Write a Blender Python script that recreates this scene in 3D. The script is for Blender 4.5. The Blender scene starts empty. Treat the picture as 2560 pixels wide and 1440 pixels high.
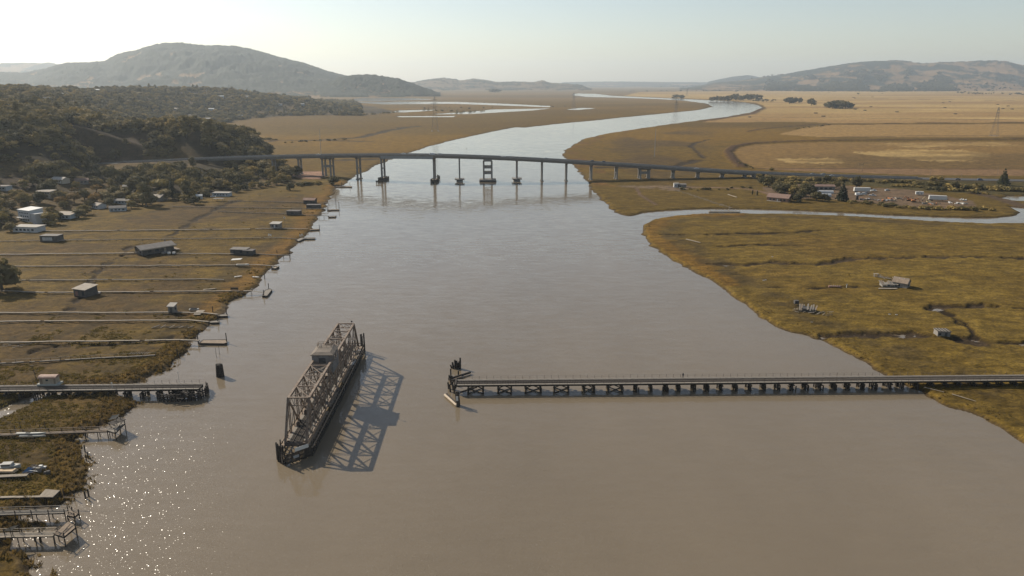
import bpy, bmesh, math, random
import numpy as np
from mathutils import Vector, Matrix

# ---------------------------------------------------------------- camera
SC = bpy.context.scene
COL = SC.collection
R = math.radians
H_CAM, F_PX, PITCH = 95.0, 1828.0, R(15.7)
cam = bpy.data.cameras.new("camera")
cam.sensor_width = 36.0
cam.lens = F_PX / 2560 * 36.0
cam.clip_start, cam.clip_end = 1.0, 150000.0
cam_o = bpy.data.objects.new("camera", cam)
cam_o.location = (0, 0, H_CAM)
cam_o.rotation_euler = (R(90) - PITCH, 0, 0)
COL.objects.link(cam_o)
SC.camera = cam_o

# ---------------------------------------------------------------- sky, sun, exposure
SUN_EL, SUN_AZ = R(33), R(-55)          # azimuth from +Y, clockwise positive
world = bpy.data.worlds.new("World")
SC.world = world
world.use_nodes = True
wn, wl = world.node_tree.nodes, world.node_tree.links
wn.clear()
sky = wn.new("ShaderNodeTexSky")
sky.sky_type = "NISHITA"
sky.sun_disc = False
sky.sun_elevation, sky.sun_rotation = SUN_EL, SUN_AZ
sky.altitude, sky.air_density, sky.dust_density, sky.ozone_density = 0, 1.0, 0.7, 0.35
hsv = wn.new("ShaderNodeHueSaturation")
hsv.inputs["Saturation"].default_value = 0.8
bg = wn.new("ShaderNodeBackground")
bg.inputs["Strength"].default_value = 0.092
wo = wn.new("ShaderNodeOutputWorld")
wl.new(sky.outputs[0], hsv.inputs["Color"])
wl.new(hsv.outputs[0], bg.inputs["Color"])
wl.new(bg.outputs[0], wo.inputs["Surface"])
sun = bpy.data.lights.new("sun", "SUN")
sun.energy, sun.angle, sun.color = 5.0, R(0.5), (1.0, 0.90, 0.75)
sun_o = bpy.data.objects.new("sun", sun)
sd = Vector((math.sin(SUN_AZ) * math.cos(SUN_EL), math.cos(SUN_AZ) * math.cos(SUN_EL), math.sin(SUN_EL)))
sun_o.rotation_euler = sd.to_track_quat("Z", "Y").to_euler()
sun_o.location = (-400, 300, 400)
COL.objects.link(sun_o)
SC.view_settings.view_transform = "Standard"
SC.view_settings.look = "None"
SC.view_settings.exposure = 0.4
SC.view_settings.gamma = 1.0
SC.view_settings.use_curve_mapping = False
SC.render.engine = "CYCLES"
cy = SC.cycles
cy.use_denoising = True
cy.max_bounces, cy.diffuse_bounces, cy.glossy_bounces, cy.transmission_bounces, cy.volume_bounces = 6, 2, 3, 2, 0
cy.transparent_max_bounces = 8
cy.sample_clamp_indirect = 4.0
cy.caustics_reflective = cy.caustics_refractive = False

rnd = random.Random(7)

# ---------------------------------------------------------------- mapping helpers
CP, SP = math.cos(PITCH), math.sin(PITCH)


def P(px, py, z=0.0):
    """Point of the world at height z seen at photo pixel (px, py) of 2560x1440."""
    a, b = px - 1280.0, py - 720.0
    fwd, down = F_PX * CP - b * SP, b * CP + F_PX * SP
    t = (H_CAM - z) / down
    return Vector((a * t, fwd * t, z))


def PY(px, py, Y):
    """Point at forward distance Y seen at pixel."""
    a, b = px - 1280.0, py - 720.0
    fwd, down = F_PX * CP - b * SP, b * CP + F_PX * SP
    t = Y / fwd
    return Vector((a * t, Y, H_CAM - down * t))


def pix(x, y, z=0.0):
    """numpy: pixel of a world point."""
    dz = H_CAM - z
    zc = y * CP + dz * SP
    yc = -y * SP + dz * CP
    return 1280 + F_PX * x / zc, 720 + F_PX * yc / zc


# ---------------------------------------------------------------- numpy noise
def _hash(ix, iy, seed):
    h = (ix * 374761393 + iy * 668265263 + seed * 1442695041) & 0xFFFFFFFF
    h = ((h ^ (h >> 13)) * 1274126177) & 0xFFFFFFFF
    h = h ^ (h >> 16)
    return (h & 0xFFFFFF).astype(np.float64) / 0xFFFFFF


def noise(x, y, seed=0):
    x = np.asarray(x, float); y = np.asarray(y, float)
    ix, iy = np.floor(x).astype(np.int64), np.floor(y).astype(np.int64)
    fx, fy = x - ix, y - iy
    u, v = fx * fx * (3 - 2 * fx), fy * fy * (3 - 2 * fy)
    a, b = _hash(ix, iy, seed), _hash(ix + 1, iy, seed)
    c, d = _hash(ix, iy + 1, seed), _hash(ix + 1, iy + 1, seed)
    return (a + (b - a) * u) * (1 - v) + (c + (d - c) * u) * v


def fbm(x, y, scale, octv=4, seed=0):
    s, amp, tot = 0, 0.5, 0
    for k in range(octv):
        s = s + amp * noise(x / scale * 2 ** k + 17.3 * k, y / scale * 2 ** k - 9.1 * k, seed + k)
        tot += amp
        amp *= 0.5
    return s / tot


def sstep(a, b, x):
    t = np.clip((x - a) / (b - a), 0, 1)
    return t * t * (3 - 2 * t)


def poly_mask(x, y, poly):
    """points inside polygon"""
    ins = np.zeros(x.shape, bool)
    n = len(poly)
    for i in range(n):
        x0, y0 = poly[i][0], poly[i][1]
        x1, y1 = poly[(i + 1) % n][0], poly[(i + 1) % n][1]
        if y0 == y1:
            continue
        c = ((y0 > y) != (y1 > y)) & (x < (x1 - x0) * (y - y0) / (y1 - y0) + x0)
        ins ^= c
    return ins


def line_dist(x, y, pts, closed=False):
    d2 = np.full(x.shape, 1e18)
    n = len(pts)
    for i in range(n if closed else n - 1):
        ax, ay = pts[i][0], pts[i][1]
        bx, by = pts[(i + 1) % n][0], pts[(i + 1) % n][1]
        dx, dy = bx - ax, by - ay
        L = dx * dx + dy * dy + 1e-9
        t = np.clip(((x - ax) * dx + (y - ay) * dy) / L, 0, 1)
        np.minimum(d2, (x - ax - t * dx) ** 2 + (y - ay - t * dy) ** 2, out=d2)
    return np.sqrt(d2)


# ---------------------------------------------------------------- materials
MATS = {}


def nodes_of(name):
    m = bpy.data.materials.new(name)
    m.use_nodes = True
    nt = m.node_tree
    b = nt.nodes["Principled BSDF"]
    return m, nt, b


def mat(name, col, rough=0.85, var=0.25, scale=1.0, metal=0.0, bump=0.0, spec=0.3, stretch=None, col2=None):
    """procedural material: base colour mottled by object-space noise, optional relief"""
    if name in MATS:
        return MATS[name]
    m, nt, b = nodes_of(name)
    N, L = nt.nodes, nt.links
    tc = N.new("ShaderNodeTexCoord")
    mp = N.new("ShaderNodeMapping")
    mp.inputs["Scale"].default_value = stretch or (1, 1, 1)
    nz = N.new("ShaderNodeTexNoise")
    nz.inputs["Scale"].default_value = scale
    nz.inputs["Detail"].default_value = 5
    nz.inputs["Roughness"].default_value = 0.62
    cr = N.new("ShaderNodeValToRGB")
    c = Vector(col)
    d = Vector(col2) if col2 else c * (1 - var)
    e = c * (1 + var * 0.7)
    cr.color_ramp.elements[0].position, cr.color_ramp.elements[1].position = 0.3, 0.72
    cr.color_ramp.elements[0].color = (*d, 1)
    cr.color_ramp.elements[1].color = (*[min(1, v) for v in e], 1)
    L.new(tc.outputs["Object"], mp.inputs["Vector"])
    L.new(mp.outputs[0], nz.inputs["Vector"])
    L.new(nz.outputs[0], cr.inputs[0])
    L.new(cr.outputs[0], b.inputs["Base Color"])
    b.inputs["Roughness"].default_value = rough
    b.inputs["Metallic"].default_value = metal
    b.inputs["Specular IOR Level"].default_value = spec
    if bump:
        bp = N.new("ShaderNodeBump")
        bp.inputs["Strength"].default_value = bump
        bp.inputs["Distance"].default_value = 0.1
        L.new(nz.outputs[0], bp.inputs["Height"])
        L.new(bp.outputs[0], b.inputs["Normal"])
    MATS[name] = m
    return m


# ---------------------------------------------------------------- object helpers
def tag(o, label=None, cat=None, group=None, kind=None):
    if label: o["label"] = label
    if cat: o["category"] = cat
    if group: o["group"] = group
    if kind: o["kind"] = kind
    return o


def thing(name, label, cat, loc=(0, 0, 0), rz=0.0, group=None):
    o = bpy.data.objects.new(name, None)
    o.empty_display_size = 0.5
    o.location = loc
    o.rotation_euler = (0, 0, rz)
    COL.objects.link(o)
    return tag(o, label, cat, group)


class MB:
    """collects solids and links them as one mesh object"""
    def __init__(s):
        s.v, s.f, s.m = [], [], []

    def add(s, vs, fs, mi=0):
        b = len(s.v)
        s.v.extend(vs)
        s.f.extend([tuple(i + b for i in f) for f in fs])
        s.m.extend([mi] * len(fs))
        return s

    BF = [(0, 3, 2, 1), (4, 5, 6, 7), (0, 1, 5, 4), (1, 2, 6, 5), (2, 3, 7, 6), (3, 0, 4, 7)]

    def box(s, x0, y0, z0, x1, y1, z1, mi=0):
        return s.add([(x0, y0, z0), (x1, y0, z0), (x1, y1, z0), (x0, y1, z0),
                      (x0, y0, z1), (x1, y0, z1), (x1, y1, z1), (x0, y1, z1)], s.BF, mi)

    def beam(s, a, b, w, h=None, mi=0, up=(0, 0, 1)):
        """rectangular bar from a to b, w across and h in the up direction"""
        h = w if h is None else h
        a, b = Vector(a), Vector(b)
        d = (b - a).normalized()
        upv = Vector(up)
        if abs(d.dot(upv)) > 0.98:
            upv = Vector((0, 1, 0))
        sx = d.cross(upv).normalized()
        sz = sx.cross(d).normalized()
        vs = []
        for p in (a, b):
            for (i, j) in ((-1, -1), (1, -1), (1, 1), (-1, 1)):
                vs.append(tuple(p + sx * (i * w / 2) + sz * (j * h / 2)))
        return s.add(vs, [(0, 1, 2, 3), (7, 6, 5, 4), (0, 4, 5, 1), (1, 5, 6, 2), (2, 6, 7, 3), (3, 7, 4, 0)], mi)

    def tube(s, a, b, r0, r1=None, n=8, mi=0):
        r1 = r0 if r1 is None else r1
        a, b = Vector(a), Vector(b)
        d = (b - a).normalized()
        q = d.orthogonal().normalized()
        w = d.cross(q)
        vs = []
        for p, r in ((a, r0), (b, r1)):
            for k in range(n):
                t = 2 * math.pi * k / n
                vs.append(tuple(p + q * (r * math.cos(t)) + w * (r * math.sin(t))))
        fs = [(k, (k + 1) % n, n + (k + 1) % n, n + k) for k in range(n)]
        fs += [tuple(range(n - 1, -1, -1)), tuple(range(n, 2 * n))]
        return s.add(vs, fs, mi)

    def prism(s, pts, z0, z1, mi=0):
        """vertical prism over a ccw outline"""
        n = len(pts)
        vs = [(p[0], p[1], z0) for p in pts] + [(p[0], p[1], z1) for p in pts]
        fs = [(k, (k + 1) % n, n + (k + 1) % n, n + k) for k in range(n)]
        fs += [tuple(range(n - 1, -1, -1)), tuple(range(n, 2 * n))]
        return s.add(vs, fs, mi)

    def mesh(s, name, mats):
        me = bpy.data.meshes.new(name)
        me.from_pydata([tuple(v) for v in s.v], [], s.f)
        for m in (mats if isinstance(mats, (list, tuple)) else [mats]):
            me.materials.append(m)
        if any(s.m):
            me.polygons.foreach_set("material_index", s.m)
        return me

    def build(s, name, mats, parent=None):
        o = bpy.data.objects.new(name, s.mesh(name, mats))
        COL.objects.link(o)
        if parent is not None:
            o.parent = parent
        return o


def link(name, me, parent=None, loc=(0, 0, 0), rot=(0, 0, 0), scale=(1, 1, 1)):
    o = bpy.data.objects.new(name, me)
    o.location, o.rotation_euler, o.scale = loc, rot, scale
    COL.objects.link(o)
    if parent is not None:
        o.parent = parent
    return o


def copy_tree(o, parent=None):
    c = o.copy()
    COL.objects.link(c)
    if parent is not None:
        c.parent = parent
    for ch in list(o.children):
        copy_tree(ch, c)
    return c


def grid_mesh(name, X, Y, Z, col=None, keep=None, mats=None, smooth=True):
    """mesh from (rows, cols) arrays"""
    nr, nc = X.shape
    idx = np.arange(nr * nc).reshape(nr, nc)
    q = np.stack([idx[:-1, :-1], idx[:-1, 1:], idx[1:, 1:], idx[1:, :-1]], -1).reshape(-1, 4)
    if keep is not None:
        k = keep.reshape(-1)
        q = q[k[q].any(1)]
    used = np.unique(q)
    remap = np.zeros(nr * nc, np.int64)
    remap[used] = np.arange(len(used))
    q = remap[q]
    co = np.stack([X, Y, Z], -1).reshape(-1, 3)[used]
    me = bpy.data.meshes.new(name)
    me.vertices.add(len(co))
    me.vertices.foreach_set("co", co.astype(np.float32).ravel())
    me.loops.add(q.size)
    me.loops.foreach_set("vertex_index", q.astype(np.int32).ravel())
    me.polygons.add(len(q))
    me.polygons.foreach_set("loop_start", np.arange(0, q.size, 4, dtype=np.int32))
    me.polygons.foreach_set("loop_total", np.full(len(q), 4, np.int32))
    me.polygons.foreach_set("use_smooth", np.full(len(q), smooth))
    me.update(calc_edges=True)
    if col is not None:
        at = me.color_attributes.new("Col", "FLOAT_COLOR", "POINT")
        c4 = np.ones((len(co), 4), np.float32)
        c4[:, :3] = col.reshape(-1, 3)[used]
        at.data.foreach_set("color", c4.ravel())
    if mats:
        me.materials.append(mats)
    o = bpy.data.objects.new(name, me)
    COL.objects.link(o)
    return o
# ================================================================ LARGE STRUCTURE: water, ground, hills
def W2(pts, z=0.0):
    return [tuple(P(a, b, z)[:2]) for a, b in pts]


def Y_of(py, z=0.0):
    return P(1280, py, z).y


def lerp_tab(x, xs, ys):
    return np.interp(x, xs, ys)


# ---- water surface material: silty water, small wind waves
def water_mat():
    m, nt, b = nodes_of("silty_water")
    N, L = nt.nodes, nt.links
    tc = N.new("ShaderNodeTexCoord")
    def nz(scale, detail, stretch, rot=0.5, rough=0.55):
        mp = N.new("ShaderNodeMapping")
        mp.inputs["Scale"].default_value = stretch
        mp.inputs["Rotation"].default_value = (0, 0, rot)
        n = N.new("ShaderNodeTexNoise")
        n.inputs["Scale"].default_value = scale
        n.inputs["Detail"].default_value = detail
        n.inputs["Roughness"].default_value = rough
        L.new(tc.outputs["Object"], mp.inputs["Vector"])
        L.new(mp.outputs[0], n.inputs["Vector"])
        return n
    silt = nz(0.011, 6, (1, 0.3, 1), 0.3, .62)
    cr = N.new("ShaderNodeValToRGB")
    cr.color_ramp.elements[0].position, cr.color_ramp.elements[1].position = 0.32, 0.7
    cr.color_ramp.elements[0].color = (0.139, 0.111, 0.076, 1)
    cr.color_ramp.elements[1].color = (0.169, 0.135, 0.093, 1)
    L.new(silt.outputs[0], cr.inputs[0])
    L.new(cr.outputs[0], b.inputs["Base Color"])
    b.inputs["IOR"].default_value = 1.333
    b.inputs["Specular IOR Level"].default_value = 0.5
    # small wind waves: slopes from noise, mostly gentle with a few steep facets
    def slopes(scale, stretch, rot, detail, gain, cubic):
        n = nz(scale, detail, stretch, rot)
        sb = N.new("ShaderNodeVectorMath"); sb.operation = "SUBTRACT"; sb.inputs[1].default_value = (.5, .5, .5)
        L.new(n.outputs["Color"], sb.inputs[0])
        if cubic:
            ab = N.new("ShaderNodeVectorMath"); ab.operation = "ABSOLUTE"
            L.new(sb.outputs[0], ab.inputs[0])
            ml = N.new("ShaderNodeVectorMath"); ml.operation = "MULTIPLY"
            L.new(sb.outputs[0], ml.inputs[0]); L.new(ab.outputs[0], ml.inputs[1])
            m2 = N.new("ShaderNodeVectorMath"); m2.operation = "MULTIPLY"
            L.new(ml.outputs[0], m2.inputs[0]); L.new(ab.outputs[0], m2.inputs[1]); ml = m2
            sb = ml
        g = N.new("ShaderNodeVectorMath"); g.operation = "MULTIPLY"; g.inputs[1].default_value = (gain, gain, 0)
        L.new(sb.outputs[0], g.inputs[0])
        return g
    pat = nz(0.006, 3, (1, 0.4, 1), -0.4)
    mr = N.new("ShaderNodeMapRange")
    mr.inputs["From Min"].default_value, mr.inputs["From Max"].default_value = 0.35, 0.65
    mr.inputs["To Min"].default_value, mr.inputs["To Max"].default_value = 0.45, 1.35
    L.new(pat.outputs[0], mr.inputs["Value"])
    s1 = slopes(.9, (.7, 1.3, 1), .3, 3, .07, False)
    s2 = slopes(.25, (.45, 1.6, 1), .22, 3, .13, False)
    a0 = N.new("ShaderNodeVectorMath"); a0.operation = "ADD"
    L.new(s1.outputs[0], a0.inputs[0]); L.new(s2.outputs[0], a0.inputs[1])
    # scattered steeper ripple facets that catch the sun
    vo = N.new("ShaderNodeTexVoronoi"); vo.inputs["Scale"].default_value = 9.0
    L.new(tc.outputs["Object"], vo.inputs["Vector"])
    sx = N.new("ShaderNodeSeparateColor"); L.new(vo.outputs["Color"], sx.inputs[0])
    gt = N.new("ShaderNodeMath"); gt.operation = "GREATER_THAN"; gt.inputs[1].default_value = .93
    L.new(sx.outputs[2], gt.inputs[0])
    vs_ = N.new("ShaderNodeVectorMath"); vs_.operation = "SUBTRACT"; vs_.inputs[1].default_value = (.5, .5, .5)
    L.new(vo.outputs["Color"], vs_.inputs[0])
    vg = N.new("ShaderNodeVectorMath"); vg.operation = "MULTIPLY"; vg.inputs[1].default_value = (.72, .72, 0)
    L.new(vs_.outputs[0], vg.inputs[0])
    vk = N.new("ShaderNodeVectorMath"); vk.operation = "SCALE"
    L.new(vg.outputs[0], vk.inputs[0]); L.new(gt.outputs[0], vk.inputs["Scale"])
    a1 = N.new("ShaderNodeVectorMath"); a1.operation = "ADD"
    L.new(a0.outputs[0], a1.inputs[0]); L.new(vk.outputs[0], a1.inputs[1])
    rr_ = N.new("ShaderNodeMath"); rr_.operation = "MULTIPLY_ADD"; rr_.inputs[1].default_value = .13; rr_.inputs[2].default_value = .10
    L.new(gt.outputs[0], rr_.inputs[0]); L.new(rr_.outputs[0], b.inputs["Roughness"])
    sc = N.new("ShaderNodeVectorMath"); sc.operation = "SCALE"
    L.new(a1.outputs[0], sc.inputs[0]); L.new(mr.outputs[0], sc.inputs["Scale"])
    a2 = N.new("ShaderNodeVectorMath"); a2.operation = "ADD"; a2.inputs[1].default_value = (0, 0, 1)
    L.new(sc.outputs[0], a2.inputs[0])
    nn = N.new("ShaderNodeVectorMath"); nn.operation = "NORMALIZE"
    L.new(a2.outputs[0], nn.inputs[0]); L.new(nn.outputs[0], b.inputs["Normal"])
    return m


wm = MB()
wm.add([(-60000, -20000, 0), (60000, -20000, 0), (60000, 60000, 0), (-60000, 60000, 0)], [(0, 1, 2, 3)])
water = tag(wm.build("water", water_mat()), "wide silty brown river with small ripples", "river", kind="structure")

# ---- ground: outline of the river, slough and ponds, as traced on the map of the place
RIVER_W = [(40, 1640), (70, 1520), (100, 1440), (118, 1385), (100, 1366), (58, 1360), (60, 1338), (134, 1312), (130, 1292), (73, 1286),
           (181, 1268), (178, 1248), (214, 1221), (225, 1195), (221, 1166), (229, 1118), (206, 1094), (238, 1076), (272, 1062),
           (306, 1043), (335, 1018), (349, 1009), (325, 998), (262, 990), (200, 986), (190, 980), (262, 972), (330, 962),
           (356, 952), (398, 926), (424, 906), (450, 886), (472, 864), (496, 842), (531, 813), (569, 781), (601, 749), (630, 728), (654, 693), (676, 673), (709, 641), (747, 606),
           (776, 577), (811, 524), (838, 477), (842, 469), (857, 463), (873, 449), (892, 441), (920, 427), (945, 414), (969, 402), (1022, 382),
           (1117, 354), (1245, 327), (1290, 318), (1314, 319), (1404, 309), (1500, 300), (1536, 296), (1690, 281), (1749, 275), (1785, 267),
           (1771, 259), (1717, 252), (1654, 247.8), (1559, 244.3), (1468, 242), (1434, 238)]
RIVER_E = [(1440, 234), (1486, 234.6), (1531, 240), (1599, 243), (1681, 246.5), (1785, 251.5), (1853, 255), (1889, 262), (1904, 269), (1876, 281),
           (1808, 293), (1690, 308), (1604, 320), (1513, 334), (1454, 349), (1409, 377), (1405, 390), (1423, 408), (1445, 427), (1468, 454),
           (1477, 472), (1495, 495), (1520, 520), (1545, 537), (1575, 541)]
SLOUGH_N = [(1610, 532), (1650, 528), (1700, 525), (1770, 522), (1860, 523), (1997, 527), (2079, 530.5), (2150, 534), (2243, 539), (2340, 543), (2434, 545.5), (2489, 545),
            (2541, 539), (2549, 531), (2530, 521), (2526, 517), (2560, 521), (2700, 534)]
SLOUGH_S = [(2700, 562), (2560, 560), (2459, 560.5), (2325, 554), (2270, 550), (2133, 542), (1997, 537), (1860, 535), (1750, 536), (1680, 541), (1630, 550)]
ISLAND = [(1608, 563), (1604, 580), (1620, 605), (1650, 630), (1700, 660), (1740, 682), (1760, 700), (1830, 745), (1900, 785), (1950, 815),
          (2010, 838), (2070, 855), (2120, 885), (2170, 915), (2210, 937), (2260, 960), (2275, 972), (2310, 983), (2335, 992), (2400, 1020), (2480, 1060), (2560, 1105),
          (2700, 1190), (2900, 1330)]
RIVER = W2(RIVER_W + RIVER_E + SLOUGH_N + SLOUGH_S + ISLAND) + [(420, 40), (420, -50), (-60, -50)]
PONDS = [W2(p) for p in (
    [(876, 249), (908, 245), (1022, 245.7), (1085, 248.3), (1006, 251), (926, 253.5), (881, 253.5)],
    [(878, 255), (1006, 254.3), (1139, 254.8), (1250, 259), (1375, 265), (1371, 268), (1250, 263.5), (1139, 259.5), (960, 261), (935, 259)],
    [(969, 281.5), (1003, 276), (1090, 274.5), (1060, 278), (1010, 281)],
    [(1080, 286), (1192, 278), (1234, 273.5), (1375, 271), (1325, 276.5), (1165, 285.5)],
    [(993, 290.5), (1135, 290), (1130, 293), (1000, 293)],
    [(1418, 273.5), (1455, 269.5), (1490, 271), (1440, 275)],
    [(2496, 496), (2515, 490), (2600, 490), (2600, 505), (2535, 503)])]
CREEKS = [  # (pixels, width m, depth m)
    ([(170, 780), (205, 745), (235, 700), (265, 665), (310, 640), (330, 620)], 1.6, 0.8),
    ([(410, 596), (435, 588), (452, 575), (480, 560), (530, 532), (570, 510), (600, 505)], 1.5, 0.7),
    ([(1750, 663), (1860, 666), (1930, 660), (2050, 664), (2120, 650), (2250, 648), (2400, 645), (2560, 650)], 2.0, 0.9),
    ([(1720, 616), (1780, 622), (1880, 615), (1990, 618)], 1.3, 0.6),
    ([(1650, 590), (1740, 591), (1850, 588), (1990, 585), (2060, 578)], 1.5, 0.7),
    ([(2060, 848), (2110, 846), (2200, 840), (2300, 842), (2360, 852), (2430, 858), (2490, 864), (2570, 862)], 2.6, 1.0),
    ([(2320, 775), (2340, 770), (2420, 772), (2470, 768), (2560, 776)], 2.0, 0.9),
    ([(2340, 776), (2380, 800), (2420, 825), (2440, 850)], 1.0, 0.5),
    ([(1915, 723), (2000, 726), (2100, 722), (2200, 720)], 1.0, 0.5),
    ([(80, 885), (130, 872), (200, 868), (280, 866), (360, 858), (420, 852)], 1.6, 0.8),
    ([(0, 1040), (60, 1010), (110, 990), (190, 983)], 4.0, 1.3),
    ([(0, 1020), (40, 1012), (70, 1003)], 2.0, 0.8),
    ([(1500, 421), (1600, 421), (1680, 419), (1715, 411), (1740, 402)], 3.0, 0.9),
    ([(1762, 398), (1740, 378), (1727, 367), (1740, 358), (1775, 350)], 1.1, 0.9),
    ([(840, 402), (900, 401), (960, 399)], 3.0, 0.9),
    ([(820, 350), (900, 345), (960, 330), (1010, 320), (1050, 316)], 2.5, 0.9),
    ([(600, 362), (700, 352), (830, 352), (920, 355)], 2.5, 0.9)]
CREEKS = [(W2(p), w, d) for p, w, d in CREEKS]

HW_CTRL = [(225, 409, 10.5), (300, 406, 12), (400, 402, 14), (500, 397, 17), (640, 392, 20), (800, 388.5, 22.5), (958, 387, 25.2), (1085, 388, 26),
           (1219, 392, 24.2), (1355, 398.5, 21.3), (1480, 406, 18), (1611, 414, 14), (1745, 423, 9.8), (1866, 430.5, 6.4), (2050, 438.5, 3.6),
           (2300, 446, 2.6), (2560, 451, 2.4), (2850, 457, 2.4)]
HWP = [P(a, b, c) for a, b, c in HW_CTRL]


def catmull(pts, n=8):
    out = []
    for i in range(len(pts) - 1):
        p0, p1, p2, p3 = pts[max(i - 1, 0)], pts[i], pts[i + 1], pts[min(i + 2, len(pts) - 1)]
        for k in range(n):
            t = k / n
            out.append(0.5 * ((2 * p1) + (p2 - p0) * t + (2 * p0 - 5 * p1 + 4 * p2 - p3) * t * t + (3 * p1 - p0 - 3 * p2 + p3) * t ** 3))
    out.append(pts[-1].copy())
    return out


HW = catmull(HWP, 10)
HWx = np.array([p.x for p in HW]); HWy = np.array([p.y for p in HW]); HWz = np.array([p.z for p in HW])

HILL_FOOT = W2([(-1500, 690), (-700, 640), (-300, 600), (0, 575), (70, 580), (120, 560), (165, 549), (235, 528), (300, 522), (420, 504), (500, 500), (560, 492),
                (640, 476), (700, 468), (745, 462), (760, 445), (715, 425), (690, 400), (650, 386), (600, 366), (560, 345), (545, 322), (560, 311),
                (620, 299), (700, 292), (800, 289), (905, 291), (960, 284), (985, 278), (940, 268.5), (900, 262), (886, 256), (878, 252)]) + [
                tuple(PY(860, 244, 4300)[:2]), tuple(PY(400, 230, 5200)[:2]), tuple(PY(-900, 230, 5200)[:2]), tuple(PY(-3200, 400, 1500)[:2])]
ZR_PX = [-1500, -300, 0, 200, 300, 420, 520, 640, 760, 830, 880]
ZR_Z = [122, 118, 112, 111, 107, 100, 88, 68, 47, 28, 3]
ZR_Y = [1500, 1500, 1500, 1700, 1900, 2100, 2300, 2600, 3000, 3300, 3500]
BARE = [[(150, 375), (180, 340), (230, 325), (300, 330), (370, 335), (430, 365), (480, 395), (470, 402), (380, 405), (280, 405), (200, 398)],
        [(10, 445), (120, 440), (150, 455), (110, 480), (30, 480)]]
LOT = [(703, 416), (755, 428), (812, 428), (812, 436), (800, 447), (758, 446), (729, 441), (707, 424)]


def hill_h(x, y):
    """height of the wooded hill on the left bank"""
    d = line_dist(x, y, HILL_FOOT, True) * np.where(poly_mask(x, y, HILL_FOOT), 1, -1)
    p = 1280 + x / np.maximum(y, 1) * F_PX / CP
    zr = lerp_tab(p, ZR_PX, ZR_Z)
    yr = lerp_tab(p, ZR_PX, ZR_Y)
    dp = np.maximum(d, 0)
    s = 1 - np.exp(-dp / 330.0)
    s = s * (0.35 + 0.65 * sstep(20, 260, dp))
    roll = (fbm(x, y, 260, 3, 5) - 0.5) * 46 * sstep(60, 500, dp) + (fbm(x, y, 90, 3, 9) - 0.5) * 14 * sstep(40, 200, dp)
    h = zr * s * (1 - 0.8 * sstep(0, 1400, y - yr)) + roll * np.minimum(1, zr / 45) * (1 - 0.75 * sstep(-300, 200, y - yr))
    # low ground between the highway and the marsh, where the houses stand
    ry, rz = np.interp(x, HWx, HWy), np.interp(x, HWx, HWz)
    cap = np.maximum(1.6, (rz - 3.5) * np.clip(1 - (ry - y - 25) / 170, 0.0, 1))
    k = sstep(60, 260, p) * (y < ry - 5)
    h = np.where(k > 0, h * (1 - k) + np.minimum(h, cap) * k, h)
    # bare cut slope above the highway
    t = (y - (ry + 12)) / 54.0
    kn = (rz - .4) + 34 * np.clip(t, 0, 1) - np.maximum(0, t - 1) * 9
    kn = kn * (1 - sstep(55, 150, np.abs(x + 425 + 6 * np.sin(y / 17)))) * (t > 0)
    h = np.where(kn > h, kn, h)
    return np.maximum(h, 0) * (d > 0), d


def cut_face(x, y):
    """bare earth face of the cut above the highway"""
    t = (y - (np.interp(x, HWx, HWy) + 12)) / 54.0
    return (np.abs(x + 458 + 6 * np.sin(y / 17)) < 50) & (t > -.1) & (t < .82)


def signed_shore(x, y):
    """metres inland (positive) of the nearest waterline"""
    d = line_dist(x, y, RIVER, True)
    ins = poly_mask(x, y, RIVER)
    sd = np.where(ins, -d, d)
    for pd in PONDS:
        m = poly_mask(x, y, pd)
        dd = line_dist(x, y, pd, True)
        sd = np.where(m, np.minimum(sd, -dd), np.minimum(sd, dd))
    return sd


def lin(r, g, b, k=1.0):
    f = lambda c: ((c / 255 + 0.055) / 1.055) ** 2.4 if c > 10 else c / 255 / 12.92
    return np.array([f(r) * k, f(g) * k, f(b) * k])


LEVEES = [(W2([(1867, 331), (1898, 325), (1960, 319), (2025, 314), (2080, 312), (2300, 309), (2620, 307)]), 7, 2.0),
          (W2([(1853, 421), (1830, 400), (1819, 383), (1835, 369), (1880, 361), (1960, 357), (2057, 354), (2300, 352), (2620, 350)]), 9, 2.6),
          (W2([(1440, 352), (1400, 378), (1420, 410)]), 1, 0.2),
          (W2([(1753, 305), (1808, 297), (1880, 286), (1908, 272)]), 9, 2.0),
          (W2([(2057, 345), (2300, 341), (2620, 341)]), 7, 0.8),
          (W2([(1876, 293), (2100, 296), (2350, 299), (2620, 301)]), 9, 0.7),
          (W2([(1980, 267), (2100, 270), (2620, 271.5)]), 10, 0.7),
          (W2([(1894, 424), (2200, 424), (2620, 426)]), 3, 0.6),
          (W2([(2160, 247), (2400, 250), (2620, 253)]), 12, 0.5)]


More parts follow.
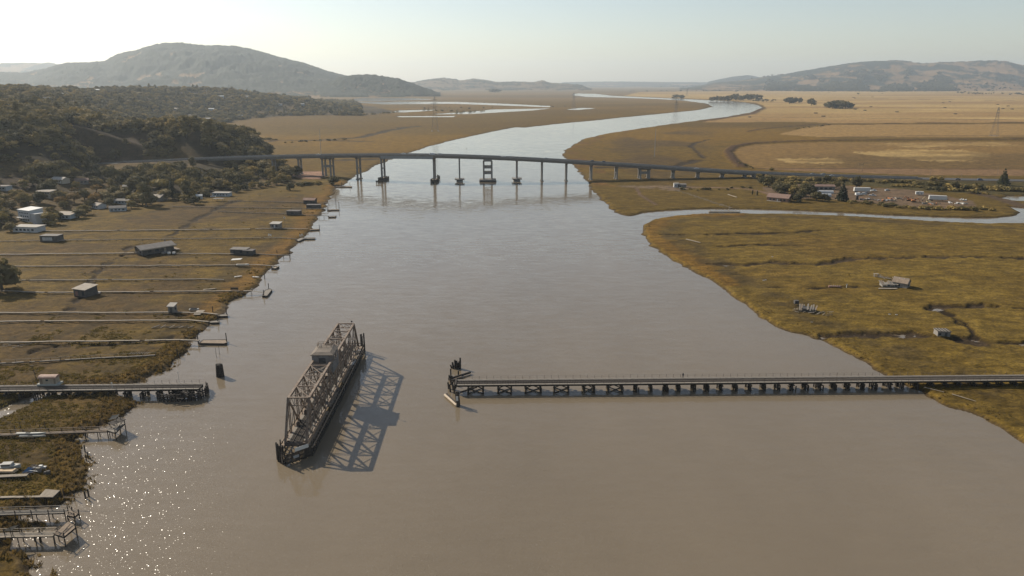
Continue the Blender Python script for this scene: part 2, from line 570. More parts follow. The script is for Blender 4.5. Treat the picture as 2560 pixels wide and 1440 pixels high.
def height_and_colour(x, y):
    px, py = pix(x, y)
    far = np.maximum(1.0, y / 500.0)
    sd = signed_shore(x, y)
    jag = (fbm(x, y, 9, 3, 11) - 0.5) * 6.5 + (fbm(x, y, 34, 2, 12) - 0.5) * 6 * np.minimum(1, far)
    jag = jag * np.where((px > 1590) & (py > 500) & (py < 575), .25, 1.0)
    sdn = sd + jag * np.where(y > 1500, 1.5, 1.0)
    hill, hd = hill_h(x, y)
    # marsh plain with a bank down to the water
    bw = np.where((px > 1590) & (py > 500) & (py < 575), .5, 1.0) * 3.0 * np.maximum(1, y / 350.0)
    z = np.where(sdn < 0, np.maximum(-2.2, sdn * 0.35), 1.05 * sstep(0, 1, sdn / bw))
    bumps = (fbm(x, y, 3.2, 3, 21) - 0.5) * 0.75 + (fbm(x, y, 14, 3, 22) - 0.5) * 0.5
    fade = np.clip(1.4 - y / 600, 0, 1)
    z = z + bumps * sstep(0.3, 1.0, z) * fade
    # ---------- colours (ground cover; bare slope has shade mixed into its brown)
    olive = lin(124, 100, 42); gold = lin(138, 113, 50); brownp = lin(104, 82, 50); orange = lin(154, 112, 44)
    straw = lin(232, 196, 126); tan = lin(160, 124, 78); dark = lin(74, 62, 40); mud = lin(92, 76, 58); dirt = lin(150, 122, 98)
    n1 = fbm(x, y, 26, 4, 31); n2 = fbm(x * 0.6, y, 60, 4, 41); n3 = fbm(x, y, 7, 3, 51); n4 = fbm(x, y, 220, 3, 61); n5 = fbm(x * .5, y, 420, 4, 71)
    C = np.empty(x.shape + (3,))
    left = (x < np.interp(y, [0, 300, 726, 1600, 2600, 9000], [-20, -40, -60, 60, 900, 1200]))
    south = poly_mask(px, py, [(1500, 575), (1610, 541), (1800, 535), (2000, 536), (2325, 554), (4000, 575), (4000, 2000), (1500, 2000)])

    def mix(c, m):
        nonlocal C
        C = C * (1 - m[..., None]) + np.asarray(c) * m[..., None]
    C[:] = olive
    # left marsh: olive with brown-violet patches
    mix(brownp, sstep(0.50, 0.60, n2) * left * (y < 640) * 0.75)
    mix(dark * 1.25, sstep(0.55, 0.68, n3) * left * (y < 640) * 0.5)
    mix(gold * 0.85, sstep(0.56, 0.68, n1) * left * 0.6)
    # right marsh: golden green
    mix(gold, (south * (0.35 + 0.65 * sstep(0.38, 0.6, n1))))
    mix(lin(130, 102, 46), south * sstep(0.45, 0.65, n2) * 0.5)
    mix(dark * 1.5, south * sstep(0.64, 0.74, n3) * 0.3)
    C[left & (y < 640)] *= np.array([1.04, 1.0, .86])
    # band of cordgrass along the shore
    band = sstep(1, 4, sdn) * (1 - sstep(9, 17, sdn + (n1 - .5) * 14))
    mix(orange, band * left * (py < 800) * (py > 455) * 0.6)
    tip = south * (px < 1860) * (py < 720)
    mix(orange * 0.85, band * tip * 0.6)
    mix(lin(118, 96, 44), band * south * (1 - tip) * 0.6)
    b2 = sstep(10, 14, sdn) * (1 - sstep(20, 30, sdn + (n1 - .5) * 18))
    mix(dark * 1.35, b2 * south * 0.6 * (0.3 + 0.7 * sstep(.35, .55, n3)))
    mix(dark * 1.1, b2 * left * (y < 500) * 0.35)
    # low reeds drowned at the edge, near left
    mix(lin(120, 100, 70), left * (y < 330) * (1 - sstep(1.5, 5, sdn)) * 0.8)
    C[south] *= 1.07
    # plain beyond the road
    beyond = (y > 800) & ~south
    mix(lin(158, 120, 34), (beyond * (0.4 + 0.6 * sstep(.4, .62, n4))))
    mix(lin(130, 100, 32), beyond * sstep(.5, .64, n5) * 0.7)
    ring = sstep(1400, 1440, px) * (1 - sstep(1690, 1830, px + (n1 - .5) * 60)) * sstep(312, 332, py + (n2 - .5) * 12) * (py < 470)
    mix(lin(108, 86, 52), ring * sstep(40, 75, sd) * sstep(.42, .58, fbm(x, y, 130, 3, 33)) * 0.75)
    mix(lin(138, 100, 52), ring * (sd < 28) * (sd > 3) * sstep(.4, .6, n1) * 0.8)
    C[beyond] *= .86
    # far plain, browner
    mix(lin(152, 124, 76), sstep(3000, 5000, y + (n4 - .5) * 900))
    mix(lin(120, 100, 66), sstep(.5, .62, fbm(x * .3, y, 900, 4, 81)) * sstep(2500, 4000, y) * .6)
    # dry fields on the right bank
    up = poly_mask(px + (n1 - .5) * 6, py, [(1755, 306.5), (1845, 292), (1900, 279), (1915, 268), (1890, 257), (1800, 250), (1560, 240), (1600, 230), (2100, 226), (3500, 228), (3500, 306), (2085, 309.5), (2010, 306)])
    lines = 0.5 + 0.5 * np.sin((y + x * 0.02) / 26.0 + (n4 - .5) * 3)
    mix(straw, up * (0.72 + 0.28 * sstep(.35, .6, n4)))
    mix(lin(178, 138, 84), up * sstep(.5, .66, fbm(x * .25, y, 300, 4, 91)) * .75)
    mix(lin(196, 155, 90), up * lines * .5)
    mid = poly_mask(px, py, [(1944, 337), (2025, 318), (2085, 313), (3500, 306), (3500, 341), (2057, 345)])
    mix(lin(188, 150, 88), mid * 1.0)
    low = poly_mask(px, py, [(1828, 386), (1845, 371), (1890, 363), (2057, 357), (3500, 352), (3500, 424), (1894, 424), (1850, 408)])
    mix(lin(162, 127, 70), low * 1.0)
    mix(lin(122, 98, 58), low * sstep(.45, .6, n5) * .7)
    mix(straw * .9, low * sstep(.54, .64, fbm(x * .35, y, 110, 4, 95)) * sstep(.42, .56, fbm(x, y, 400, 2, 97)) * .9)
    qx, qy = px + (n1 - .5) * 70 + (n2 - .5) * 60, py + (n3 - .5) * 7 + (n2 - .5) * 10
    for pl in ([(2140, 384), (2240, 374), (2420, 376), (2490, 392), (2440, 406), (2300, 402), (2200, 393)], [(1950, 399), (2080, 397), (2095, 410), (1970, 411)], [(2180, 362), (2500, 358), (2560, 366), (2300, 369)]):
        mix(straw * .95, low * poly_mask(qx, qy, pl) * (.2 + .5 * sstep(.4, .6, fbm(x * .4, y, 40, 4, 96))))
    rs = poly_mask(px, py, [(1894, 424), (3500, 427), (3500, 450), (2300, 440), (2050, 432)])
    mix(lin(160, 126, 88), rs * 1.0)
    # yard by the slough
    yard = poly_mask(px + (n3 - .5) * 10, py + (n1 - .5) * 8, [(1905, 470), (1990, 462), (2125, 468), (2270, 474), (2330, 488), (2430, 505), (2440, 522), (2300, 524), (2180, 512), (2080, 500), (1930, 497)])
    mix(lin(140, 116, 92), yard * .95)
    rough = poly_mask(px + (n3 - .5) * 10, py, [(1880, 446), (2300, 452), (3000, 458), (3000, 490), (2480, 489), (2340, 483), (2125, 464), (1900, 462)])
    mix(lin(98, 88, 52), rough * .9)
    flat = poly_mask(px, py + (n1 - .5) * 5, [(1540, 467), (1720, 466), (1745, 472), (1680, 480), (1640, 476), (1580, 474)])
    mix(lin(150, 128, 104), flat * sstep(.35, .5, n3))
    # yard road
    for ln, w, c in ((W2([(1700, 470), (1800, 472), (1860, 474), (1905, 482), (1930, 492)]), 2.6, dirt), (W2([(1590, 470), (1600, 490), (1640, 515)]), 1.5, dirt * .8),
                     (W2([(2440, 485), (2500, 500), (2560, 520), (2640, 545)]), 6, lin(112, 92, 70))):
        mix(c, 1 - sstep(w * .7, w * 1.3, line_dist(x, y, ln)))
    # levees and field tracks
    for ln, w, hh in LEVEES:
        dl = line_dist(x, y, ln)
        w = w * np.maximum(1, y / 1500.0)
        k = 1 - sstep(w * .35, w, dl + (n3 - .5) * w * .6)
        mix(lin(95, 68, 46), k * .9)
        z = np.maximum(z, k * hh * 1.0 + z * (1 - k * .4))
    # hill
    bare = cut_face(x, y) | poly_mask(px + 0 * x, pix(x, y, hill)[1], BARE[1])
    onhill = sstep(-4, 14, hd)
    hillc = lin(76, 65, 43)
    mix(hillc, onhill)
    mix(lin(126, 102, 58), onhill * sstep(.46, .58, fbm(x, y, 70, 3, 101)) * .8)
    mix(lin(86, 69, 49), onhill * bare)  # bare earth, brown darkened to carry the shade of the backlit slope
    lot = poly_mask(px, pix(x, y, 2.0)[1], LOT)
    mix(lin(190, 150, 125), lot * 1.0)
    z = z + hill * onhill
    z = np.where(lot, 2.2, z)
    # road bed: cut and embankment
    seg = line_dist(x, y, list(zip(HWx, HWy)))
    j = np.clip(np.searchsorted(HWx, x), 1, len(HWx) - 1)
    rz = np.interp(x, HWx, HWz)
    pr = 1280 + x / np.maximum(y, 1) * F_PX / CP
    west, east = x < P(500, 397, 17).x, x > P(1905, 432, 6).x
    k = (1 - sstep(9, 26, seg)) * (west | east)
    z = z * (1 - k) + (rz - 0.35) * k
    mix(lin(120, 100, 76), (1 - sstep(9, 14, seg)) * (west | east) * .8)
    # creeks
    for ln, w, dd in CREEKS:
        xs = [p[0] for p in ln]; ys = [p[1] for p in ln]
        bx = (x > min(xs) - 30) & (x < max(xs) + 30) & (y > min(ys) - 30) & (y < max(ys) + 30)
        if not bx.any():
            continue
        xx, yy = x[bx], y[bx]
        wob = (noise(xx / 6, yy / 6, 77) - .5) * 5 + (noise(xx / 2, yy / 2, 78) - .5) * 2
        dl = np.abs(line_dist(xx, yy, ln) + wob * 0.9)
        ww = w * (0.35 + 1.3 * noise(xx / 11, yy / 11, 79)) * np.maximum(1, yy / 420)
        k = 1 - sstep(ww * .5, ww * 1.25, dl)
        z[bx] -= dd * k
        cc = C[bx]
        kk = (1 - sstep(ww * .6, ww * 1.6, dl))[..., None] * .92
        C[bx] = cc * (1 - kk) + mud * .32 * kk
    # mud where the bank dips
    mix(mud, (1 - sstep(0.05, 0.55, z)) * .85)
    C *= 0.435
    C *= (0.86 + 0.28 * fbm(x, y, 3.0, 3, 111))[..., None]
    return z, C


def ground_mat(name="ground_cover", rough=0.95):
    m, nt, b = nodes_of(name)
    N, L = nt.nodes, nt.links
    at = N.new("ShaderNodeVertexColor"); at.layer_name = "Col"
    tc = N.new("ShaderNodeTexCoord")
    n1 = N.new("ShaderNodeTexNoise"); n1.inputs["Scale"].default_value = 0.9; n1.inputs["Detail"].default_value = 6; n1.inputs["Roughness"].default_value = 0.7
    n2 = N.new("ShaderNodeTexNoise"); n2.inputs["Scale"].default_value = 0.07; n2.inputs["Detail"].default_value = 6; n2.inputs["Roughness"].default_value = 0.8
    mp = N.new("ShaderNodeMapping"); mp.inputs["Scale"].default_value = (1, 1.0, 1)
    L.new(tc.outputs["Object"], mp.inputs["Vector"])
    L.new(mp.outputs[0], n1.inputs["Vector"]); L.new(mp.outputs[0], n2.inputs["Vector"])
    def rng(n, lo, hi, a=.3, z=.7):
        r = N.new("ShaderNodeMapRange")
        r.inputs["From Min"].default_value, r.inputs["From Max"].default_value = a, z
        r.inputs["To Min"].default_value, r.inputs["To Max"].default_value = lo, hi
        L.new(n.outputs[0], r.inputs["Value"])
        return r
    n3 = N.new("ShaderNodeTexNoise"); n3.inputs["Scale"].default_value = 0.3; n3.inputs["Detail"].default_value = 5; n3.inputs["Roughness"].default_value = 0.75
    mp3 = N.new("ShaderNodeMapping"); mp3.inputs["Scale"].default_value = (0.4, 1.0, 1)
    L.new(tc.outputs["Object"], mp3.inputs["Vector"]); L.new(mp3.outputs[0], n3.inputs["Vector"])
    r1, r2 = rng(n1, 0.5, 1.5), rng(n2, 0.66, 1.34)
    r3 = rng(n3, 0.64, 1.36, .36, .64)
    m3 = N.new("ShaderNodeMath"); m3.operation = "MULTIPLY"
    L.new(r3.outputs[0], m3.inputs[0]); L.new(r2.outputs[0], m3.inputs[1]); r2 = m3
    mu = N.new("ShaderNodeMath"); mu.operation = "MULTIPLY"
    L.new(r1.outputs[0], mu.inputs[0]); L.new(r2.outputs[0], mu.inputs[1])
    vm = N.new("ShaderNodeVectorMath"); vm.operation = "SCALE"
    L.new(at.outputs["Color"], vm.inputs[0]); L.new(mu.outputs[0], vm.inputs["Scale"])
    L.new(vm.outputs[0], b.inputs["Base Color"])
    bp = N.new("ShaderNodeBump"); bp.inputs["Strength"].default_value = 0.8; bp.inputs["Distance"].default_value = 0.45
    L.new(n1.outputs[0], bp.inputs["Height"]); L.new(bp.outputs[0], b.inputs["Normal"])
    b.inputs["Roughness"].default_value = rough
    b.inputs["Specular IOR Level"].default_value = 0.1
    return m


def fan(t, rows):
    T, Yg = np.meshgrid(t, rows)
    return T * Yg, Yg


GROUND_M = ground_mat()
_py = np.concatenate([np.arange(2300, 1000, -4.0), np.arange(1000, 640, -2.4), np.arange(640, 300, -1.25), np.arange(300, 212, -0.7)])
_rows = np.array([Y_of(p) for p in _py])
_rows = np.concatenate([_rows, np.geomspace(_rows[-1] * 1.05, 60000, 40)])
_t = np.linspace(-1.0, 1.0, 901)
GX, GY = fan(_t, _rows)
GZ, GC = height_and_colour(GX, GY)
ground = tag(grid_mesh("ground", GX, GY, GZ, GC, keep=GZ > -1.4, mats=GROUND_M), "marshland and dry fields on both banks of the river", "ground", kind="structure")


def ground_z(x, y):
    """height of the built ground at a point (bilinear in the fan grid)"""
    x = np.atleast_1d(np.asarray(x, float)); y = np.atleast_1d(np.asarray(y, float))
    t = np.clip((x / y - _t[0]) / (_t[1] - _t[0]), 0, len(_t) - 1.001)
    j = np.clip(np.searchsorted(_rows, y) - 1, 0, len(_rows) - 2)
    v = np.clip((y - _rows[j]) / (_rows[j + 1] - _rows[j]), 0, 1)
    i = t.astype(int); u = t - i
    a = GZ[j, i] * (1 - u) + GZ[j, i + 1] * u
    c = GZ[j + 1, i] * (1 - u) + GZ[j + 1, i + 1] * u
    return a * (1 - v) + c * v


def G(px, py, z0=1.0):
    """point standing on the ground seen at a pixel (marches down the view ray)"""
    lo = P(px, py, 110.0) if False else None
    a, b = px - 1280.0, py - 720.0
    fwd, down = F_PX * CP - b * SP, b * CP + F_PX * SP
    t1 = H_CAM / down if down > 0 else 60000 / fwd
    ts = np.linspace(0.12, 1.0, 1500) * t1
    x, y, z = a * ts, fwd * ts, H_CAM - down * ts
    g = np.maximum(ground_z(x, y), 0)
    k = np.argmax(z <= g + 1e-6)
    if z[k] > g[k]:
        k = len(ts) - 1
    return Vector((x[k], y[k], float(g[k])))


# ---- far hills
HILLS = {}


def hill_z(name, x, y):
    t, rows, Z = HILLS[name]
    i = np.clip(((x / y - t[0]) / (t[1] - t[0])).astype(int), 0, len(t) - 1)
    j = np.clip(np.searchsorted(rows, y), 0, len(rows) - 1)
    return np.where(y > rows[0], Z[j, i], 0)


def hills(name, label, sil, Yc, Yfoot, Yback, dark_bias, seed, foot_z=0.0, woods=(58, 62, 40), grass=(176, 140, 96), rough=0.1, cols=None, belt=0.0):
    xs = [s[0] for s in sil]
    t = np.linspace((xs[0] - 1280) * CP / F_PX, (xs[-1] - 1280) * CP / F_PX, cols or int((xs[-1] - xs[0]) / 1.6))
    px = 1280 + t * F_PX / CP
    pyr = np.interp(px, xs, [s[1] for s in sil])
    zr = H_CAM - Yc * np.tan(PITCH + np.arctan((pyr - 720) / F_PX))
    n = 90
    s = np.linspace(0, 1, n)
    rows = np.where(s < .75, Yfoot + (Yc - Yfoot) * s / .75, Yc + (Yback - Yc) * (s - .75) / .25)
    zr = zr * sstep(0, .06, np.linspace(0, 1, len(t))) * sstep(0, .06, 1 - np.linspace(0, 1, len(t)))
    X, Y = fan(t, rows)
    S = np.broadcast_to(s[:, None], X.shape)
    PXG = np.broadcast_to(px[None, :], X.shape)
    ZR = np.broadcast_to(zr[None, :], X.shape)
    ramp = np.where(S < .75, sstep(0, .75, S) ** 1.1 * .55 + .45 * (S / .75), 1 - sstep(.75, 1.1, S))
    sc = (Yc - Yfoot) * 0.30
    rid = 1 - np.abs(2 * fbm(X + Y * .2, Y, sc, 4, seed) - 1)
    rid2 = 1 - np.abs(2 * fbm(X, Y, sc * .33, 4, seed + 7) - 1)
    env = np.sin(np.pi * np.clip(S / .75, 0, 1)) * (S < .75)
    Z = ZR * ramp * (1 - env * .62 * (1 - rid)) - env * ZR * .13 * (1 - rid2) + (fbm(X, Y, sc * .08, 3, seed + 20) - .5) * ZR * .045
    wood = .55 * fbm(X, Y, sc * .5, 4, seed + 30) + .45 * fbm(X, Y, sc * .13, 4, seed + 33) + dark_bias + (Z / (ZR + 1) - .5) * .10 + (rid2 - .7) * -0.25
    wood = wood + belt * (1 - sstep(.05, .22, S)) * sstep(1900, 2000, PXG) * (1 - sstep(2380, 2480, PXG))
    wm_ = sstep(.49, .53, wood)
    Z = Z + wm_ * (6 + 10 * noise(X / 16, Y / 24, seed + 40)) * rough * 10
    Z = np.where(S <= 0.0, -8, Z)
    C = .42 * lin(*grass) * (1 - wm_[..., None]) + .42 * lin(*woods) * wm_[..., None]
    C = C * (.82 + .36 * fbm(X, Y, 90, 3, seed + 50))[..., None]
    HILLS[name] = (t, rows, Z)
    o = grid_mesh(name, X, Y, Z, C, mats=GROUND_M)
    return tag(o, label, "hills", kind="structure")


SIL_MAIN = [(-700, 190), (-300, 185), (-60, 180), (60, 185), (110, 176), (170, 160), (270, 156), (300, 139), (350, 128), (400, 113), (440, 108.5), (480, 111), (520, 116), (560, 116), (600, 118),
            (640, 126), (700, 144), (760, 159), (800, 173), (830, 183), (870, 193), (920, 203), (980, 216), (1010, 226)]
hills("mountain", "long wooded mountain behind the left hill", SIL_MAIN, 7000, 5000, 8600, .20, 300)
hills("low_hill", "dark wooded spur at the right foot of the mountain", [(800, 224), (850, 196), (890, 190), (930, 190), (960, 194), (1000, 201), (1035, 213), (1056, 222), (1078, 229), (1100, 237)], 5900, 5300, 6800, .22, 340)
hills("far_hills", "pale bare hills past the end of the mountain", [(990, 214), (1050, 204), (1080, 199), (1110, 196), (1150, 201), (1185, 198), (1215, 202), (1245, 207), (1290, 206), (1340, 206), (1356, 201), (1375, 208), (1420, 211), (1480, 216)],
      10500, 9300, 12000, .0, 380, grass=(150, 124, 92))
hills("distant_ridge", "hazy ridge behind the left hill", [(-700, 166), (0, 160), (60, 159), (130, 158), (180, 168), (250, 172), (330, 178)], 12000, 9500, 14000, .05, 420)
hills("grassy_hills", "dry grass hills with dark tree patches on the right horizon", [(1700, 216), (1800, 207), (1850, 203), (1920, 193), (1960, 187), (2000, 179), (2060, 169), (2130, 158), (2180, 154), (2240, 152), (2300, 159), (2340, 156),
      (2380, 156), (2440, 153), (2480, 151), (2520, 156), (2560, 166), (2750, 172), (3000, 185), (3300, 200)], 12000, 8600, 14500, .03, 460, belt=-.22)
hills("far_hill", "small blue hill left of the grassy hills", [(1760, 208), (1800, 199), (1830, 193), (1870, 189), (1892, 193), (1930, 202), (1960, 208)], 16000, 13500, 17500, .1, 500)
hills("horizon_ridge", "flat blue ridge along the far horizon", [(1380, 207), (1480, 205.5), (1560, 205), (1640, 206), (1760, 207), (1900, 206)], 19000, 16000, 20500, .1, 520, cols=200)
# ---- haze
hz = MB().box(-16000, -300, -4.0, 16000, 21500, 620)
hm = bpy.data.materials.new("haze"); hm.use_nodes = True
hn = hm.node_tree; hn.nodes.remove(hn.nodes["Principled BSDF"])
pv = hn.nodes.new("ShaderNodeVolumePrincipled")
pv.inputs["Color"].default_value = (0.80, 0.90, 0.98, 1)
pv.inputs["Density"].default_value = 5.3e-5
pv.inputs["Anisotropy"].default_value = 0.35
hn.links.new(pv.outputs[0], hn.nodes["Material Output"].inputs["Volume"])
haze = tag(hz.build("haze", hm), kind="stuff")
# ================================================================ BRIDGES
STEEL = mat("weathered_steel", (0.20, 0.165, 0.13), 0.75, 0.35, 0.7, col2=(0.125, 0.08, 0.055))
STEEL_D = mat("dark_rusty_steel", (0.085, 0.075, 0.068), 0.8, 0.4, 0.8, col2=(0.06, 0.04, 0.03))
RAIL_M = mat("rail_steel", (0.13, 0.105, 0.09), 0.5, 0.25, 1.0, metal=0.3)
WOOD_D = mat("creosoted_timber", (0.045, 0.038, 0.032), 0.9, 0.4, 0.8, bump=0.3)
WOOD_T = mat("tie_timber", (0.075, 0.065, 0.055), 0.92, 0.4, 1.1)
WOOD_G = mat("grey_boards", (0.20, 0.178, 0.15), 0.9, 0.22, 0.9, stretch=(1, 6, 1))
WOOD_P = mat("bleached_boards", (0.27, 0.23, 0.18), 0.9, 0.22, 0.8)
WOOD_B = mat("brown_boards", (0.22, 0.17, 0.125), 0.9, 0.3, 0.9)
CONC = mat("concrete", (0.21, 0.198, 0.182), 0.85, 0.2, 0.35)
CONC_D = mat("stained_concrete", (0.17, 0.16, 0.15), 0.88, 0.25, 0.3)
ASPH = mat("asphalt", (0.065, 0.063, 0.062), 0.9, 0.2, 0.15)
WHITE = mat("white_paint", (0.52, 0.51, 0.48), 0.6, 0.08, 0.5)
GREYB = mat("blue_grey_paint", (0.24, 0.26, 0.27), 0.6, 0.15, 0.6)
GALV = mat("galvanised_steel", (0.36, 0.37, 0.38), 0.5, 0.12, 0.5, metal=0.5)
BLACK = mat("black_rubber", (0.025, 0.025, 0.025), 0.8, 0.2, 2.0)


def glass_mat():
    m, nt, b = nodes_of("window_glass")
    b.inputs["Base Color"].default_value = (0.03, 0.04, 0.05, 1)
    b.inputs["Roughness"].default_value = 0.08
    return m


GLASS = glass_mat()

# ---------------------------------------------------------------- swing bridge, standing open
BX, BY, BRZ = -57.2, 210.0, R(0.9)
sw = thing("swing_bridge", "rusty steel truss swing bridge standing open in mid river", "bridge", (BX, BY, 0), BRZ)
ZD, ZT, HW_, PAN = 3.9, 14.3, 2.75, 7.75
YE, YT = 36.6, 31.0
for sx in (-1, 1):
    x = sx * HW_
    MB().beam((x, -YE, ZD), (x, YE, ZD), .5, .65).build("bottom_chord", STEEL, sw)
    m = MB().beam((x, -YT, ZT), (x, YT, ZT), .62, .5)
    m.beam((x - .22, -YT, ZT - .32), (x - .22, YT, ZT - .32), .12, .3).beam((x + .22, -YT, ZT - .32), (x + .22, YT, ZT - .32), .12, .3)
    m.build("top_chord", STEEL, sw)
    for sy in (-1, 1):
        m = MB().beam((x - .2, sy * YE, ZD), (x - .2, sy * YT, ZT), .14, .5).beam((x + .2, sy * YE, ZD), (x + .2, sy * YT, ZT), .14, .5)
        m.beam((x, sy * (YE + .05), ZD + .2), (x, sy * (YT + .05), ZT + .2), .5, .06)
        m.build("end_post", STEEL, sw)
        ys = [YT - PAN * k for k in range(4)]       # 31, 23.25, 15.5, 7.75
        for k, yy in enumerate(ys):
            m = MB()
            for q in (-.2, .2):
                m.beam((x + q, sy * yy, ZD), (x + q, sy * yy, ZT - .2), .15, .4, up=(0, 1, 0))
            n = 12
            for i in range(n):                          # lacing of the column
                z0, z1 = ZD + (ZT - ZD) * i / n, ZD + (ZT - ZD) * (i + 1) / n
                s = 1 if i % 2 else -1
                m.beam((x - .2 * s, sy * yy - .17, z0), (x + .2 * s, sy * yy - .17, z1), .05, .03)
            m.build("vertical_post", STEEL, sw)
        for k in range(3):                              # diagonals rise to the outer end
            y0, y1 = ys[k], ys[k + 1]
            m = MB()
            for q in (-.14, .14):
                m.beam((x + q, sy * y0, ZT - .2), (x + q, sy * y1, ZD + .2), .12, .32)
            m.build("diagonal", STEEL, sw)
            MB().beam((x, sy * y1, ZT - .2), (x, sy * y0, ZD + .2), .14, .16).build("counter_brace", STEEL, sw)
            zm = (ZD + ZT) / 2
            MB().beam((x, sy * (y0 + y1) / 2, ZD), (x, sy * (y0 + y1) / 2, zm), .2, .26, up=(0, 1, 0)).build("sub_post", STEEL, sw)
            MB().beam((x, sy * (y0 + y1) / 2, zm), (x, sy * y0, ZD + .2), .14, .18).build("sub_strut", STEEL, sw)
            MB().beam((x, sy * y0, zm), (x, sy * y1, zm), .12, .16).build("sub_strut", STEEL, sw)
        MB().beam((x, sy * 7.75, ZT), (x, 0, ZD + .3), .3, .3).build("diagonal", STEEL, sw)
        MB().beam((x, sy * 7.75, ZD + .3), (x, 0, ZT), .14, .2).build("counter_brace", STEEL, sw)
        MB().beam((x, sy * (YE + YT) / 2 + sy * .4, ZD), (x, sy * (YE + YT) / 2 + sy * .4, (ZD + ZT) / 2), .2, .2, up=(0, 1, 0)).build("sub_post", STEEL, sw)
    MB().beam((x, 0, ZD), (x, 0, ZT + .2), .5, .5, up=(0, 1, 0)).build("centre_post", STEEL, sw)
for sy in (-1, 1):
    m = MB()
    m.beam((-HW_, sy * YT, ZT + .12), (HW_, sy * YT, ZT + .12), .5, .35)
    m.beam((-HW_, sy * (YT + .9), ZT - 1.7), (HW_, sy * (YT + .9), ZT - 1.7), .22, .22)
    for k in range(6):
        xa, xb = -HW_ + 5.5 * k / 6, -HW_ + 5.5 * (k + 1) / 6
        za, zb = (ZT, ZT - 1.7) if k % 2 else (ZT - 1.7, ZT)
        ya = YT if k % 2 else YT + .9; yb = YT + .9 if k % 2 else YT
        m.beam((xa, sy * ya, za), (xb, sy * yb, zb), .1, .1)
    m.build("portal_frame", STEEL, sw)
    for k in range(4):
        yy = sy * (YT - PAN * k)
        if k:
            m = MB().beam((-HW_, yy, ZT), (HW_, yy, ZT), .3, .3).beam((-HW_, yy, ZT - 2.2), (HW_, yy, ZT - 2.2), .16, .2)
            m.beam((-HW_, yy, ZT - 2.2), (HW_, yy, ZT), .1, .1).beam((HW_, yy + .02, ZT - 2.2), (-HW_, yy + .02, ZT), .1, .1)
            m.build("sway_frame", STEEL, sw)
        if k < 3:
            y2 = sy * (YT - PAN * (k + 1))
            MB().beam((-HW_, yy, ZT + .1), (HW_, y2, ZT + .1), .18, .14).build("lateral_brace", STEEL, sw)
            MB().beam((HW_, yy, ZT + .26), (-HW_, y2, ZT + .26), .18, .14).build("lateral_brace", STEEL, sw)
for k in range(-4, 5):
    yy = k * PAN if abs(k) < 4 else math.copysign(YT, k)
    MB().beam((-HW_ - .2, yy, ZD - .15), (HW_ + .2, yy, ZD - .15), .35, .8).build("floor_beam", STEEL_D, sw)
for s in (-YE, YE):
    MB().beam((-HW_ - .2, s, ZD - .15), (HW_ + .2, s, ZD - .15), .5, .9).build("floor_beam", STEEL_D, sw)
for x in (-.85, .85):
    MB().beam((x, -YE, ZD - .1), (x, YE, ZD - .1), .3, .6).build("stringer", STEEL_D, sw)
    MB().beam((x * .9, -YE, ZD + .58), (x * .9, YE, ZD + .58), .09, .16).build("rail", RAIL_M, sw)
m = MB()
yy = -YE
while yy < YE:
    m.box(-1.75 + rnd.uniform(-.08, .08), yy, ZD + .25, 1.75 + rnd.uniform(-.08, .08), yy + .24, ZD + .5)
    yy += .5
tag(m.build("tie", WOOD_T, sw), kind="stuff")
for x0, x1 in ((-2.45, -1.8), (1.8, 2.45)):
    yy = -YE + 1
    while yy < YE - 1:
        L = rnd.uniform(2.5, 4.5)
        if rnd.random() < .86:
            MB().box(x0, yy, ZD + .36, x1, min(yy + L - .03, YE - 1), ZD + .42 + rnd.uniform(0, .03)).build("walkway_board", WOOD_G, sw)
        yy += L
# machinery boxes and junk along the deck
for (x, y, sx, sy2, h) in ((-1.9, -27, .7, 1.2, 1.1), (1.2, -24, .6, .8, .9), (-1.6, -19.5, .8, 1.6, 1.2), (1.9, -12, .7, 1.0, 1.4), (-1.9, 11, .8, 1.4, 1.1), (1.8, 17, .8, 1.2, 1.0), (-1.7, 26, .7, 1.1, 1.2)):
    b = MB().box(x - sx / 2, y - sy2 / 2, ZD + .44, x + sx / 2, y + sy2 / 2, ZD + .44 + h)
    b.box(x - sx * .3, y - sy2 * .3, ZD + .44 + h, x + sx * .3, y + sy2 * .2, ZD + .7 + h)
    b.tube((x + sx * .3, y, ZD + .5), (x + sx * .3, y, ZD + 1.0 + h), .06)
    b.build("machinery", STEEL_D, sw)
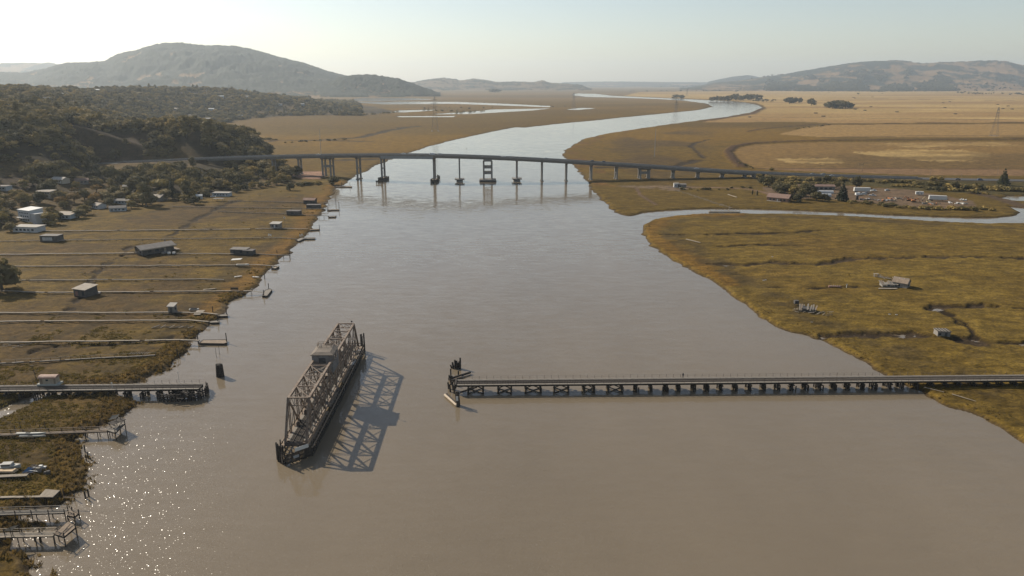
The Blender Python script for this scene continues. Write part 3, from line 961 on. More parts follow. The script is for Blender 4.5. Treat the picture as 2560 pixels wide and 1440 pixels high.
# operator's cabin above the centre
cab = MB().box(-3.05, -3.9, 10.9, 3.05, 3.9, 16.04)
cab.box(-3.2, -4.05, 10.6, 3.2, 4.05, 10.9)
for q in (-3.08, 3.0):
    for k in range(9):
        cab.box(q, -3.9 + k * .95, 10.9, q + .08, -3.82 + k * .95, 16.0)
for k in range(7):
    cab.box(-3.0 + k * .97, -3.97, 10.9, -2.92 + k * .97, -3.9, 16.0)
cabin = cab.build("cabin", mat("cabin_iron", (0.17, 0.175, 0.18), 0.7, 0.3, 0.5, col2=(0.12, 0.10, 0.085)), sw)
for q in (-1, 1):
    for k in (-2.1, .5):
        MB().box(q * 3.1 - .04, k, 13.4, q * 3.1 + .04, k + 1.5, 15.4).build("window", GLASS, cabin)
MB().box(-1.0, -4.02, 13.6, 1.0, -3.94, 15.2).build("window", GLASS, cabin)
rf = MB()
rf.add([(-3.4, -4.2, 16.05), (3.4, -4.2, 16.05), (3.4, 4.2, 16.05), (-3.4, 4.2, 16.05), (-3.4, -4.2, 16.2), (3.4, -4.2, 16.2), (3.4, 4.2, 16.2), (-3.4, 4.2, 16.2),
        (-2.2, -2.9, 16.75), (2.2, -2.9, 16.75), (2.2, 2.9, 16.75), (-2.2, 2.9, 16.75)],
       [(0, 3, 2, 1), (0, 1, 5, 4), (1, 2, 6, 5), (2, 3, 7, 6), (3, 0, 4, 7), (4, 5, 9, 8), (5, 6, 10, 9), (6, 7, 11, 10), (7, 4, 8, 11), (8, 9, 10, 11)])
roof = rf.build("roof", mat("pale_roof", (0.155, 0.13, 0.105), 0.85, 0.3, 0.4), sw)
m = MB()
for (a, b) in (((-2.6, 1.2), (1.6, 1.2)), ((1.6, 1.2), (1.6, 3.4)), ((1.6, 3.4), (-2.6, 3.4)), ((-2.6, 3.4), (-2.6, 1.2))):
    for z in (17.2, 17.75):
        m.beam((a[0], a[1], z), (b[0], b[1], z), .07, .07)
    for k in range(3):
        p = (a[0] + (b[0] - a[0]) * k / 3, a[1] + (b[1] - a[1]) * k / 3)
        m.beam((p[0], p[1], 16.3), (p[0], p[1], 17.75), .07, .07)
m.build("roof_railing", STEEL, roof)
MB().tube((1.7, 1.4, 16.6), (1.7, 1.4, 19.6), .06).box(1.5, 1.3, 19.0, 1.9, 1.5, 19.5).build("mast", STEEL, roof)
for q in (-1, 1):                               # white bracing in front of the cabin
    MB().beam((-HW_, -7.7, 11.6), (HW_, -7.72, 14.2), .12, .16).build("white_brace", WHITE, sw) if q < 0 else MB().beam((HW_, -7.5, 11.6), (-HW_, -7.52, 14.2), .12, .16).build("white_brace", WHITE, sw)
MB().tube((2.2, 30.4, ZT), (2.2, 30.4, ZT + 1.5), .07).box(1.9, 30.3, ZT + .9, 2.5, 30.5, ZT + 1.3).build("lantern", STEEL_D, sw)
# turntable
m = MB().tube((0, 0, 2.35), (0, 0, 3.2), 3.6, 3.6, 28).tube((0, 0, 3.2), (0, 0, 3.5), 3.0, 3.0, 28)
m.build("turntable", STEEL_D, sw)
pv_t = thing("pivot_pier", "round dark pier under the turntable of the open swing bridge", "pier", (BX, BY, 0), BRZ)
MB().tube((0, 0, -2), (0, 0, 2.2), 3.7, 3.7, 28).build("shaft", CONC_D, pv_t)
MB().tube((0, 0, 2.2), (0, 0, 2.35), 4.0, 4.0, 28).build("cap", CONC_D, pv_t)

# ---- timber fender round the open span
fd = thing("timber_fender", "long black timber pile fender around the open swing span", "fender", (BX, BY, 0), BRZ)
FR, FL, FN, FF = 4.0, -4.4, -41.0, 43.0
outline = [(FR, -36.0), (FR, 38.5), (2.5, FF), (-2.0, FF), (FL, 39.0), (FL, -37.5), (-1.8, FN)]


def pile_mesh(h=3.0, r=.17, seed=0, n=7, zb=-2.2):
    rr = random.Random(seed)
    m = MB()
    m.tube((rr.uniform(-.08, .08), rr.uniform(-.08, .08), zb), (0, 0, h), r * 1.08, r * .92, n)
    return m.mesh("pile", WOOD_D)


PILES = [pile_mesh(1.0, .19, k, zb=-1.0) for k in range(3)]      # from -1 to +1, scaled to height
n_out = len(outline)
cnt = 0
for i in range(n_out):
    a, b = Vector((*outline[i], 0)), Vector((*outline[(i + 1) % n_out], 0))
    n = max(2, int((b - a).length / 1.75))
    for k in range(n):
        p = a.lerp(b, k / n)
        near = p.y < -34 or p.y > 37
        h = 3.2 + rnd.uniform(-.25, .25) + (0.9 + rnd.uniform(-.4, .6) if near else 0)
        link("pile", PILES[cnt % 3], fd, (p.x, p.y, 0), (rnd.uniform(-.02, .02), rnd.uniform(-.02, .02), rnd.random() * 6), (1, 1, h))
        cnt += 1
    d = (b - a).normalized()
    nrm = Vector((d.y, -d.x, 0))
    for z in (.55, 1.6, 2.75):
        MB().beam(a + nrm * .26 + Vector((0, 0, z)), b + nrm * .26 + Vector((0, 0, z)), .22, .32).build("wale", WOOD_D if z < 2.5 else WOOD_B, fd)
for (x, y) in ((3.6, 39.6), (2.9, 41.0), (3.9, 41.6), (3.3, 40.4)):
    link("pile", PILES[0], fd, (x, y, 0), (.02, -.03, 1), (1.5, 1.5, 7.2 + rnd.uniform(-.6, .5)))
for (x, y) in ((-4.6, -38.0), (-4.1, -38.9), (-3.4, -39.6), (-4.9, -37.2), (-2.5, -40.4)):
    link("pile", PILES[1], fd, (x, y, 0), (.02, -.03, 1), (1.3, 1.3, 4.8 + rnd.uniform(-.6, .6)))
m = MB()                                         # plank sheathing at the prow
for (a, b) in ((outline[6], outline[0]), (outline[5], outline[6])):
    A, B = Vector((*a, 0)), Vector((*b, 0))
    d = (B - A).normalized(); nrm = Vector((d.y, -d.x, 0)) * .45
    L = (B - A).length
    k = .2
    while k < L - .3:
        m.beam(A + d * k + nrm + Vector((0, 0, .4)), A + d * k + nrm + Vector((0, 0, 3.3 + rnd.uniform(-.4, .3))), .24, .1, up=nrm)
        k += .33
tag(m.build("sheathing", WOOD_D, fd), kind="stuff")
wb_ = MB().box(-.42, 0, 3.02, .42, 2.9, 3.1).mesh("walkway_board", WOOD_B)
for s in (-1, 1):
    yy = -36
    while yy < 38:
        if rnd.random() < .8:
            link("walkway_board", wb_, fd, (FR - .75 if s > 0 else FL + .75, yy, 0))
        yy += 3
A, B = Vector((*outline[6], 0)), Vector((*outline[0], 0))
d = (B - A).normalized(); nrm = Vector((d.y, -d.x, 0))
sg = thing("sign_board", "long white sign board fixed on the fender prow of the swing bridge", "sign", (BX, BY, 0), BRZ)
MB().beam(A + d * 2.6 + nrm * .62 + Vector((0, 0, 3.75)), A + d * 6.4 + nrm * .62 + Vector((0, 0, 3.75)), .06, 1.0).build("board", WHITE, sg)
MB().beam(A + d * 3.2 + nrm * .53 + Vector((0, 0, 2.6)), A + d * 3.2 + nrm * .53 + Vector((0, 0, 4.2)), .12, .1, up=nrm).build("post", WOOD_D, sg)
MB().beam(A + d * 5.8 + nrm * .53 + Vector((0, 0, 2.6)), A + d * 5.8 + nrm * .53 + Vector((0, 0, 4.2)), .12, .1, up=nrm).build("post", WOOD_D, sg)
tag(MB().beam(Vector((BX, BY, 0)) + A + d * 2.0 + nrm * .70 + Vector((.65, 0, 1.9)), Vector((BX, BY, 0)) + A + d * 3.5 + nrm * .7 + Vector((.65, 0, 1.9)), .05, .75).build("notice_plate", GALV),
    "small grey plate under the white board on the fender prow", "sign")

# ---------------------------------------------------------------- railway trestles
ZTR = 3.2
_pl = [pile_mesh(1.0, .17, 20 + k, 7, zb=0.0) for k in range(4)]


def bent(parent, x, y, z_cap, width=4.4, npile=5, ground=-1.5, seed=0, cross=True, clutter=0):
    rr = random.Random(seed)
    cap = MB().box(x - .2, y - width / 2 - .2, z_cap - .36, x + .2, y + width / 2 + .2, z_cap).build("bent", WOOD_D, parent)
    for k in range(npile):
        u = (k / (npile - 1) - .5)
        yy = y + u * (width - .5)
        hh = z_cap - .36 - ground
        link("pile", _pl[rr.randrange(4)], cap, (x + rr.uniform(-.08, .08), yy, ground), (-u * .10, 0, rr.random() * 6), (1.25, 1.25, hh))
    if cross:
        MB().beam((x - .26, y - width / 2, z_cap - .5), (x - .26, y + width / 2, max(ground, 0) + .25), .1, .26).build("brace", WOOD_D, cap)
        MB().beam((x + .26, y + width / 2, z_cap - .5), (x + .26, y - width / 2, max(ground, 0) + .25), .1, .26).build("brace", WOOD_D, cap)
    for k in range(clutter):
        yy = y + rr.uniform(-.45, .45) * width
        link("pile", _pl[k % 4], cap, (x + rr.uniform(.3, .9) * rr.choice((-1, 1)), yy, ground), (0, 0, 0), (1.3, 1.3, z_cap - .4 - ground - rr.uniform(0, .5)))
    return cap


def trestle(label, ax, ay, bx, by, posts, seed, rail_h=1.2, gap_ties=0.0):
    """deck from (ax, ay) to (bx, by): rails, ties, side walks and posts; local x runs along"""
    L = math.hypot(bx - ax, by - ay)
    t = thing("railway_trestle", label, "railway bridge", (ax, ay, 0), math.atan2(by - ay, bx - ax))
    rr = random.Random(seed)
    z = ZTR
    for yy in (-1.3, -.75, .75, 1.3):
        MB().box(0, yy - .14, z - .95, L, yy + .14, z - .25).build("stringer", WOOD_D, t)
    m = MB(); x = .1
    while x < L:
        m.box(x, -1.42, z - .22, x + .23, 1.42, z)
        x += .52
    tag(m.build("tie", WOOD_T, t), kind="stuff")
    for yy in (-.76, .76):
        MB().box(0, yy - .045, z + .01, L, yy + .045, z + .17).build("rail", RAIL_M, t)
    for y0, y1 in ((-2.35, -1.5), (1.5, 2.35)):
        m = MB(); x = 0
        while x < L:
            n = min(rr.uniform(3, 5), L - x)
            for q in range(3):
                a = y0 + (y1 - y0) * q / 3
                m.box(x, a + .015, z - .06, x + n - .03, a + (y1 - y0) / 3 - .015, z + .02 + rr.uniform(0, .03))
            x += n
        m.build("walkway", WOOD_G, t)
        m = MB(); x = .3
        while x < L:
            m.box(x, min(y0, y1), z - .28, x + .18, max(y0, y1), z - .07)
            x += 1.8
        tag(m.build("outrigger", WOOD_D, t), kind="stuff")
    pm = MB().beam((0, 0, -.25), (0, 0, rail_h), .07, .07).mesh("railing_post", STEEL_D)
    for yy in (-2.42, 2.42):
        n = int(L / posts)
        for k in range(n + 1):
            link("railing_post", pm, t, (k * posts + .2, yy, z), (rr.uniform(-.06, .06), rr.uniform(-.05, .05), 0), (1, 1, rr.uniform(.85, 1.05)))
        MB().beam((0, yy, z + rail_h * .92), (L, yy, z + rail_h * .92), .025, .025).beam((0, yy, z + rail_h * .5), (L, yy, z + rail_h * .5), .025, .025).build("railing_wire", STEEL_D, t)
    return t, L


TA, TB = (-17.6, 215.7), (205.0, 220.6)
tr, TL = trestle("long dark timber trestle with empty rail track on the right", *TA, *TB, 2.32, 3)
ang = math.atan2(TB[1] - TA[1], TB[0] - TA[0])
bents_px = [(1170, 1), (1207, 1), (1245, 1), (1278, 1), (1315, 1), (1352, 1), (1387, 1), (1422, 1), (1461, 1), (1487, 1), (1523, 1), (1557, 1)] + \
    [(p, 2) for p in (1593, 1631, 1668, 1702, 1740, 1775, 1810, 1847, 1883, 1918, 1955, 1991, 2026, 2062, 2098, 2134, 2171, 2203, 2242, 2273, 2309, 2347, 2383, 2419, 2455, 2491, 2527, 2563, 2599, 2640)]
bx_local = []
for i, (p, kind) in enumerate(bents_px):
    w = P(p, 975, 1.5)
    x = (w.x - TA[0]) * 1.0
    gz = float(ground_z(w.x, 216.0)[0])
    bent(tr, x, 0, ZTR - .95, 4.4, 4 if kind == 1 else 5, min(gz, -.6) - .4, 100 + i, True, 0 if kind == 1 else 4)
    bx_local.append((x, kind))
for i in range(0, 12, 2):                       # long braces between paired bents
    x0, x1 = bx_local[i][0], bx_local[i + 1][0]
    for yy in (-2.0, 2.0):
        MB().beam((x0, yy, ZTR - 1.2), (x1, yy - .12, .15), .14, .3).build("long_brace", WOOD_D, tr)
        MB().beam((x1, yy + .16, ZTR - 1.2), (x0, yy + .04, .15), .14, .3).build("long_brace", WOOD_D, tr)
MB().box(-.5, -2.3, ZTR - 1.2, .0, 2.3, ZTR + .25).build("end_beam", WOOD_D, tr)
for yy in (-1.4, -.4, .8, 1.7):
    link("pile", _pl[1], tr, (-.8, yy, -1.5), (0, .03, 0), (1.5, 1.5, 4.2))
MB().beam((1.2, -2.4, .9), (6.5, -1.9, ZTR - .9), .35, .35).beam((.3, -2.2, .3), (5.0, -2.3, 2.0), .3, .3).build("strut", WOOD_D, tr)

# loose fender work at the end of the right trestle
t = thing("broken_fender", "broken fender of dark piles with pale leaning log below the trestle end", "fender", (-17.4, 209, 0))
A, B = P(1112, 987, .5), P(1141, 1013, .5)
o = Vector((-17.4, 209, 0))
MB().tube(A - o, B - o, .38, .34, 10).build("log", mat("pale_log", (0.46, 0.38, 0.29), 0.9, 0.2, 1.2), t)
MB().tube(A - o + Vector((.5, 1.4, -.3)), B - o + Vector((.2, 1.2, -.2)), .28, .25, 8).build("log", WOOD_D, t)
for px_, py_, top, r in ((1145, 1016, 4.9, .42), (1142, 1012, 4.2, .35), (1148, 1013, 4.5, .33), (1126, 980, 2.6, .3), (1122, 972, 2.2, .3), (1133, 975, 2.9, .28), (1128, 962, 3.2, .3)):
    p = P(px_, py_, 0) - o
    MB().tube((p.x + .1, p.y, -1.5), (p.x - .25, p.y + .2, top), r, r * .85, 8).build("pile", WOOD_D, t)
p = P(1143, 997, 2.6) - o
MB().box(p.x - .35, p.y - .62, 2.2, p.x + .35, p.y - .54, 3.6).build("marker_board", WHITE, t)
t = thing("fender_boom", "dark log boom slanting off the far side of the trestle end", "fender", tuple(P(1150, 942, 0)))
o = t.location
A, B = P(1122, 948, .6), P(1176, 931, .6)
MB().tube(A - o, A.lerp(B, .72) - o, .45, .4, 9).tube(A.lerp(B, .74) - o, B - o, .4, .38, 9).build("log", WOOD_D, t)
MB().tube(A - o + Vector((.4, -1.0, -.2)), A.lerp(B, .6) - o + Vector((0, -1.0, -.2)), .3, .3, 8).build("log", WOOD_B, t)
for px_, py_, top in ((1127, 940, 2.6), (1146, 938, 1.6), (1123, 951, 1.9), (1130, 952, 1.8)):
    p = P(px_, py_, 0) - o
    MB().tube((p.x, p.y, -1), (p.x, p.y, top), .26, .23, 8).build("pile", WOOD_D, t)
t = thing("pile_cluster", "black leaning pile cluster in the water behind the trestle end", "piles", tuple(P(1143, 921, 0)))
for dx, dy, h, lx, r in ((-1.1, 0, 2.3, -.5, .4), (-.5, .5, 3.0, -.3, .38), (0, -.4, 2.2, .1, .42), (.6, .3, 2.6, .2, .4), (1.0, 0, 3.9, .1, .36), (1.1, -.6, 3.6, .0, .33), (-.2, 1.0, 2.6, 0, .36), (-1.5, .4, 1.2, -.8, .3)):
    MB().tube((dx, dy, -1.5), (dx + lx, dy * .6, h), r, r * .85, 8).build("pile", WOOD_D, t)
MB().tube((-1.6, -.3, .9), (.9, -.5, 1.3), .25, .22, 8).build("pile", WOOD_D, t)

# ---- left trestle with its shed
LA, LB = (-205.0, 209.8), (-97.6, 212.8)
tl, LL = trestle("shorter timber trestle with rail track ending on the left shore", *LA, *LB, 2.35, 9)
lang = math.atan2(LB[1] - LA[1], LB[0] - LA[0])
for i, p in enumerate((-60, -20, 20, 55, 90, 125, 160, 195, 235, 273, 312, 356, 393, 430, 470)):
    w = P(p, 985, 1.5)
    gz = float(ground_z(w.x, 211.5)[0])
    bent(tl, w.x - LA[0], 0, ZTR - .95, 4.8, 5, min(gz, -.5) - .5, 300 + i, True, 4 if i > 4 else 2)
t = thing("rest_pier", "black timber rest pier with fender piles at the left trestle end", "pier", (-100, 207, 0))
o = Vector((-100, 207, 0))
ring = [P(a, b, 0) - o for a, b in ((400, 1003), (440, 1004), (470, 1003), (495, 1000), (514, 990), (521, 978), (516, 970))]
for i in range(len(ring) - 1):
    for z in (.5, 1.35, 2.1):
        MB().beam(ring[i] + Vector((0, 0, z)), ring[i + 1] + Vector((0, 0, z)), .28, .34).build("wale", WOOD_D, t)
    n = 4
    for k in range(n):
        p = ring[i].lerp(ring[i + 1], k / n)
        link("pile", _pl[k], t, (p.x, p.y - .1, -1.5), (rnd.uniform(-.04, .04), rnd.uniform(-.04, .04), 0), (1.5, 1.5, 3.9 + rnd.uniform(-.3, .8)))
for k in range(16):
    p = P(rnd.uniform(420, 505), rnd.uniform(985, 997), 0) - o
    link("pile", _pl[k % 4], t, (p.x, p.y, -1.5), (rnd.uniform(-.08, .08), rnd.uniform(-.08, .08), 0), (1.5, 1.5, 3.4 + rnd.uniform(-.4, .6)))
m = MB()
for k in range(9):
    a = P(rnd.uniform(425, 490), rnd.uniform(980, 998), 1.9) - o
    m.beam(a, a + Vector((rnd.uniform(2, 5), rnd.uniform(-.8, .8), rnd.uniform(-.3, .3))), .3, .22)
m.build("planking", WOOD_D, t)
for (a, b, c, e) in ((412, 990, 470, 985), (440, 975, 470, 990), (480, 972, 505, 985)):
    MB().beam(P(a, b, 2.4) - o, P(c, e, 2.3) - o, .22, .28).build("beam", WOOD_D, t)

sh = thing("trackside_shed", "small pale shed with arched rusty roof astride the left trestle track", "shed", tuple(P(126, 962, ZTR)), lang)
MB().box(-3.4, -1.3, .2, 3.4, 1.3, .75).build("sill", mat("pale_green_grey", (0.33, 0.34, 0.31), 0.8, 0.15, 0.6), sh)
wl_ = MB().box(-2.5, -1.15, .75, 2.5, 1.15, 2.7).build("wall", mat("cream_boards", (0.34, 0.29, 0.22), 0.85, 0.2, 0.9), sh)
MB().box(-.5, -1.2, 1.75, .25, -1.14, 2.3).build("window", GLASS, wl_)
MB().box(-2.3, -1.2, .8, -1.5, -1.14, 2.6).build("door", WOOD_B, wl_)
MB().box(1.9, -1.2, .8, 2.45, -1.14, 2.7).build("door", WOOD_B, wl_)
m = MB(); prof = [(math.cos(a), math.sin(a)) for a in np.linspace(math.pi, 0, 9)]
vs = [(xx, q[0] * 1.45, 2.65 + q[1] * .75) for xx in (-2.8, 2.8) for q in prof]
m.add(vs, [(k, k + 1, 9 + k + 1, 9 + k) for k in range(8)] + [tuple(range(8, -1, -1)), tuple(range(9, 18)), (0, 9, 17, 8)])
m.build("roof", mat("rusty_roof", (0.30, 0.20, 0.155), 0.7, 0.3, 0.6, col2=(0.2, 0.12, 0.09)), sh)
t = thing("signal_mast", "thin leaning pole beside the shed on the left trestle", "pole", tuple(P(93, 962, ZTR)))
MB().tube((0, .5, -.5), (-1.0, .7, 6.2), .11, .08).build("pole", WOOD_D, t)
MB().box(-1.7, .55, 6.0, -.4, .85, 6.2).build("arm", WOOD_D, t)
t = thing("lamp_mast", "short thin mast with small lamp near the left trestle end", "pole", tuple(P(447, 959, ZTR)))
MB().tube((0, .4, 0), (0, .4, 3.6), .05, .04).build("mast", GALV, t)
MB().tube((0, .4, 3.6), (0, .4, 3.95), .14, .1).build("lamp", WHITE, t)
t = thing("milepost", "white post with small plate beside the left trestle rails", "post", tuple(P(286, 966, ZTR)))
MB().beam((0, -1.2, 0), (0, -1.2, 1.7), .12, .12).build("post", WHITE, t)
MB().box(-.25, -1.28, 1.5, .25, -1.24, 1.9).build("plate", WHITE, t)

# ---- dolphin off the left bank
t = thing("dolphin", "dark tapered timber dolphin standing alone off the left bank", "dolphin", tuple(P(551, 941, 0)))
for k in range(11):
    a = 2 * math.pi * k / 11
    MB().tube((1.15 * math.cos(a), 1.15 * math.sin(a), -2), (.85 * math.cos(a), .85 * math.sin(a), 4.4 + rnd.uniform(-.15, .15)), .3, .26, 8).build("pile", WOOD_D, t)
MB().tube((0, 0, 4.0), (0, 0, 4.5), .8, .6, 10).build("cap", WOOD_D, t)
for z in (1.4, 3.6):
    MB().tube((0, 0, z), (0, 0, z + .2), 1.32 - z * .06, 1.32 - z * .06, 16).build("band", STEEL_D, t)
for px_, py_, top in ((541, 893, 3.6), (549, 886, 3.6)):
    p = P(px_, py_, 0)
    tag(MB().tube((p.x, p.y, -1.5), (p.x, p.y, top), .09, .06).build("marker_pole", WOOD_D), "thin bare pole in the water " + ("left" if px_ == 541 else "right") + " of the pair behind the dolphin", "pole", "thin poles behind the dolphin")
for px_, py_, top, w_ in ((444, 891, 3.0, "taller"), (449, 896, 2.2, "shorter")):
    p = P(px_, py_, 0)
    tag(MB().tube((p.x, p.y, -1.2), (p.x + .1, p.y, top), .16, .14).build("mooring_pile", WOOD_D), w_ + " of two dark piles standing in the drowned reeds on the left", "pile", "piles in the drowned reeds")

# ---------------------------------------------------------------- highway bridge
HD = catmull(HWP[1:16], 10)
hb = thing("highway_bridge", "long concrete highway bridge curving over the river", "bridge", (0, 740, 0))
O = Vector((0, 740, 0))
HALF = 6.6
sec = []
for i, p in enumerate(HD):
    d = (HD[min(i + 1, len(HD) - 1)] - HD[max(i - 1, 0)]); d.z = 0; d.normalize()
    n = Vector((-d.y, d.x, 0))
    sec.append((p - O, n))


def sweep(profile, name, m, rng=None):
    """closed profile of (across, z) swept along the road"""
    b = MB(); k = len(profile)
    s = sec if rng is None else sec[rng[0]:rng[1]]
    vs = [tuple(p + n * a + Vector((0, 0, z))) for p, n in s for a, z in profile]
    fs = []
    for i in range(len(s) - 1):
        for j in range(k):
            a, c = i * k + j, i * k + (j + 1) % k
            fs.append((a, a + k, c + k, c))
    fs += [tuple(range(k)), tuple(range(len(vs) - 1, len(vs) - k - 1, -1))]
    b.add(vs, fs)
    return b.build(name, m, hb)


sweep([(-HALF, -.35), (-HALF, 0), (HALF, 0), (HALF, -.35)], "deck", CONC)
sweep([(-HALF + .35, .006), (-HALF + .35, .03), (HALF - .35, .03), (HALF - .35, .006)], "roadway", ASPH)
for s in (-1, 1):
    sweep([(s * HALF - .2, .005), (s * HALF - .14, .85), (s * HALF + .1, .85), (s * HALF + .12, -.45)] if s > 0 else [(s * HALF + .2, .005), (s * HALF - .12, -.45), (s * HALF - .1, .85), (s * HALF + .14, .85)], "parapet", CONC)
    sweep([(s * HALF - .06, .95), (s * HALF - .06, 1.08), (s * HALF + .06, 1.08), (s * HALF + .06, .95)], "hand_rail", GALV)
sweep([(-.28, .034), (-.28, .75), (.28, .75), (.28, .034)], "median_barrier", CONC_D)
for y in (-3.3, 3.3, -6.0, 6.0):
    sweep([(y - .07, .034), (y - .07, .038), (y + .07, .038), (y + .07, .034)], "lane_line", WHITE)
i0 = 2 * 10 + 2
for y in (-5.2, -1.75, 1.75, 5.2):
    sweep([(y - .5, -2.3), (y - .5, -.36), (y + .5, -.36), (y + .5, -2.3)], "girder", CONC_D, (i0, 125))
# the long span with the pale steel girder
a_i = min(range(len(HD)), key=lambda i: abs(pix(HD[i].x, HD[i].y, HD[i].z)[0] - 956))
b_i = min(range(len(HD)), key=lambda i: abs(pix(HD[i].x, HD[i].y, HD[i].z)[0] - 1085))
for y in (-5.85, 5.85):
    sweep([(y - .12, -3.4), (y - .12, -.37), (y + .12, -.37), (y + .12, -3.4)], "plate_girder", GREYB, (a_i, b_i + 1))


def road_at(px_):
    best = min(range(len(HD) - 1), key=lambda i: abs(float(pix(HD[i].x, HD[i].y, HD[i].z)[0]) - px_))
    i = max(0, best - 1)
    x0 = [float(pix(HD[j].x, HD[j].y, HD[j].z)[0]) for j in range(i, min(i + 4, len(HD)))]
    for j in range(len(x0) - 1):
        if x0[j] <= px_ <= x0[j + 1]:
            f = (px_ - x0[j]) / (x0[j + 1] - x0[j])
            return HD[i + j].lerp(HD[i + j + 1], f), (sec[i + j][1]).lerp(sec[i + j + 1][1], f).normalized()
    return HD[best], sec[best][1]


def pier(px_, kind):
    p, n = road_at(px_)
    p = p - O
    u = Vector((n.y, -n.x, 0))           # along the road
    g = max(float(ground_z(p.x, p.y + 740)[0]), 0)
    zt = p.z - 2.3
    c = MB()
    V = lambda a, b, z: p + n * a + u * b + Vector((0, 0, z - p.z))
    if kind == "twin" or kind == "fender":
        c.add([tuple(V(a, b, z)) for z, w in ((zt - 1.5, 4.2), (zt, 6.3)) for a, b in ((-w, -.7), (w, -.7), (w, .7), (-w, .7))], MB.BF)
        cap = c.build("pier_cap", CONC, hb)
        for s in (-1, 1):
            MB().beam(V(s * 3.1, 0, min(g, 0) - 1.5), V(s * 3.1, 0, zt - 1.5), 1.5, 1.5, up=tuple(u)).build("column", CONC, cap)
        MB().beam(V(-3.1, 0, g + (zt - g) * .52), V(3.1, 0, g + (zt - g) * .52), .5, .9).build("tie_wall", CONC, cap)
        if kind == "twin":
            for s in (-1, 1):
                MB().beam(V(s * 3.1, 0, g - .6), V(s * 3.1, 0, g + .75), 2.8, 2.8, up=tuple(u)).build("footing", CONC_D, cap)
        if px_ in (1148, 1292):
            MB().beam(V(-6, 0, .6), V(6, 0, .6), 6.4, 1.3).beam(V(-5.5, 0, 2.6), V(5.5, 0, 2.6), 9.6, .9).build("footing", CONC_D, cap)
            for s in (-2.4, 2.4):
                MB().beam(V(-4, s, 1.2), V(-4, s, 2.2), 1.2, 1.2, up=tuple(u)).build("strut", CONC_D, cap)
        if kind == "fender":
            for s in (-1, 1):
                q = [V(-9, s * .4, 0), V(-6, s * 3.0, 0), V(6, s * 3.0, 0), V(9, s * .4, 0)]
                for i in range(3):
                    for z in (.5, 1.5, 2.4):
                        MB().beam((q[i].x, q[i].y, z), (q[i + 1].x, q[i + 1].y, z), .5, .85).build("wale", WOOD_D, cap)
                    for k in range(3):
                        w = q[i].lerp(q[i + 1], (k + .5) / 3)
                        MB().tube((w.x, w.y, -2), (w.x, w.y, 3.1), .3, .28, 7).build("fender_pile", WOOD_D, cap)
            MB().beam(V(-5.8, 0, 2.3), V(5.8, 0, 2.3), 5.0, .25).build("fender_deck", WOOD_B, cap)
    elif kind == "ladder":
        c.beam(V(-6.2, 0, zt - .9), V(6.2, 0, zt - .9), 8.2, 1.8)
        cap = c.build("pier_cap", CONC, hb)
        for s in (-1, 1):
            for b in (-4.0, 4.0):
                MB().beam(V(s * 3.6, b, -1.5), V(s * 3.6, b, zt - 1.8), 1.5, 1.5, up=tuple(u)).build("column", CONC, cap)
            for f in (.33, .66):
                z = 3.2 + (zt - 1.8 - 3.2) * f
                MB().beam(V(s * 3.6, -3.3, z), V(s * 3.6, 3.3, z), .9, 2.5).build("cross_beam", CONC, cap)
        MB().beam(V(-6.0, 0, 1.9), V(6.0, 0, 1.9), 16, 1.3).build("footing", CONC, cap)
        MB().beam(V(-6.4, 0, .55), V(6.4, 0, .55), 16.8, 1.4).build("fender_skirt", WOOD_D, cap)
    else:  # four columns with cross walls
        c.add([tuple(V(a, b, z)) for z, w in ((zt - 1.4, 4.4), (zt, 6.3)) for a, b in ((-w, -5.6), (w, -5.6), (w, 5.6), (-w, 5.6))], MB.BF)
        cap = c.build("pier_cap", CONC, hb)
        for b in (-4.6, 4.6):
            for s in (-1, 1):
                MB().beam(V(s * 3.1, b, g - .5), V(s * 3.1, b, zt - 1.4), 1.4, 1.4, up=tuple(u)).build("column", CONC, cap)
                MB().beam(V(s * 3.1, b, g - .3), V(s * 3.1, b, g + .6), 2.6, 2.6, up=tuple(u)).build("footing", CONC_D, cap)
        for s in (-1, 1):
            MB().beam(V(s * 3.1, -3.9, g + (zt - g) * .55), V(s * 3.1, 3.9, g + (zt - g) * .55), .8, 1.8).build("cross_beam", CONC, cap)


for px_, kind in ((683, "twin"), (748, "twin"), (818, "quad"), (895, "twin"), (956, "fender"), (1085, "fender"), (1148, "twin"), (1219, "ladder"), (1292, "twin"), (1355, "twin"), (1416, "twin"),
                  (1478, "twin"), (1541, "twin"), (1611, "quad"), (1683, "twin"), (1745, "twin"), (1806, "twin"), (1862, "twin")):
    pier(px_, kind)
# abutment on the right shore
p, n = road_at(1885)
MB().beam(p - O - n * 6.4 + Vector((0, 0, -3.2)), p - O + n * 6.4 + Vector((0, 0, -3.2)), 2.2, 5.6).build("abutment", CONC, hb)
# lone fender pieces by the bridge piers
t = thing("fender_stub", "short black fender pier standing out left of the second river pier", "fender", tuple(P(949, 459, 0)))
for k in range(5):
    MB().tube((-3 + k * 1.5, 0, -2), (-3 + k * 1.5, 0, 3.0 + .3 * (k % 2)), .4, .36, 7).build("pile", WOOD_D, t)
MB().box(-3.6, -.7, 1.2, 3.6, -.4, 2.6).build("wale", WOOD_D, t)
t = thing("fender_stub", "detached black fender stub right of the middle fendered pier", "fender", tuple(P(1096, 447, 0)))
for k in range(4):
    MB().tube((-1 + k * .8, .3 * (k % 2), -2), (-1 + k * .8, .3, 4.2 - k * .3), .4, .36, 7).build("pile", WOOD_D, t)
MB().beam((-4.5, -3, 2.4), (-.6, 0, 2.8), .5, .6).build("walkway", WOOD_B, t)

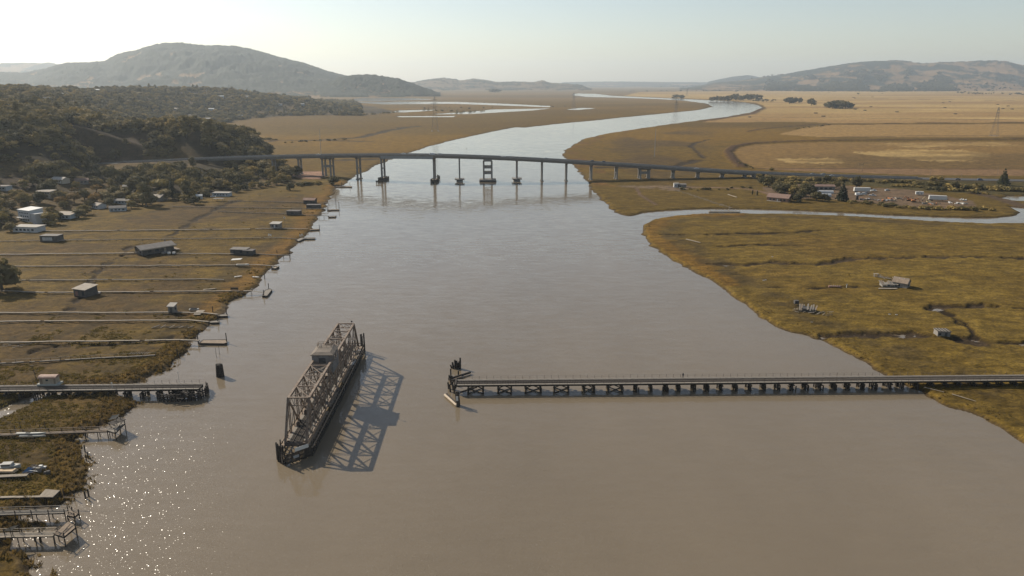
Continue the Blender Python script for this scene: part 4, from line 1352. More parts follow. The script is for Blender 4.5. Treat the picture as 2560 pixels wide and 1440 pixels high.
# roads at both ends
rd = MB(); s2 = []
for i, p in enumerate(HW):
    d = HW[min(i + 1, len(HW) - 1)] - HW[max(i - 1, 0)]; d.z = 0; d.normalize()
    s2.append((p, Vector((-d.y, d.x, 0))))
iw = next(i for i, p in enumerate(HW) if p.x > P(300, 406, 12).x)
ie = next(i for i, p in enumerate(HW) if p.x > P(2296, 446, 2.6).x)


def road_strip(a0, a1, dz, rng):
    m = MB()
    for i in range(rng[0], rng[1] - 1):
        (p, n), (q, k) = s2[i], s2[i + 1]
        m.add([tuple(p + n * a0 + Vector((0, 0, dz))), tuple(q + k * a0 + Vector((0, 0, dz))), tuple(q + k * a1 + Vector((0, 0, dz))), tuple(p + n * a1 + Vector((0, 0, dz)))], [(0, 1, 2, 3)])
    return m


for rng in ((0, iw + 1), (ie, len(HW))):
    tag(road_strip(-8.5, 8.5, .02, rng).build("road", ASPH), "grey highway lanes running on at the end of the bridge", "road", kind="structure")
tag(road_strip(-12, -8.5, .01, (0, iw + 1)).build("road_shoulder", CONC_D), kind="structure")
# ================================================================ BOARDWALKS, DOCKS, SHACKS
POST_M = MB().tube((0, 0, 0), (0, 0, 1), .11, .10, 6).mesh("post", WOOD_D)


def strip_planks(m, a, b, w, z0, z1, step=1.6, jit=.04, miss=0.0):
    """a run of deck boards laid from a to b"""
    a, b = Vector(a), Vector(b)
    d = b - a; L = Vector((d.x, d.y, 0)).length
    n = max(1, int(L / step))
    for k in range(n):
        if rnd.random() < miss:
            continue
        p, q = a.lerp(b, k / n), a.lerp(b, (k + .97) / n)
        dz = rnd.uniform(-jit, jit)
        m.beam(p + Vector((0, rnd.uniform(-.05, .05), dz)), q + Vector((0, rnd.uniform(-.05, .05), dz)), w, z1 - z0)


def boardwalk(label, px, width=.9, z=1.9, mtl=WOOD_P, rail=False, posts=3.0, miss=0.0, name="boardwalk", water_posts=True):
    """plank walk over the marsh along a pixel polyline at deck height z"""
    raw = [P(a, b, z) for a, b in px]
    pts = [raw[0]]
    for a, b in zip(raw[:-1], raw[1:]):
        k = max(1, int((b - a).length / 7))
        pts += [a.lerp(b, (i + 1) / k) + (Vector((0, rnd.uniform(-.32, .32), rnd.uniform(-.12, .08))) if i + 1 < k else Vector()) for i in range(k)]
    o = Vector((pts[0].x, pts[0].y, 0))
    t = thing(name, label, "boardwalk", tuple(o), 0, "plank walks over the left marsh")
    m = MB()
    for i in range(len(pts) - 1):
        strip_planks(m, pts[i] - o, pts[i + 1] - o, width * .8, 0, .14, miss=max(miss, .03))
    tag(m.build("deck", mtl, t), kind="stuff")
    sm = MB()
    for i in range(len(pts) - 1):
        for s in (-.4, .4):
            sm.beam(pts[i] - o + Vector((0, s * width, -.18)), pts[i + 1] - o + Vector((0, s * width, -.18)), .12, .2)
    sm.build("stringer", WOOD_D, t)
    pm = MB(); rm = MB()
    for i in range(len(pts) - 1):
        a, b = pts[i], pts[i + 1]
        n = max(1, int((b - a).length / posts))
        for k in range(n + 1):
            p = a.lerp(b, k / n)
            g = float(ground_z(p.x, p.y)[0])
            for s in (-1, 1):
                top = z - .1 + (1.0 if rail and s > 0 else 0)
                pm.tube((p.x - o.x, p.y - o.y + s * width * .5, g - .4), (p.x - o.x, p.y - o.y + s * width * .5, top), .09, .08, 5)
        if rail:
            rm.beam(a - o + Vector((0, width * .5, .95)), b - o + Vector((0, width * .5, .95)), .1, .08)
    tag(pm.build("post", WOOD_D, t), kind="stuff")
    if rail:
        rm.build("hand_rail", mtl, t)
    return t


def pile_at(px, py, h, label, r=.2, mtl=WOOD_D, group="mooring piles by the docks", lean=0.0):
    p = P(px, py, 0)
    o = MB().tube((0, 0, -2), (lean, 0, h), r, r * .9, 8).tube((lean, 0, h - .01), (lean, 0, h + .12), r * 1.1, r * .6, 8).build("mooring_pile", mtl)
    o.location = p
    return tag(o, label, "pile", group)


def dock(label, px, z=.7, mtl=WOOD_B, th=.45, plank=True):
    """floating dock over a pixel outline"""
    pts = [P(a, b, z) for a, b in px]
    c = sum(pts, Vector()) / len(pts)
    o = Vector((c.x, c.y, 0))
    t = thing("floating_dock", label, "dock", tuple(o), 0, "floating docks on the left bank")
    out = [(p.x - o.x, p.y - o.y) for p in pts]
    ar = sum(out[i][0] * out[(i + 1) % len(out)][1] - out[(i + 1) % len(out)][0] * out[i][1] for i in range(len(out)))
    if ar < 0:
        out = out[::-1]
    MB().prism(out, -.2, z - .12).build("float", WOOD_D, t)
    MB().prism([(x * .985, y * .985) for x, y in out], z - .118, z).build("deck", mtl, t)
    m = MB()
    for i in range(len(out)):
        m.beam((*out[i], z + .04), (*out[(i + 1) % len(out)], z + .04), .18, .14)
    m.build("kerb", WOOD_D, t)
    return t


boardwalk("straight pale boardwalk from the white single-storey house to a far dock", [(108, 577), (300, 575.5), (560, 573), (690, 570.5), (770, 572)], 1.2)
boardwalk("thin boardwalk running through the dark boxy hut on the upper left marsh", [(-60, 604), (20, 602.5), (160, 600), (420, 597), (690, 594), (742, 597)], .6, mtl=WOOD_G)
boardwalk("broad slatted boardwalk leading from the left edge to the big low-roofed marsh house", [(-60, 636.5), (0, 635.5), (350, 632)], 1.4)
boardwalk("boardwalk from the big marsh house to the double flat-roofed hut", [(438, 633), (585, 634)], .9)
boardwalk("thin plank run past the double flat-roofed hut to the bank", [(632, 634), (693, 637), (724, 638)], .6, mtl=WOOD_G)
boardwalk("pale boardwalk passing the white boat rack on the marsh", [(33, 665), (300, 663.5), (590, 662), (640, 661.5), (692, 665)], .9)
boardwalk("boardwalk that stops short in the marsh above the dark square cabin", [(54, 700), (300, 698.5), (500, 697), (560, 699)], .9, mtl=WOOD_G)
boardwalk("boardwalk through the dark square cabin to a gangway", [(-60, 725), (0, 726.5), (120, 730.5), (195, 730), (245, 729), (430, 728), (560, 727), (628, 727)], 1.0)
boardwalk("long pale boardwalk passing the small upright hut", [(-60, 781), (0, 781), (200, 780.5), (430, 780), (515, 782), (545, 786)], 1.0)
boardwalk("long pale boardwalk directly below the small upright hut", [(-60, 803), (0, 803), (250, 801.5), (470, 799.5), (522, 804)], 1.0)
boardwalk("long pale boardwalk ending at the wide brown floating dock", [(-60, 857), (0, 855), (250, 852.5), (450, 849), (498, 851)], 1.0)
boardwalk("broken grey plank walk with upright posts near the left trestle", [(-40, 911), (0, 908), (150, 900), (250, 894), (388, 887.5)], .7, 1.6, WOOD_G, True, 3.2, .25)
boardwalk("far thin boardwalk just below the flat-roofed mobile home", [(570, 502), (740, 505), (822, 507.5)], .6, mtl=WOOD_G)
boardwalk("far thin boardwalk beginning at the tree shadow on the upper marsh", [(432, 516), (600, 518.5), (740, 520.5), (820, 522)], .6, mtl=WOOD_G)
boardwalk("faint far plank walk leading to the small dock with the gangway", [(545, 528.5), (720, 534.5), (785, 538), (822, 539.5)], .5, mtl=WOOD_G)

dock("narrow L-ended floating dock at the end of the straight pale boardwalk", [(774, 573), (798, 572.2), (798, 574), (774, 575)])
dock("crooked grey floating dock with a slanted landing", [(738, 600), (752, 594.5), (788, 593.5), (788, 596.5), (760, 597), (747, 603)], mtl=WOOD_G)
dock("pale broken floating dock below the white boat rack", [(678, 670.5), (690, 665), (698, 666), (688, 671.5)], mtl=WOOD_P)
dock("slanting floating dock with grey deck reached by a pale gangway", [(655, 740), (668, 739.5), (680, 724), (674, 722), (662, 726)], mtl=WOOD_G)
dock("long thin floating dock beneath the pale square platform", [(537, 787), (569, 785), (569, 790), (543, 791)], mtl=WOOD_G)
dock("thin floating dock at the end of the lower pale boardwalk", [(520, 803), (548, 800.5), (548, 806), (526, 807)], mtl=WOOD_G)
dock("wide brown floating dock alone off the left bank", [(498, 858), (507, 850), (567, 849), (567, 857), (560, 859)], mtl=WOOD_B)
dock("far narrow floating dock with two tall posts", [(818, 524), (848, 523), (848, 524.6), (818, 525.6)])
dock("far small floating dock with a raised end", [(820, 541), (841, 539.4), (838, 542), (822, 542.5)], mtl=WOOD_G)
dock("low dark landing pier by the highway bridge on the left", [(816, 464), (880, 465.5), (880, 467.5), (820, 466.5)])
for a in ((660, 744, 3.6, "pile at the near end of the slanting floating dock"), (672, 725, 3.2, "pile at the far end of the slanting floating dock"), (567, 790, 3.8, "pile at the river end of the long thin floating dock"),
          (533, 786, 3.4, "pile beside the ramp of the long thin floating dock"), (545, 807, 3.6, "pile at the river end of the lower boardwalk dock"), (511, 803, 2.6, "pile where the lower boardwalk meets its dock"),
          (496, 860, 3.4, "pile at the shore end of the wide brown dock"), (567, 858, 4.0, "pile at the river end of the wide brown dock"), (799, 575, 3.6, "pile at the river end of the narrow L-ended dock"),
          (768, 574, 2.4, "shorter pile at the shore end of the narrow L-ended dock"), (820, 523, 2.6, "pile at the left end of the far narrow dock"), (848, 523, 5.6, "tall pile at the right end of the far narrow dock"),
          (840, 512, 4.8, "bent pole standing in the water above the far narrow dock"), (693, 637, 2.8, "left pile of the thin plank run on the bank"), (725, 640, 3.0, "right pile of the thin plank run in the water"),
          (662, 698, 3.2, "lone pile in the shallows between two boardwalks"), (631, 698, 1.8, "short pile on the bank left of the lone shallow pile"), (875, 467, 4.0, "pile at the river end of the low dark landing pier"), (854, 466, 4.4, "pile halfway along the low dark landing pier")):
    pile_at(*a)
t = thing("gangway", "pale railed gangway down to the slanting floating dock", "gangway", tuple(P(640, 730, 0)))
o = t.location
A, B = P(628, 727, 1.9), P(657, 731.5, .8)
MB().beam(A - o, B - o, .9, .12).build("deck", WOOD_P, t)
for s in (-.45, .45):
    m = MB().beam(A - o + Vector((0, s, 1)), B - o + Vector((0, s, 1)), .06, .06)
    for k in range(6):
        p = A.lerp(B, k / 5) - o
        m.beam(p + Vector((0, s, 0)), p + Vector((0, s, 1)), .05, .05)
    m.build("railing", WHITE, t)
t = thing("platform", "pale square plank platform on the marsh beside the dark lump", "platform", tuple(P(500, 783, 0)))
o = t.location
for k in range(10):
    a, b = P(484 + k * 1.7, 786.5, 1.7), P(494 + k * 2.0, 775.5, 1.7)
    MB().beam(a - o, b - o, .28, .1).build("plank", WOOD_P, t)
for q in ((486, 786), (500, 786), (496, 776), (512, 776)):
    p = P(*q, 1.6) - o
    MB().beam((p.x, p.y, .3), (p.x, p.y, 1.62), .15, .15).build("leg", WOOD_D, t)


BOATW = mat("weathered_white_hull", (.36, .35, .32), .7, .25, .8)


def hull(L, W, H, name, m, parent, flat=.55, z=0):
    """boat hull: sections along x"""
    b = MB(); n = 9; prof = []
    for i in range(n):
        u = i / (n - 1)
        w = W / 2 * (1 - max(0, (u - .45) / .55) ** 2.2)
        k = H * (.28 * max(0, (u - .5) / .5) ** 2)
        prof.append([(L * (u - .5), -w, H + k), (L * (u - .5), -w * flat, .1 * H + k * .8), (L * (u - .5), 0, 0 + k * .9), (L * (u - .5), w * flat, .1 * H + k * .8), (L * (u - .5), w, H + k)])
    vs = [p for s in prof for p in s]
    vs = [(x, y, zz + z) for x, y, zz in vs]
    fs = []
    for i in range(n - 1):
        for j in range(4):
            a = i * 5 + j
            fs.append((a, a + 5, a + 6, a + 1))
        fs.append((i * 5 + 4, i * 5 + 9, i * 5 + 5, i * 5))   # deck
    fs.append((0, 1, 2, 3, 4))
    b.add(vs, fs)
    return b.build(name, m, parent)


t = thing("rowing_boat", "white boat lying with dark cover on the marsh above the pale platform", "boat", tuple(P(486, 776, 1.2)), .1)
hull(4.0, 1.6, .7, "hull", WHITE, t)
MB().add([(-1.6, -.85, .72), (1.2, -.7, .72), (1.2, .7, .72), (-1.6, .85, .72), (-1.3, 0, 1.25), (.9, 0, 1.2)], [(0, 1, 5, 4), (2, 3, 4, 5), (1, 2, 5), (3, 0, 4), (0, 3, 2, 1)]).build("cover", BLACK, t)
t = thing("rowing_boat", "white boat on a rack with white awning beside the marsh boardwalk", "boat", tuple(P(607, 664, 1.9)), .05)
hull(6.5, 1.8, .8, "hull", WHITE, t)
MB().box(-2.6, -.6, .75, 1.2, .6, .95).build("seat", WOOD_P, t)
t = thing("awning", "tilted white awning sheet above the racked boat", "awning", tuple(P(592, 660, 1.5)))
MB().add([(-2.6, -1.2, 2.3), (2.6, -1.0, 2.6), (2.9, 1.2, 2.9), (-2.4, 1.0, 2.6), (-2.6, -1.2, 2.38), (2.6, -1.0, 2.68), (2.9, 1.2, 2.98), (-2.4, 1.0, 2.68)], MB.BF).build("sheet", WHITE, t)
for q in ((-2.3, -1), (2.3, -.9), (2.5, 1), (-2.2, .9)):
    MB().beam((q[0], q[1], -.5), (q[0], q[1], 2.5), .1, .1).build("pole", WOOD_D, t)
for i, (a, b, L, lab, rz) in enumerate(((596, 692.5, 3.6, "small white skiff lying on the marsh in a clear patch", .5), (640, 694, 3.8, "small white skiff drawn up at the water's edge", -.2), (525, 724.5, 6, "pale plank pile shaped like an upturned canoe on the marsh", .3), (318, 732, 5.0, "pale flat canoe lying below the boardwalk by the dark cabin", -.05))):
    t = thing("skiff", lab, "boat", tuple(P(a, b, 1.2)), rz)
    hull(L, 1.1, .45, "hull", WHITE if i < 2 else WOOD_P, t)
    MB().box(-L * .25, -.4, .40, -L * .15, .4, .48).build("seat", WOOD_B, t)
for i, (a, b) in enumerate(((672, 590), (677, 590.5), (756, 590), (751, 591))):
    t = thing("chair", ("white garden chair beside the thin boardwalk on the marsh", "second white chair beside the first on the thin boardwalk", "white seat on the crooked grey dock landing", "second white seat on the crooked grey dock landing")[i], "chair", tuple(P(a, b, 1.9)), .4 * i)
    MB().box(-.4, -.4, .5, .4, .4, .6).build("seat", WHITE, t)
    MB().box(-.4, .35, .5, .4, .45, 1.3).build("backrest", WHITE, t)
    for q in ((-.35, -.35), (.35, -.35), (-.35, .35), (.35, .35)):
        MB().beam((q[0], q[1], -.3), (q[0], q[1], .5), .08, .08).build("leg", WHITE, t)

# ---------------------------------------------------------------- huts and houses
DARKW = mat("dark_board_wall", (0.075, 0.070, 0.066), 0.9, 0.3, 0.9)
GREYW = mat("grey_board_wall", (0.20, 0.185, 0.165), 0.9, 0.3, 0.9, stretch=(4, 4, .5))
TANR = mat("tan_roofing", (0.30, 0.26, 0.21), 0.9, 0.2, 0.6)
GREYR = mat("grey_roofing", (0.17, 0.155, 0.14), 0.9, 0.25, 0.6)
DARKR = mat("dark_roofing", (0.11, 0.10, 0.095), 0.9, 0.25, 0.6)
PALER = mat("pale_roofing", (0.34, 0.315, 0.275), 0.85, 0.2, 0.6)
WHITEW = mat("white_wall", (0.42, 0.42, 0.41), 0.75, 0.1, 0.4)
BLUEW = mat("pale_blue_wall", (0.30, 0.34, 0.36), 0.75, 0.12, 0.4)
CREAMW = mat("cream_wall", (0.36, 0.315, 0.25), 0.8, 0.12, 0.4)
BRICKW = mat("brown_wall", (0.24, 0.145, 0.10), 0.85, 0.2, 0.8)
BROWNR = mat("brown_roof", (0.20, 0.13, 0.10), 0.85, 0.2, 0.6)
CURTAIN = mat("pale_shutter", (0.36, 0.36, 0.35), 0.8, 0.1, 0.6)


def house(name, label, cat, loc, rz, w, d, h, roof="gable", wall=WHITEW, rm=GREYR, rise=1.4, over=.5, wins=(), door=None, lift=0.0, legs=False, chimney=False, fascia=None, group=None):
    """w along local x (front at -y), d deep; wins: (face, x0, x1, z0, z1); face f, b, l, r"""
    t = thing(name, label, cat, loc, rz, group)
    z0 = lift
    wb = MB().box(-w / 2, -d / 2, z0 - (0 if legs else 1.0), w / 2, d / 2, z0 + h)
    if roof == "gable":
        wb.add([(-w / 2, -d / 2, z0 + h), (-w / 2, d / 2, z0 + h), (-w / 2, 0, z0 + h + rise), (w / 2, -d / 2, z0 + h), (w / 2, d / 2, z0 + h), (w / 2, 0, z0 + h + rise)], [(0, 2, 1), (3, 4, 5)])
    wo_ = wb.build("wall", wall, t)
    r = MB()
    e = over
    if roof == "gable":
        k = rise / (d / 2)
        for s in (-1, 1):
            a = [(-w / 2 - e, s * (d / 2 + e), z0 + h - k * e + .02), (w / 2 + e, s * (d / 2 + e), z0 + h - k * e + .02), (w / 2 + e, 0, z0 + h + rise + .02), (-w / 2 - e, 0, z0 + h + rise + .02)]
            b = [(x, y, z + .18) for x, y, z in a]
            r.add(a + b, MB.BF if s < 0 else [f[::-1] for f in MB.BF])
    elif roof == "shed":
        a = [(-w / 2 - e, -d / 2 - e, z0 + h + .02), (w / 2 + e, -d / 2 - e, z0 + h + .02), (w / 2 + e, d / 2 + e, z0 + h + rise), (-w / 2 - e, d / 2 + e, z0 + h + rise)]
        r.add(a + [(x, y, z + .16) for x, y, z in a], MB.BF)
        wb2 = MB().add([(-w / 2, -d / 2, z0 + h), (w / 2, -d / 2, z0 + h), (w / 2, d / 2, z0 + h), (-w / 2, d / 2, z0 + h), (-w / 2, d / 2, z0 + h + rise - .1), (w / 2, d / 2, z0 + h + rise - .1)], [(0, 3, 4), (1, 5, 2), (2, 5, 4, 3)])
        wb2.build("gable", wall, t)
    elif roof == "hip":
        a = [(-w / 2 - e, -d / 2 - e, z0 + h), (w / 2 + e, -d / 2 - e, z0 + h), (w / 2 + e, d / 2 + e, z0 + h), (-w / 2 - e, d / 2 + e, z0 + h)]
        top = [(-w / 2 + d / 2.4, 0, z0 + h + rise), (w / 2 - d / 2.4, 0, z0 + h + rise)]
        r.add(a + top, [(0, 1, 5, 4), (1, 2, 5), (2, 3, 4, 5), (3, 0, 4), (3, 2, 1, 0)])
    else:
        r.box(-w / 2 - e, -d / 2 - e, z0 + h + .01, w / 2 + e, d / 2 + e, z0 + h + .26)
    ro = r.build("roof", rm, t)
    if fascia:
        MB().box(-w / 2 - e - .03, -d / 2 - e - .06, z0 + h + (.0 if roof != "gable" else -rise / (d / 2) * e), w / 2 + e + .03, -d / 2 - e - .005, z0 + h + .22).build("fascia", fascia, ro)
    if chimney:
        MB().box(w * .18, d * .05, z0 + h, w * .18 + .7, d * .05 + .7, z0 + h + rise + 1.0).build("chimney", BRICKW, ro)
    for f, x0, x1, a, b in wins:
        m = MB()
        if f == "f": m.box(x0, -d / 2 - .06, z0 + a, x1, -d / 2 - .015, z0 + b)
        if f == "b": m.box(x0, d / 2 + .015, z0 + a, x1, d / 2 + .06, z0 + b)
        if f == "r": m.box(w / 2 + .015, x0, z0 + a, w / 2 + .06, x1, z0 + b)
        if f == "l": m.box(-w / 2 - .06, x0, z0 + a, -w / 2 - .015, x1, z0 + b)
        m.build("window", GLASS, wo_)
    if door:
        x0, x1, b, mm = door
        MB().box(x0, -d / 2 - .07, z0 + .05, x1, -d / 2 - .015, z0 + b).build("door", mm, wo_)
    if legs:
        n = max(2, int(w / 3))
        for s in (-1, 1):
            for k in range(n + 1):
                xx = -w / 2 + .2 + (w - .4) * k / n
                MB().beam((xx, s * (d / 2 - .2), -1.2), (xx, s * (d / 2 - .2), z0), .2, .2).build("stilt", WOOD_D, t)
        MB().box(-w / 2 - .15, -d / 2 - .15, z0 - .28, w / 2 + .15, d / 2 + .15, z0 - .01).build("floor", WOOD_D, t)
    return t


# huts on the left marsh
t = house("marsh_hut", "dark boxy hut with two pale shutters standing on a thin boardwalk", "hut", tuple(P(131, 604, .8)), -.05, 11.0, 6.0, 3.4, "flat", DARKW, GREYR, over=.15, lift=.6, legs=True)
for k in range(3):
    MB().box(-3.9 + k * 2.1, -3.08, 1.3, -1.95 + k * 2.1, -3.015, 3.3).build("shutter", CURTAIN, t)
MB().box(5.6, -1.8, .9, 8.2, 1.6, 1.1).build("deck", WOOD_B, t)
t = house("marsh_house", "large dark marsh house on stilts with a long low grey roof", "house", tuple(P(388, 633, .8)), .85, 17.5, 10.5, 3.2, "gable", DARKW, GREYR, 1.5, 1.3, [("f", -6, -4, 1, 2.4), ("f", -2, 0, 1, 2.4), ("l", -3, -1, 1, 2.4), ("l", 1, 3, 1, 2.4)], (3, 4.2, 2.3, WOOD_P), 1.0, True, False, WOOD_P)
MB().tube((7.0, 1.5, 4.5), (7.0, 1.5, 6.6), .35, .35, 8).build("stove_pipe", DARKR, t)
m = MB().box(8.9, -4, .9, 12.8, 4, 1.05)
m.build("deck", WOOD_B, t)
t = thing("clutter_pile", "jumble of pale junk on the deck right of the big marsh house", "junk", tuple(P(426, 634, 1.2)))
for k in range(16):
    x, y, s = rnd.uniform(-4, 3.5), rnd.uniform(-2, 2), rnd.uniform(.3, .8)
    m = MB().box(x - s, y - s * .6, .3, x + s, y + s * .6, .3 + s * 1.4)
    m.beam((x - s, y, .3), (x + s * rnd.uniform(.6, 1.6), y + .4, 1.1 + s * 1.2), .09, .09)
    m.build("crate" if k % 2 else "board", [WHITE, WOOD_G, WOOD_P, DARKW][k % 4], t)
house("marsh_hut", "dark square cabin with slanting grey roof on the boardwalk, by the creek", "hut", tuple(P(216, 740, .8)), -.35, 7.2, 6.4, 3.2, "shed", DARKW, TANR, .9, .5, [("f", 1.5, 3.0, .5, 2.6), ("l", -1, 1, 1, 2.2)], (-2.6, -.9, 2.2, mat("faded_red_door", (.2, .11, .09), .8)), .7, True)
t = thing("deck_clutter", "small cluttered landing beside the dark square cabin", "junk", tuple(P(241, 734, 1.2)))
MB().box(-1.6, -1.4, .2, 2.2, 1.4, .4).build("deck", WOOD_B, t)
MB().box(-.3, -.4, .4, .6, .4, 1.3).build("barrel", DARKW, t)
MB().box(.9, -.3, .4, 1.7, .5, .8).build("box", WHITE, t)
house("marsh_hut", "long dark flat-roofed hut, larger of the joined pair", "hut", tuple(P(601, 636, .8)), -.12, 9.5, 4.4, 2.6, "shed", DARKW, GREYR, .4, .3, [("f", -3, -1.6, .8, 2), ("f", 1, 2.4, .8, 2)], None, .6, True)
house("marsh_hut", "dark flat-roofed hut, smaller of the joined pair", "hut", tuple(P(624, 638, .8)), -.12, 5.6, 4.2, 2.3, "flat", DARKW, DARKR, over=.25, wins=[("f", -.6, .6, .8, 1.7)], lift=.6, legs=True)
house("outhouse", "small upright hut with slanting pale roof on the long boardwalk", "hut", tuple(P(433, 785, .8)), -.1, 2.6, 2.4, 2.6, "shed", GREYW, PALER, .9, .35, [("r", -.5, .4, 1.0, 2.0)], (-.5, .5, 2.1, DARKW), 1.0, True)
house("marsh_hut", "small pale hut with light roof on the straight boardwalk near the bank", "hut", tuple(P(691, 572, .8)), -.1, 6.0, 5.0, 2.7, "shed", GREYW, PALER, .6, .5, [("f", -2, -.6, .9, 2), ("f", .6, 2, .9, 2)], (-.5, .4, 2.1, WHITE), 1.0, True)
house("marsh_hut", "small dark hut with brown roof at the far boardwalk end", "hut", tuple(P(776, 510, .8)), -.1, 9.0, 6, 2.8, "gable", DARKW, BROWNR, 1.2, .6, [("f", -3, -1, .8, 2), ("f", 1, 3, .8, 2)], None, .8, True)
house("marsh_hut", "low dark long hut just below the brown-roofed hut", "hut", tuple(P(785, 521, .8)), 0, 10.5, 4.5, 2.2, "flat", DARKW, DARKR, over=.3, wins=[("f", -3, -1, .6, 1.6)], lift=.7, legs=True)
t = house("marsh_hut", "low dark hut with yellowish bush behind it near the far docks", "hut", tuple(P(736, 538, .8)), -.05, 9.5, 5.5, 2.6, "flat", DARKW, DARKR, over=.35, wins=[("f", -1.5, .5, .6, 1.8)], lift=.7, legs=True)
MB().tube((-2, 0, 3), (-2, 0, 7.5), .06).build("mast", WOOD_D, t)
t = thing("flag_pole", "white topped thin pole beside the small pale hut", "pole", tuple(P(713, 568, 1)))
MB().tube((0, 0, 0), (0, 0, 6.8), .07, .05).build("pole", WOOD_D, t); MB().box(-.5, -.1, 6.0, .5, .1, 7.0).build("flag", WHITE, t)
t = thing("bench", "dark slatted bench on the boardwalk near the gangway", "bench", tuple(P(586, 726, 1.9)))
MB().box(-1.8, -.3, .45, 1.8, .3, .55).build("seat", WOOD_D, t)
MB().box(-1.8, .28, .6, 1.8, .36, 1.3).build("backrest", WOOD_D, t)
for q in (-1.5, 1.5):
    MB().box(q - .08, -.25, 0, q + .08, .25, .45).build("leg", WOOD_D, t)
t = thing("wood_pile", "dark low row of rotting boats and boards on the lower left marsh", "junk", tuple(P(432, 819, 1.1)))
for k in range(14):
    x = -8 + k * 1.2
    MB().beam((x, -1, .2), (x + rnd.uniform(.8, 2.4), rnd.uniform(0, 1.6), rnd.uniform(.3, .8)), .3, .2).build("board", WOOD_D if k % 3 else WOOD_G, t)
t = thing("driftwood", "scattered white driftwood beside the broken plank walk", "driftwood", tuple(P(345, 886, 1.2)))
for k in range(8):
    MB().tube((-3 + k * .9, -.4, .3), (-2.4 + k * .9, .8, .6), .12, .08, 6).build("log", WOOD_P, t)
t = thing("driftwood", "pale driftwood heap at the left edge above the broken plank walk", "driftwood", tuple(P(20, 866, 1.2)))
for k in range(18):
    a = rnd.uniform(-.5, .5); L = rnd.uniform(1, 3)
    x, y = rnd.uniform(-4, 6), rnd.uniform(-2, 2)
    MB().tube((x, y, .2), (x + L * math.cos(a), y + L * math.sin(a), .4), .09, .06, 5).build("log", WOOD_P, t)

# ---------------------------------------------------------------- piers at the lower left
def pier_walk(label, a, b, w, z, rail=1, mtl=WOOD_B):
    A, B = P(*a, z), P(*b, z)
    o = Vector((A.x, A.y, 0))
    t = thing("wooden_pier", label, "pier", tuple(o), 0, "wooden piers at the lower left")
    d = (B - A); L = d.length; d.normalize(); n = Vector((-d.y, d.x, 0))
    m = MB(); k = 0
    while k < L:
        p = A + d * k - o
        m.beam(p - n * w / 2 + Vector((0, 0, rnd.uniform(-.02, .02))), p + n * w / 2, .22, .08)
        k += .27
    tag(m.build("plank", mtl, t), kind="stuff")
    for s in (-.42, .42):
        MB().beam(A - o + n * s * w + Vector((0, 0, -.16)), B - o + n * s * w + Vector((0, 0, -.16)), .16, .24).build("stringer", WOOD_D, t)
    n_p = max(2, int(L / 3.2))
    for k in range(n_p + 1):
        p = A.lerp(B, k / n_p) - o
        g = float(ground_z(p.x + o.x, p.y + o.y)[0])
        for s in (-1, 1):
            top = z + (1.05 if (s > 0 and rail) or rail == 2 else -.1)
            q = p + n * (s * w * .48)
            link("post", POST_M, t, (q.x, q.y, min(g, 0) - .8), (0, rnd.uniform(-.02, .02), 0), (1, 1, top - min(g, 0) + .8))
    for s in ((1,) if rail == 1 else (-1, 1) if rail == 2 else ()):
        MB().beam(A - o + n * (s * w * .48) + Vector((0, 0, 1.0)), B - o + n * (s * w * .48) + Vector((0, 0, 1.0)), .12, .1).build("hand_rail", mtl, t)
        MB().beam(A - o + n * (s * w * .48) + Vector((0, 0, .5)), B - o + n * (s * w * .48) + Vector((0, 0, .5)), .08, .1).build("mid_rail", mtl, t)
    return t


def deck_platform(t, px, z, mtl, rail=True, under=True):
    """platform over a pixel quad, boards one by one, as parts of t"""
    o = Vector(t.location)
    q = [P(a, b, z) - o for a, b in px]           # near-left, near-right, far-right, far-left
    n = max(6, int((q[1] - q[0]).length / .3))
    m = MB()
    for k in range(n):
        a, b = q[0].lerp(q[1], (k + .5) / n), q[3].lerp(q[2], (k + .5) / n)
        m.beam(a + Vector((0, 0, z * 0 + rnd.uniform(-.02, .02))), b, (q[1] - q[0]).length / n * .9, .09)
    tag(m.build("plank", mtl, t), kind="stuff")
    for i in range(4):
        a, b = q[i], q[(i + 1) % 4]
        MB().beam(a + Vector((0, 0, -.2)), b + Vector((0, 0, -.2)), .16, .3).build("beam", WOOD_D, t)
        if under:
            k_n = max(1, int((b - a).length / 2.4))
            for k in range(k_n):
                p = a.lerp(b, k / k_n)
                link("post", POST_M, t, (p.x, p.y, -1.5), (0, 0, 0), (1.2, 1.2, z + 1.5 + (1.0 if rail and i != 0 else -.1)))
        if rail and i != 3:
            MB().beam(a + Vector((0, 0, .95)), b + Vector((0, 0, .95)), .12, .1).build("hand_rail", mtl, t)


A_ = pier_walk("long railed wooden pier with a roofed landing at its end", (-40, 1088), (276, 1076), 1.3, 2.0)
t = thing("pier_landing", "dark posted landing with a pale tilted roof sheet at the pier end", "landing", tuple(P(290, 1080, 0)))
deck_platform(t, [(268, 1076), (288, 1082), (312, 1058), (296, 1050)], 2.3, WOOD_G)
o = t.location
q = [P(272, 1050, 4.2) - o, P(280, 1040, 5.0) - o, P(299, 1035.5, 5.3) - o, P(290, 1047, 4.4) - o]
MB().add([tuple(p) for p in q] + [tuple(p + Vector((0, 0, .1))) for p in q], MB.BF).build("roof_sheet", WOOD_P, t)
for p in q:
    MB().beam((p.x, p.y, 2.2), (p.x, p.y, p.z), .12, .12).build("roof_post", WOOD_D, t)
MB().beam(P(276, 1060, 3.6) - o, P(308, 1046, 3.7) - o, 2.6, .1).build("slat_wall", WOOD_D, t)
t = thing("kayak", "long white kayak lying along the railed pier", "kayak", tuple(P(78, 1086, 2.3)), .02)
hull(8.0, .8, .5, "hull", BOATW, t); MB().box(-1.4, -.25, .46, -.2, .25, .56).build("cockpit", BLACK, t)
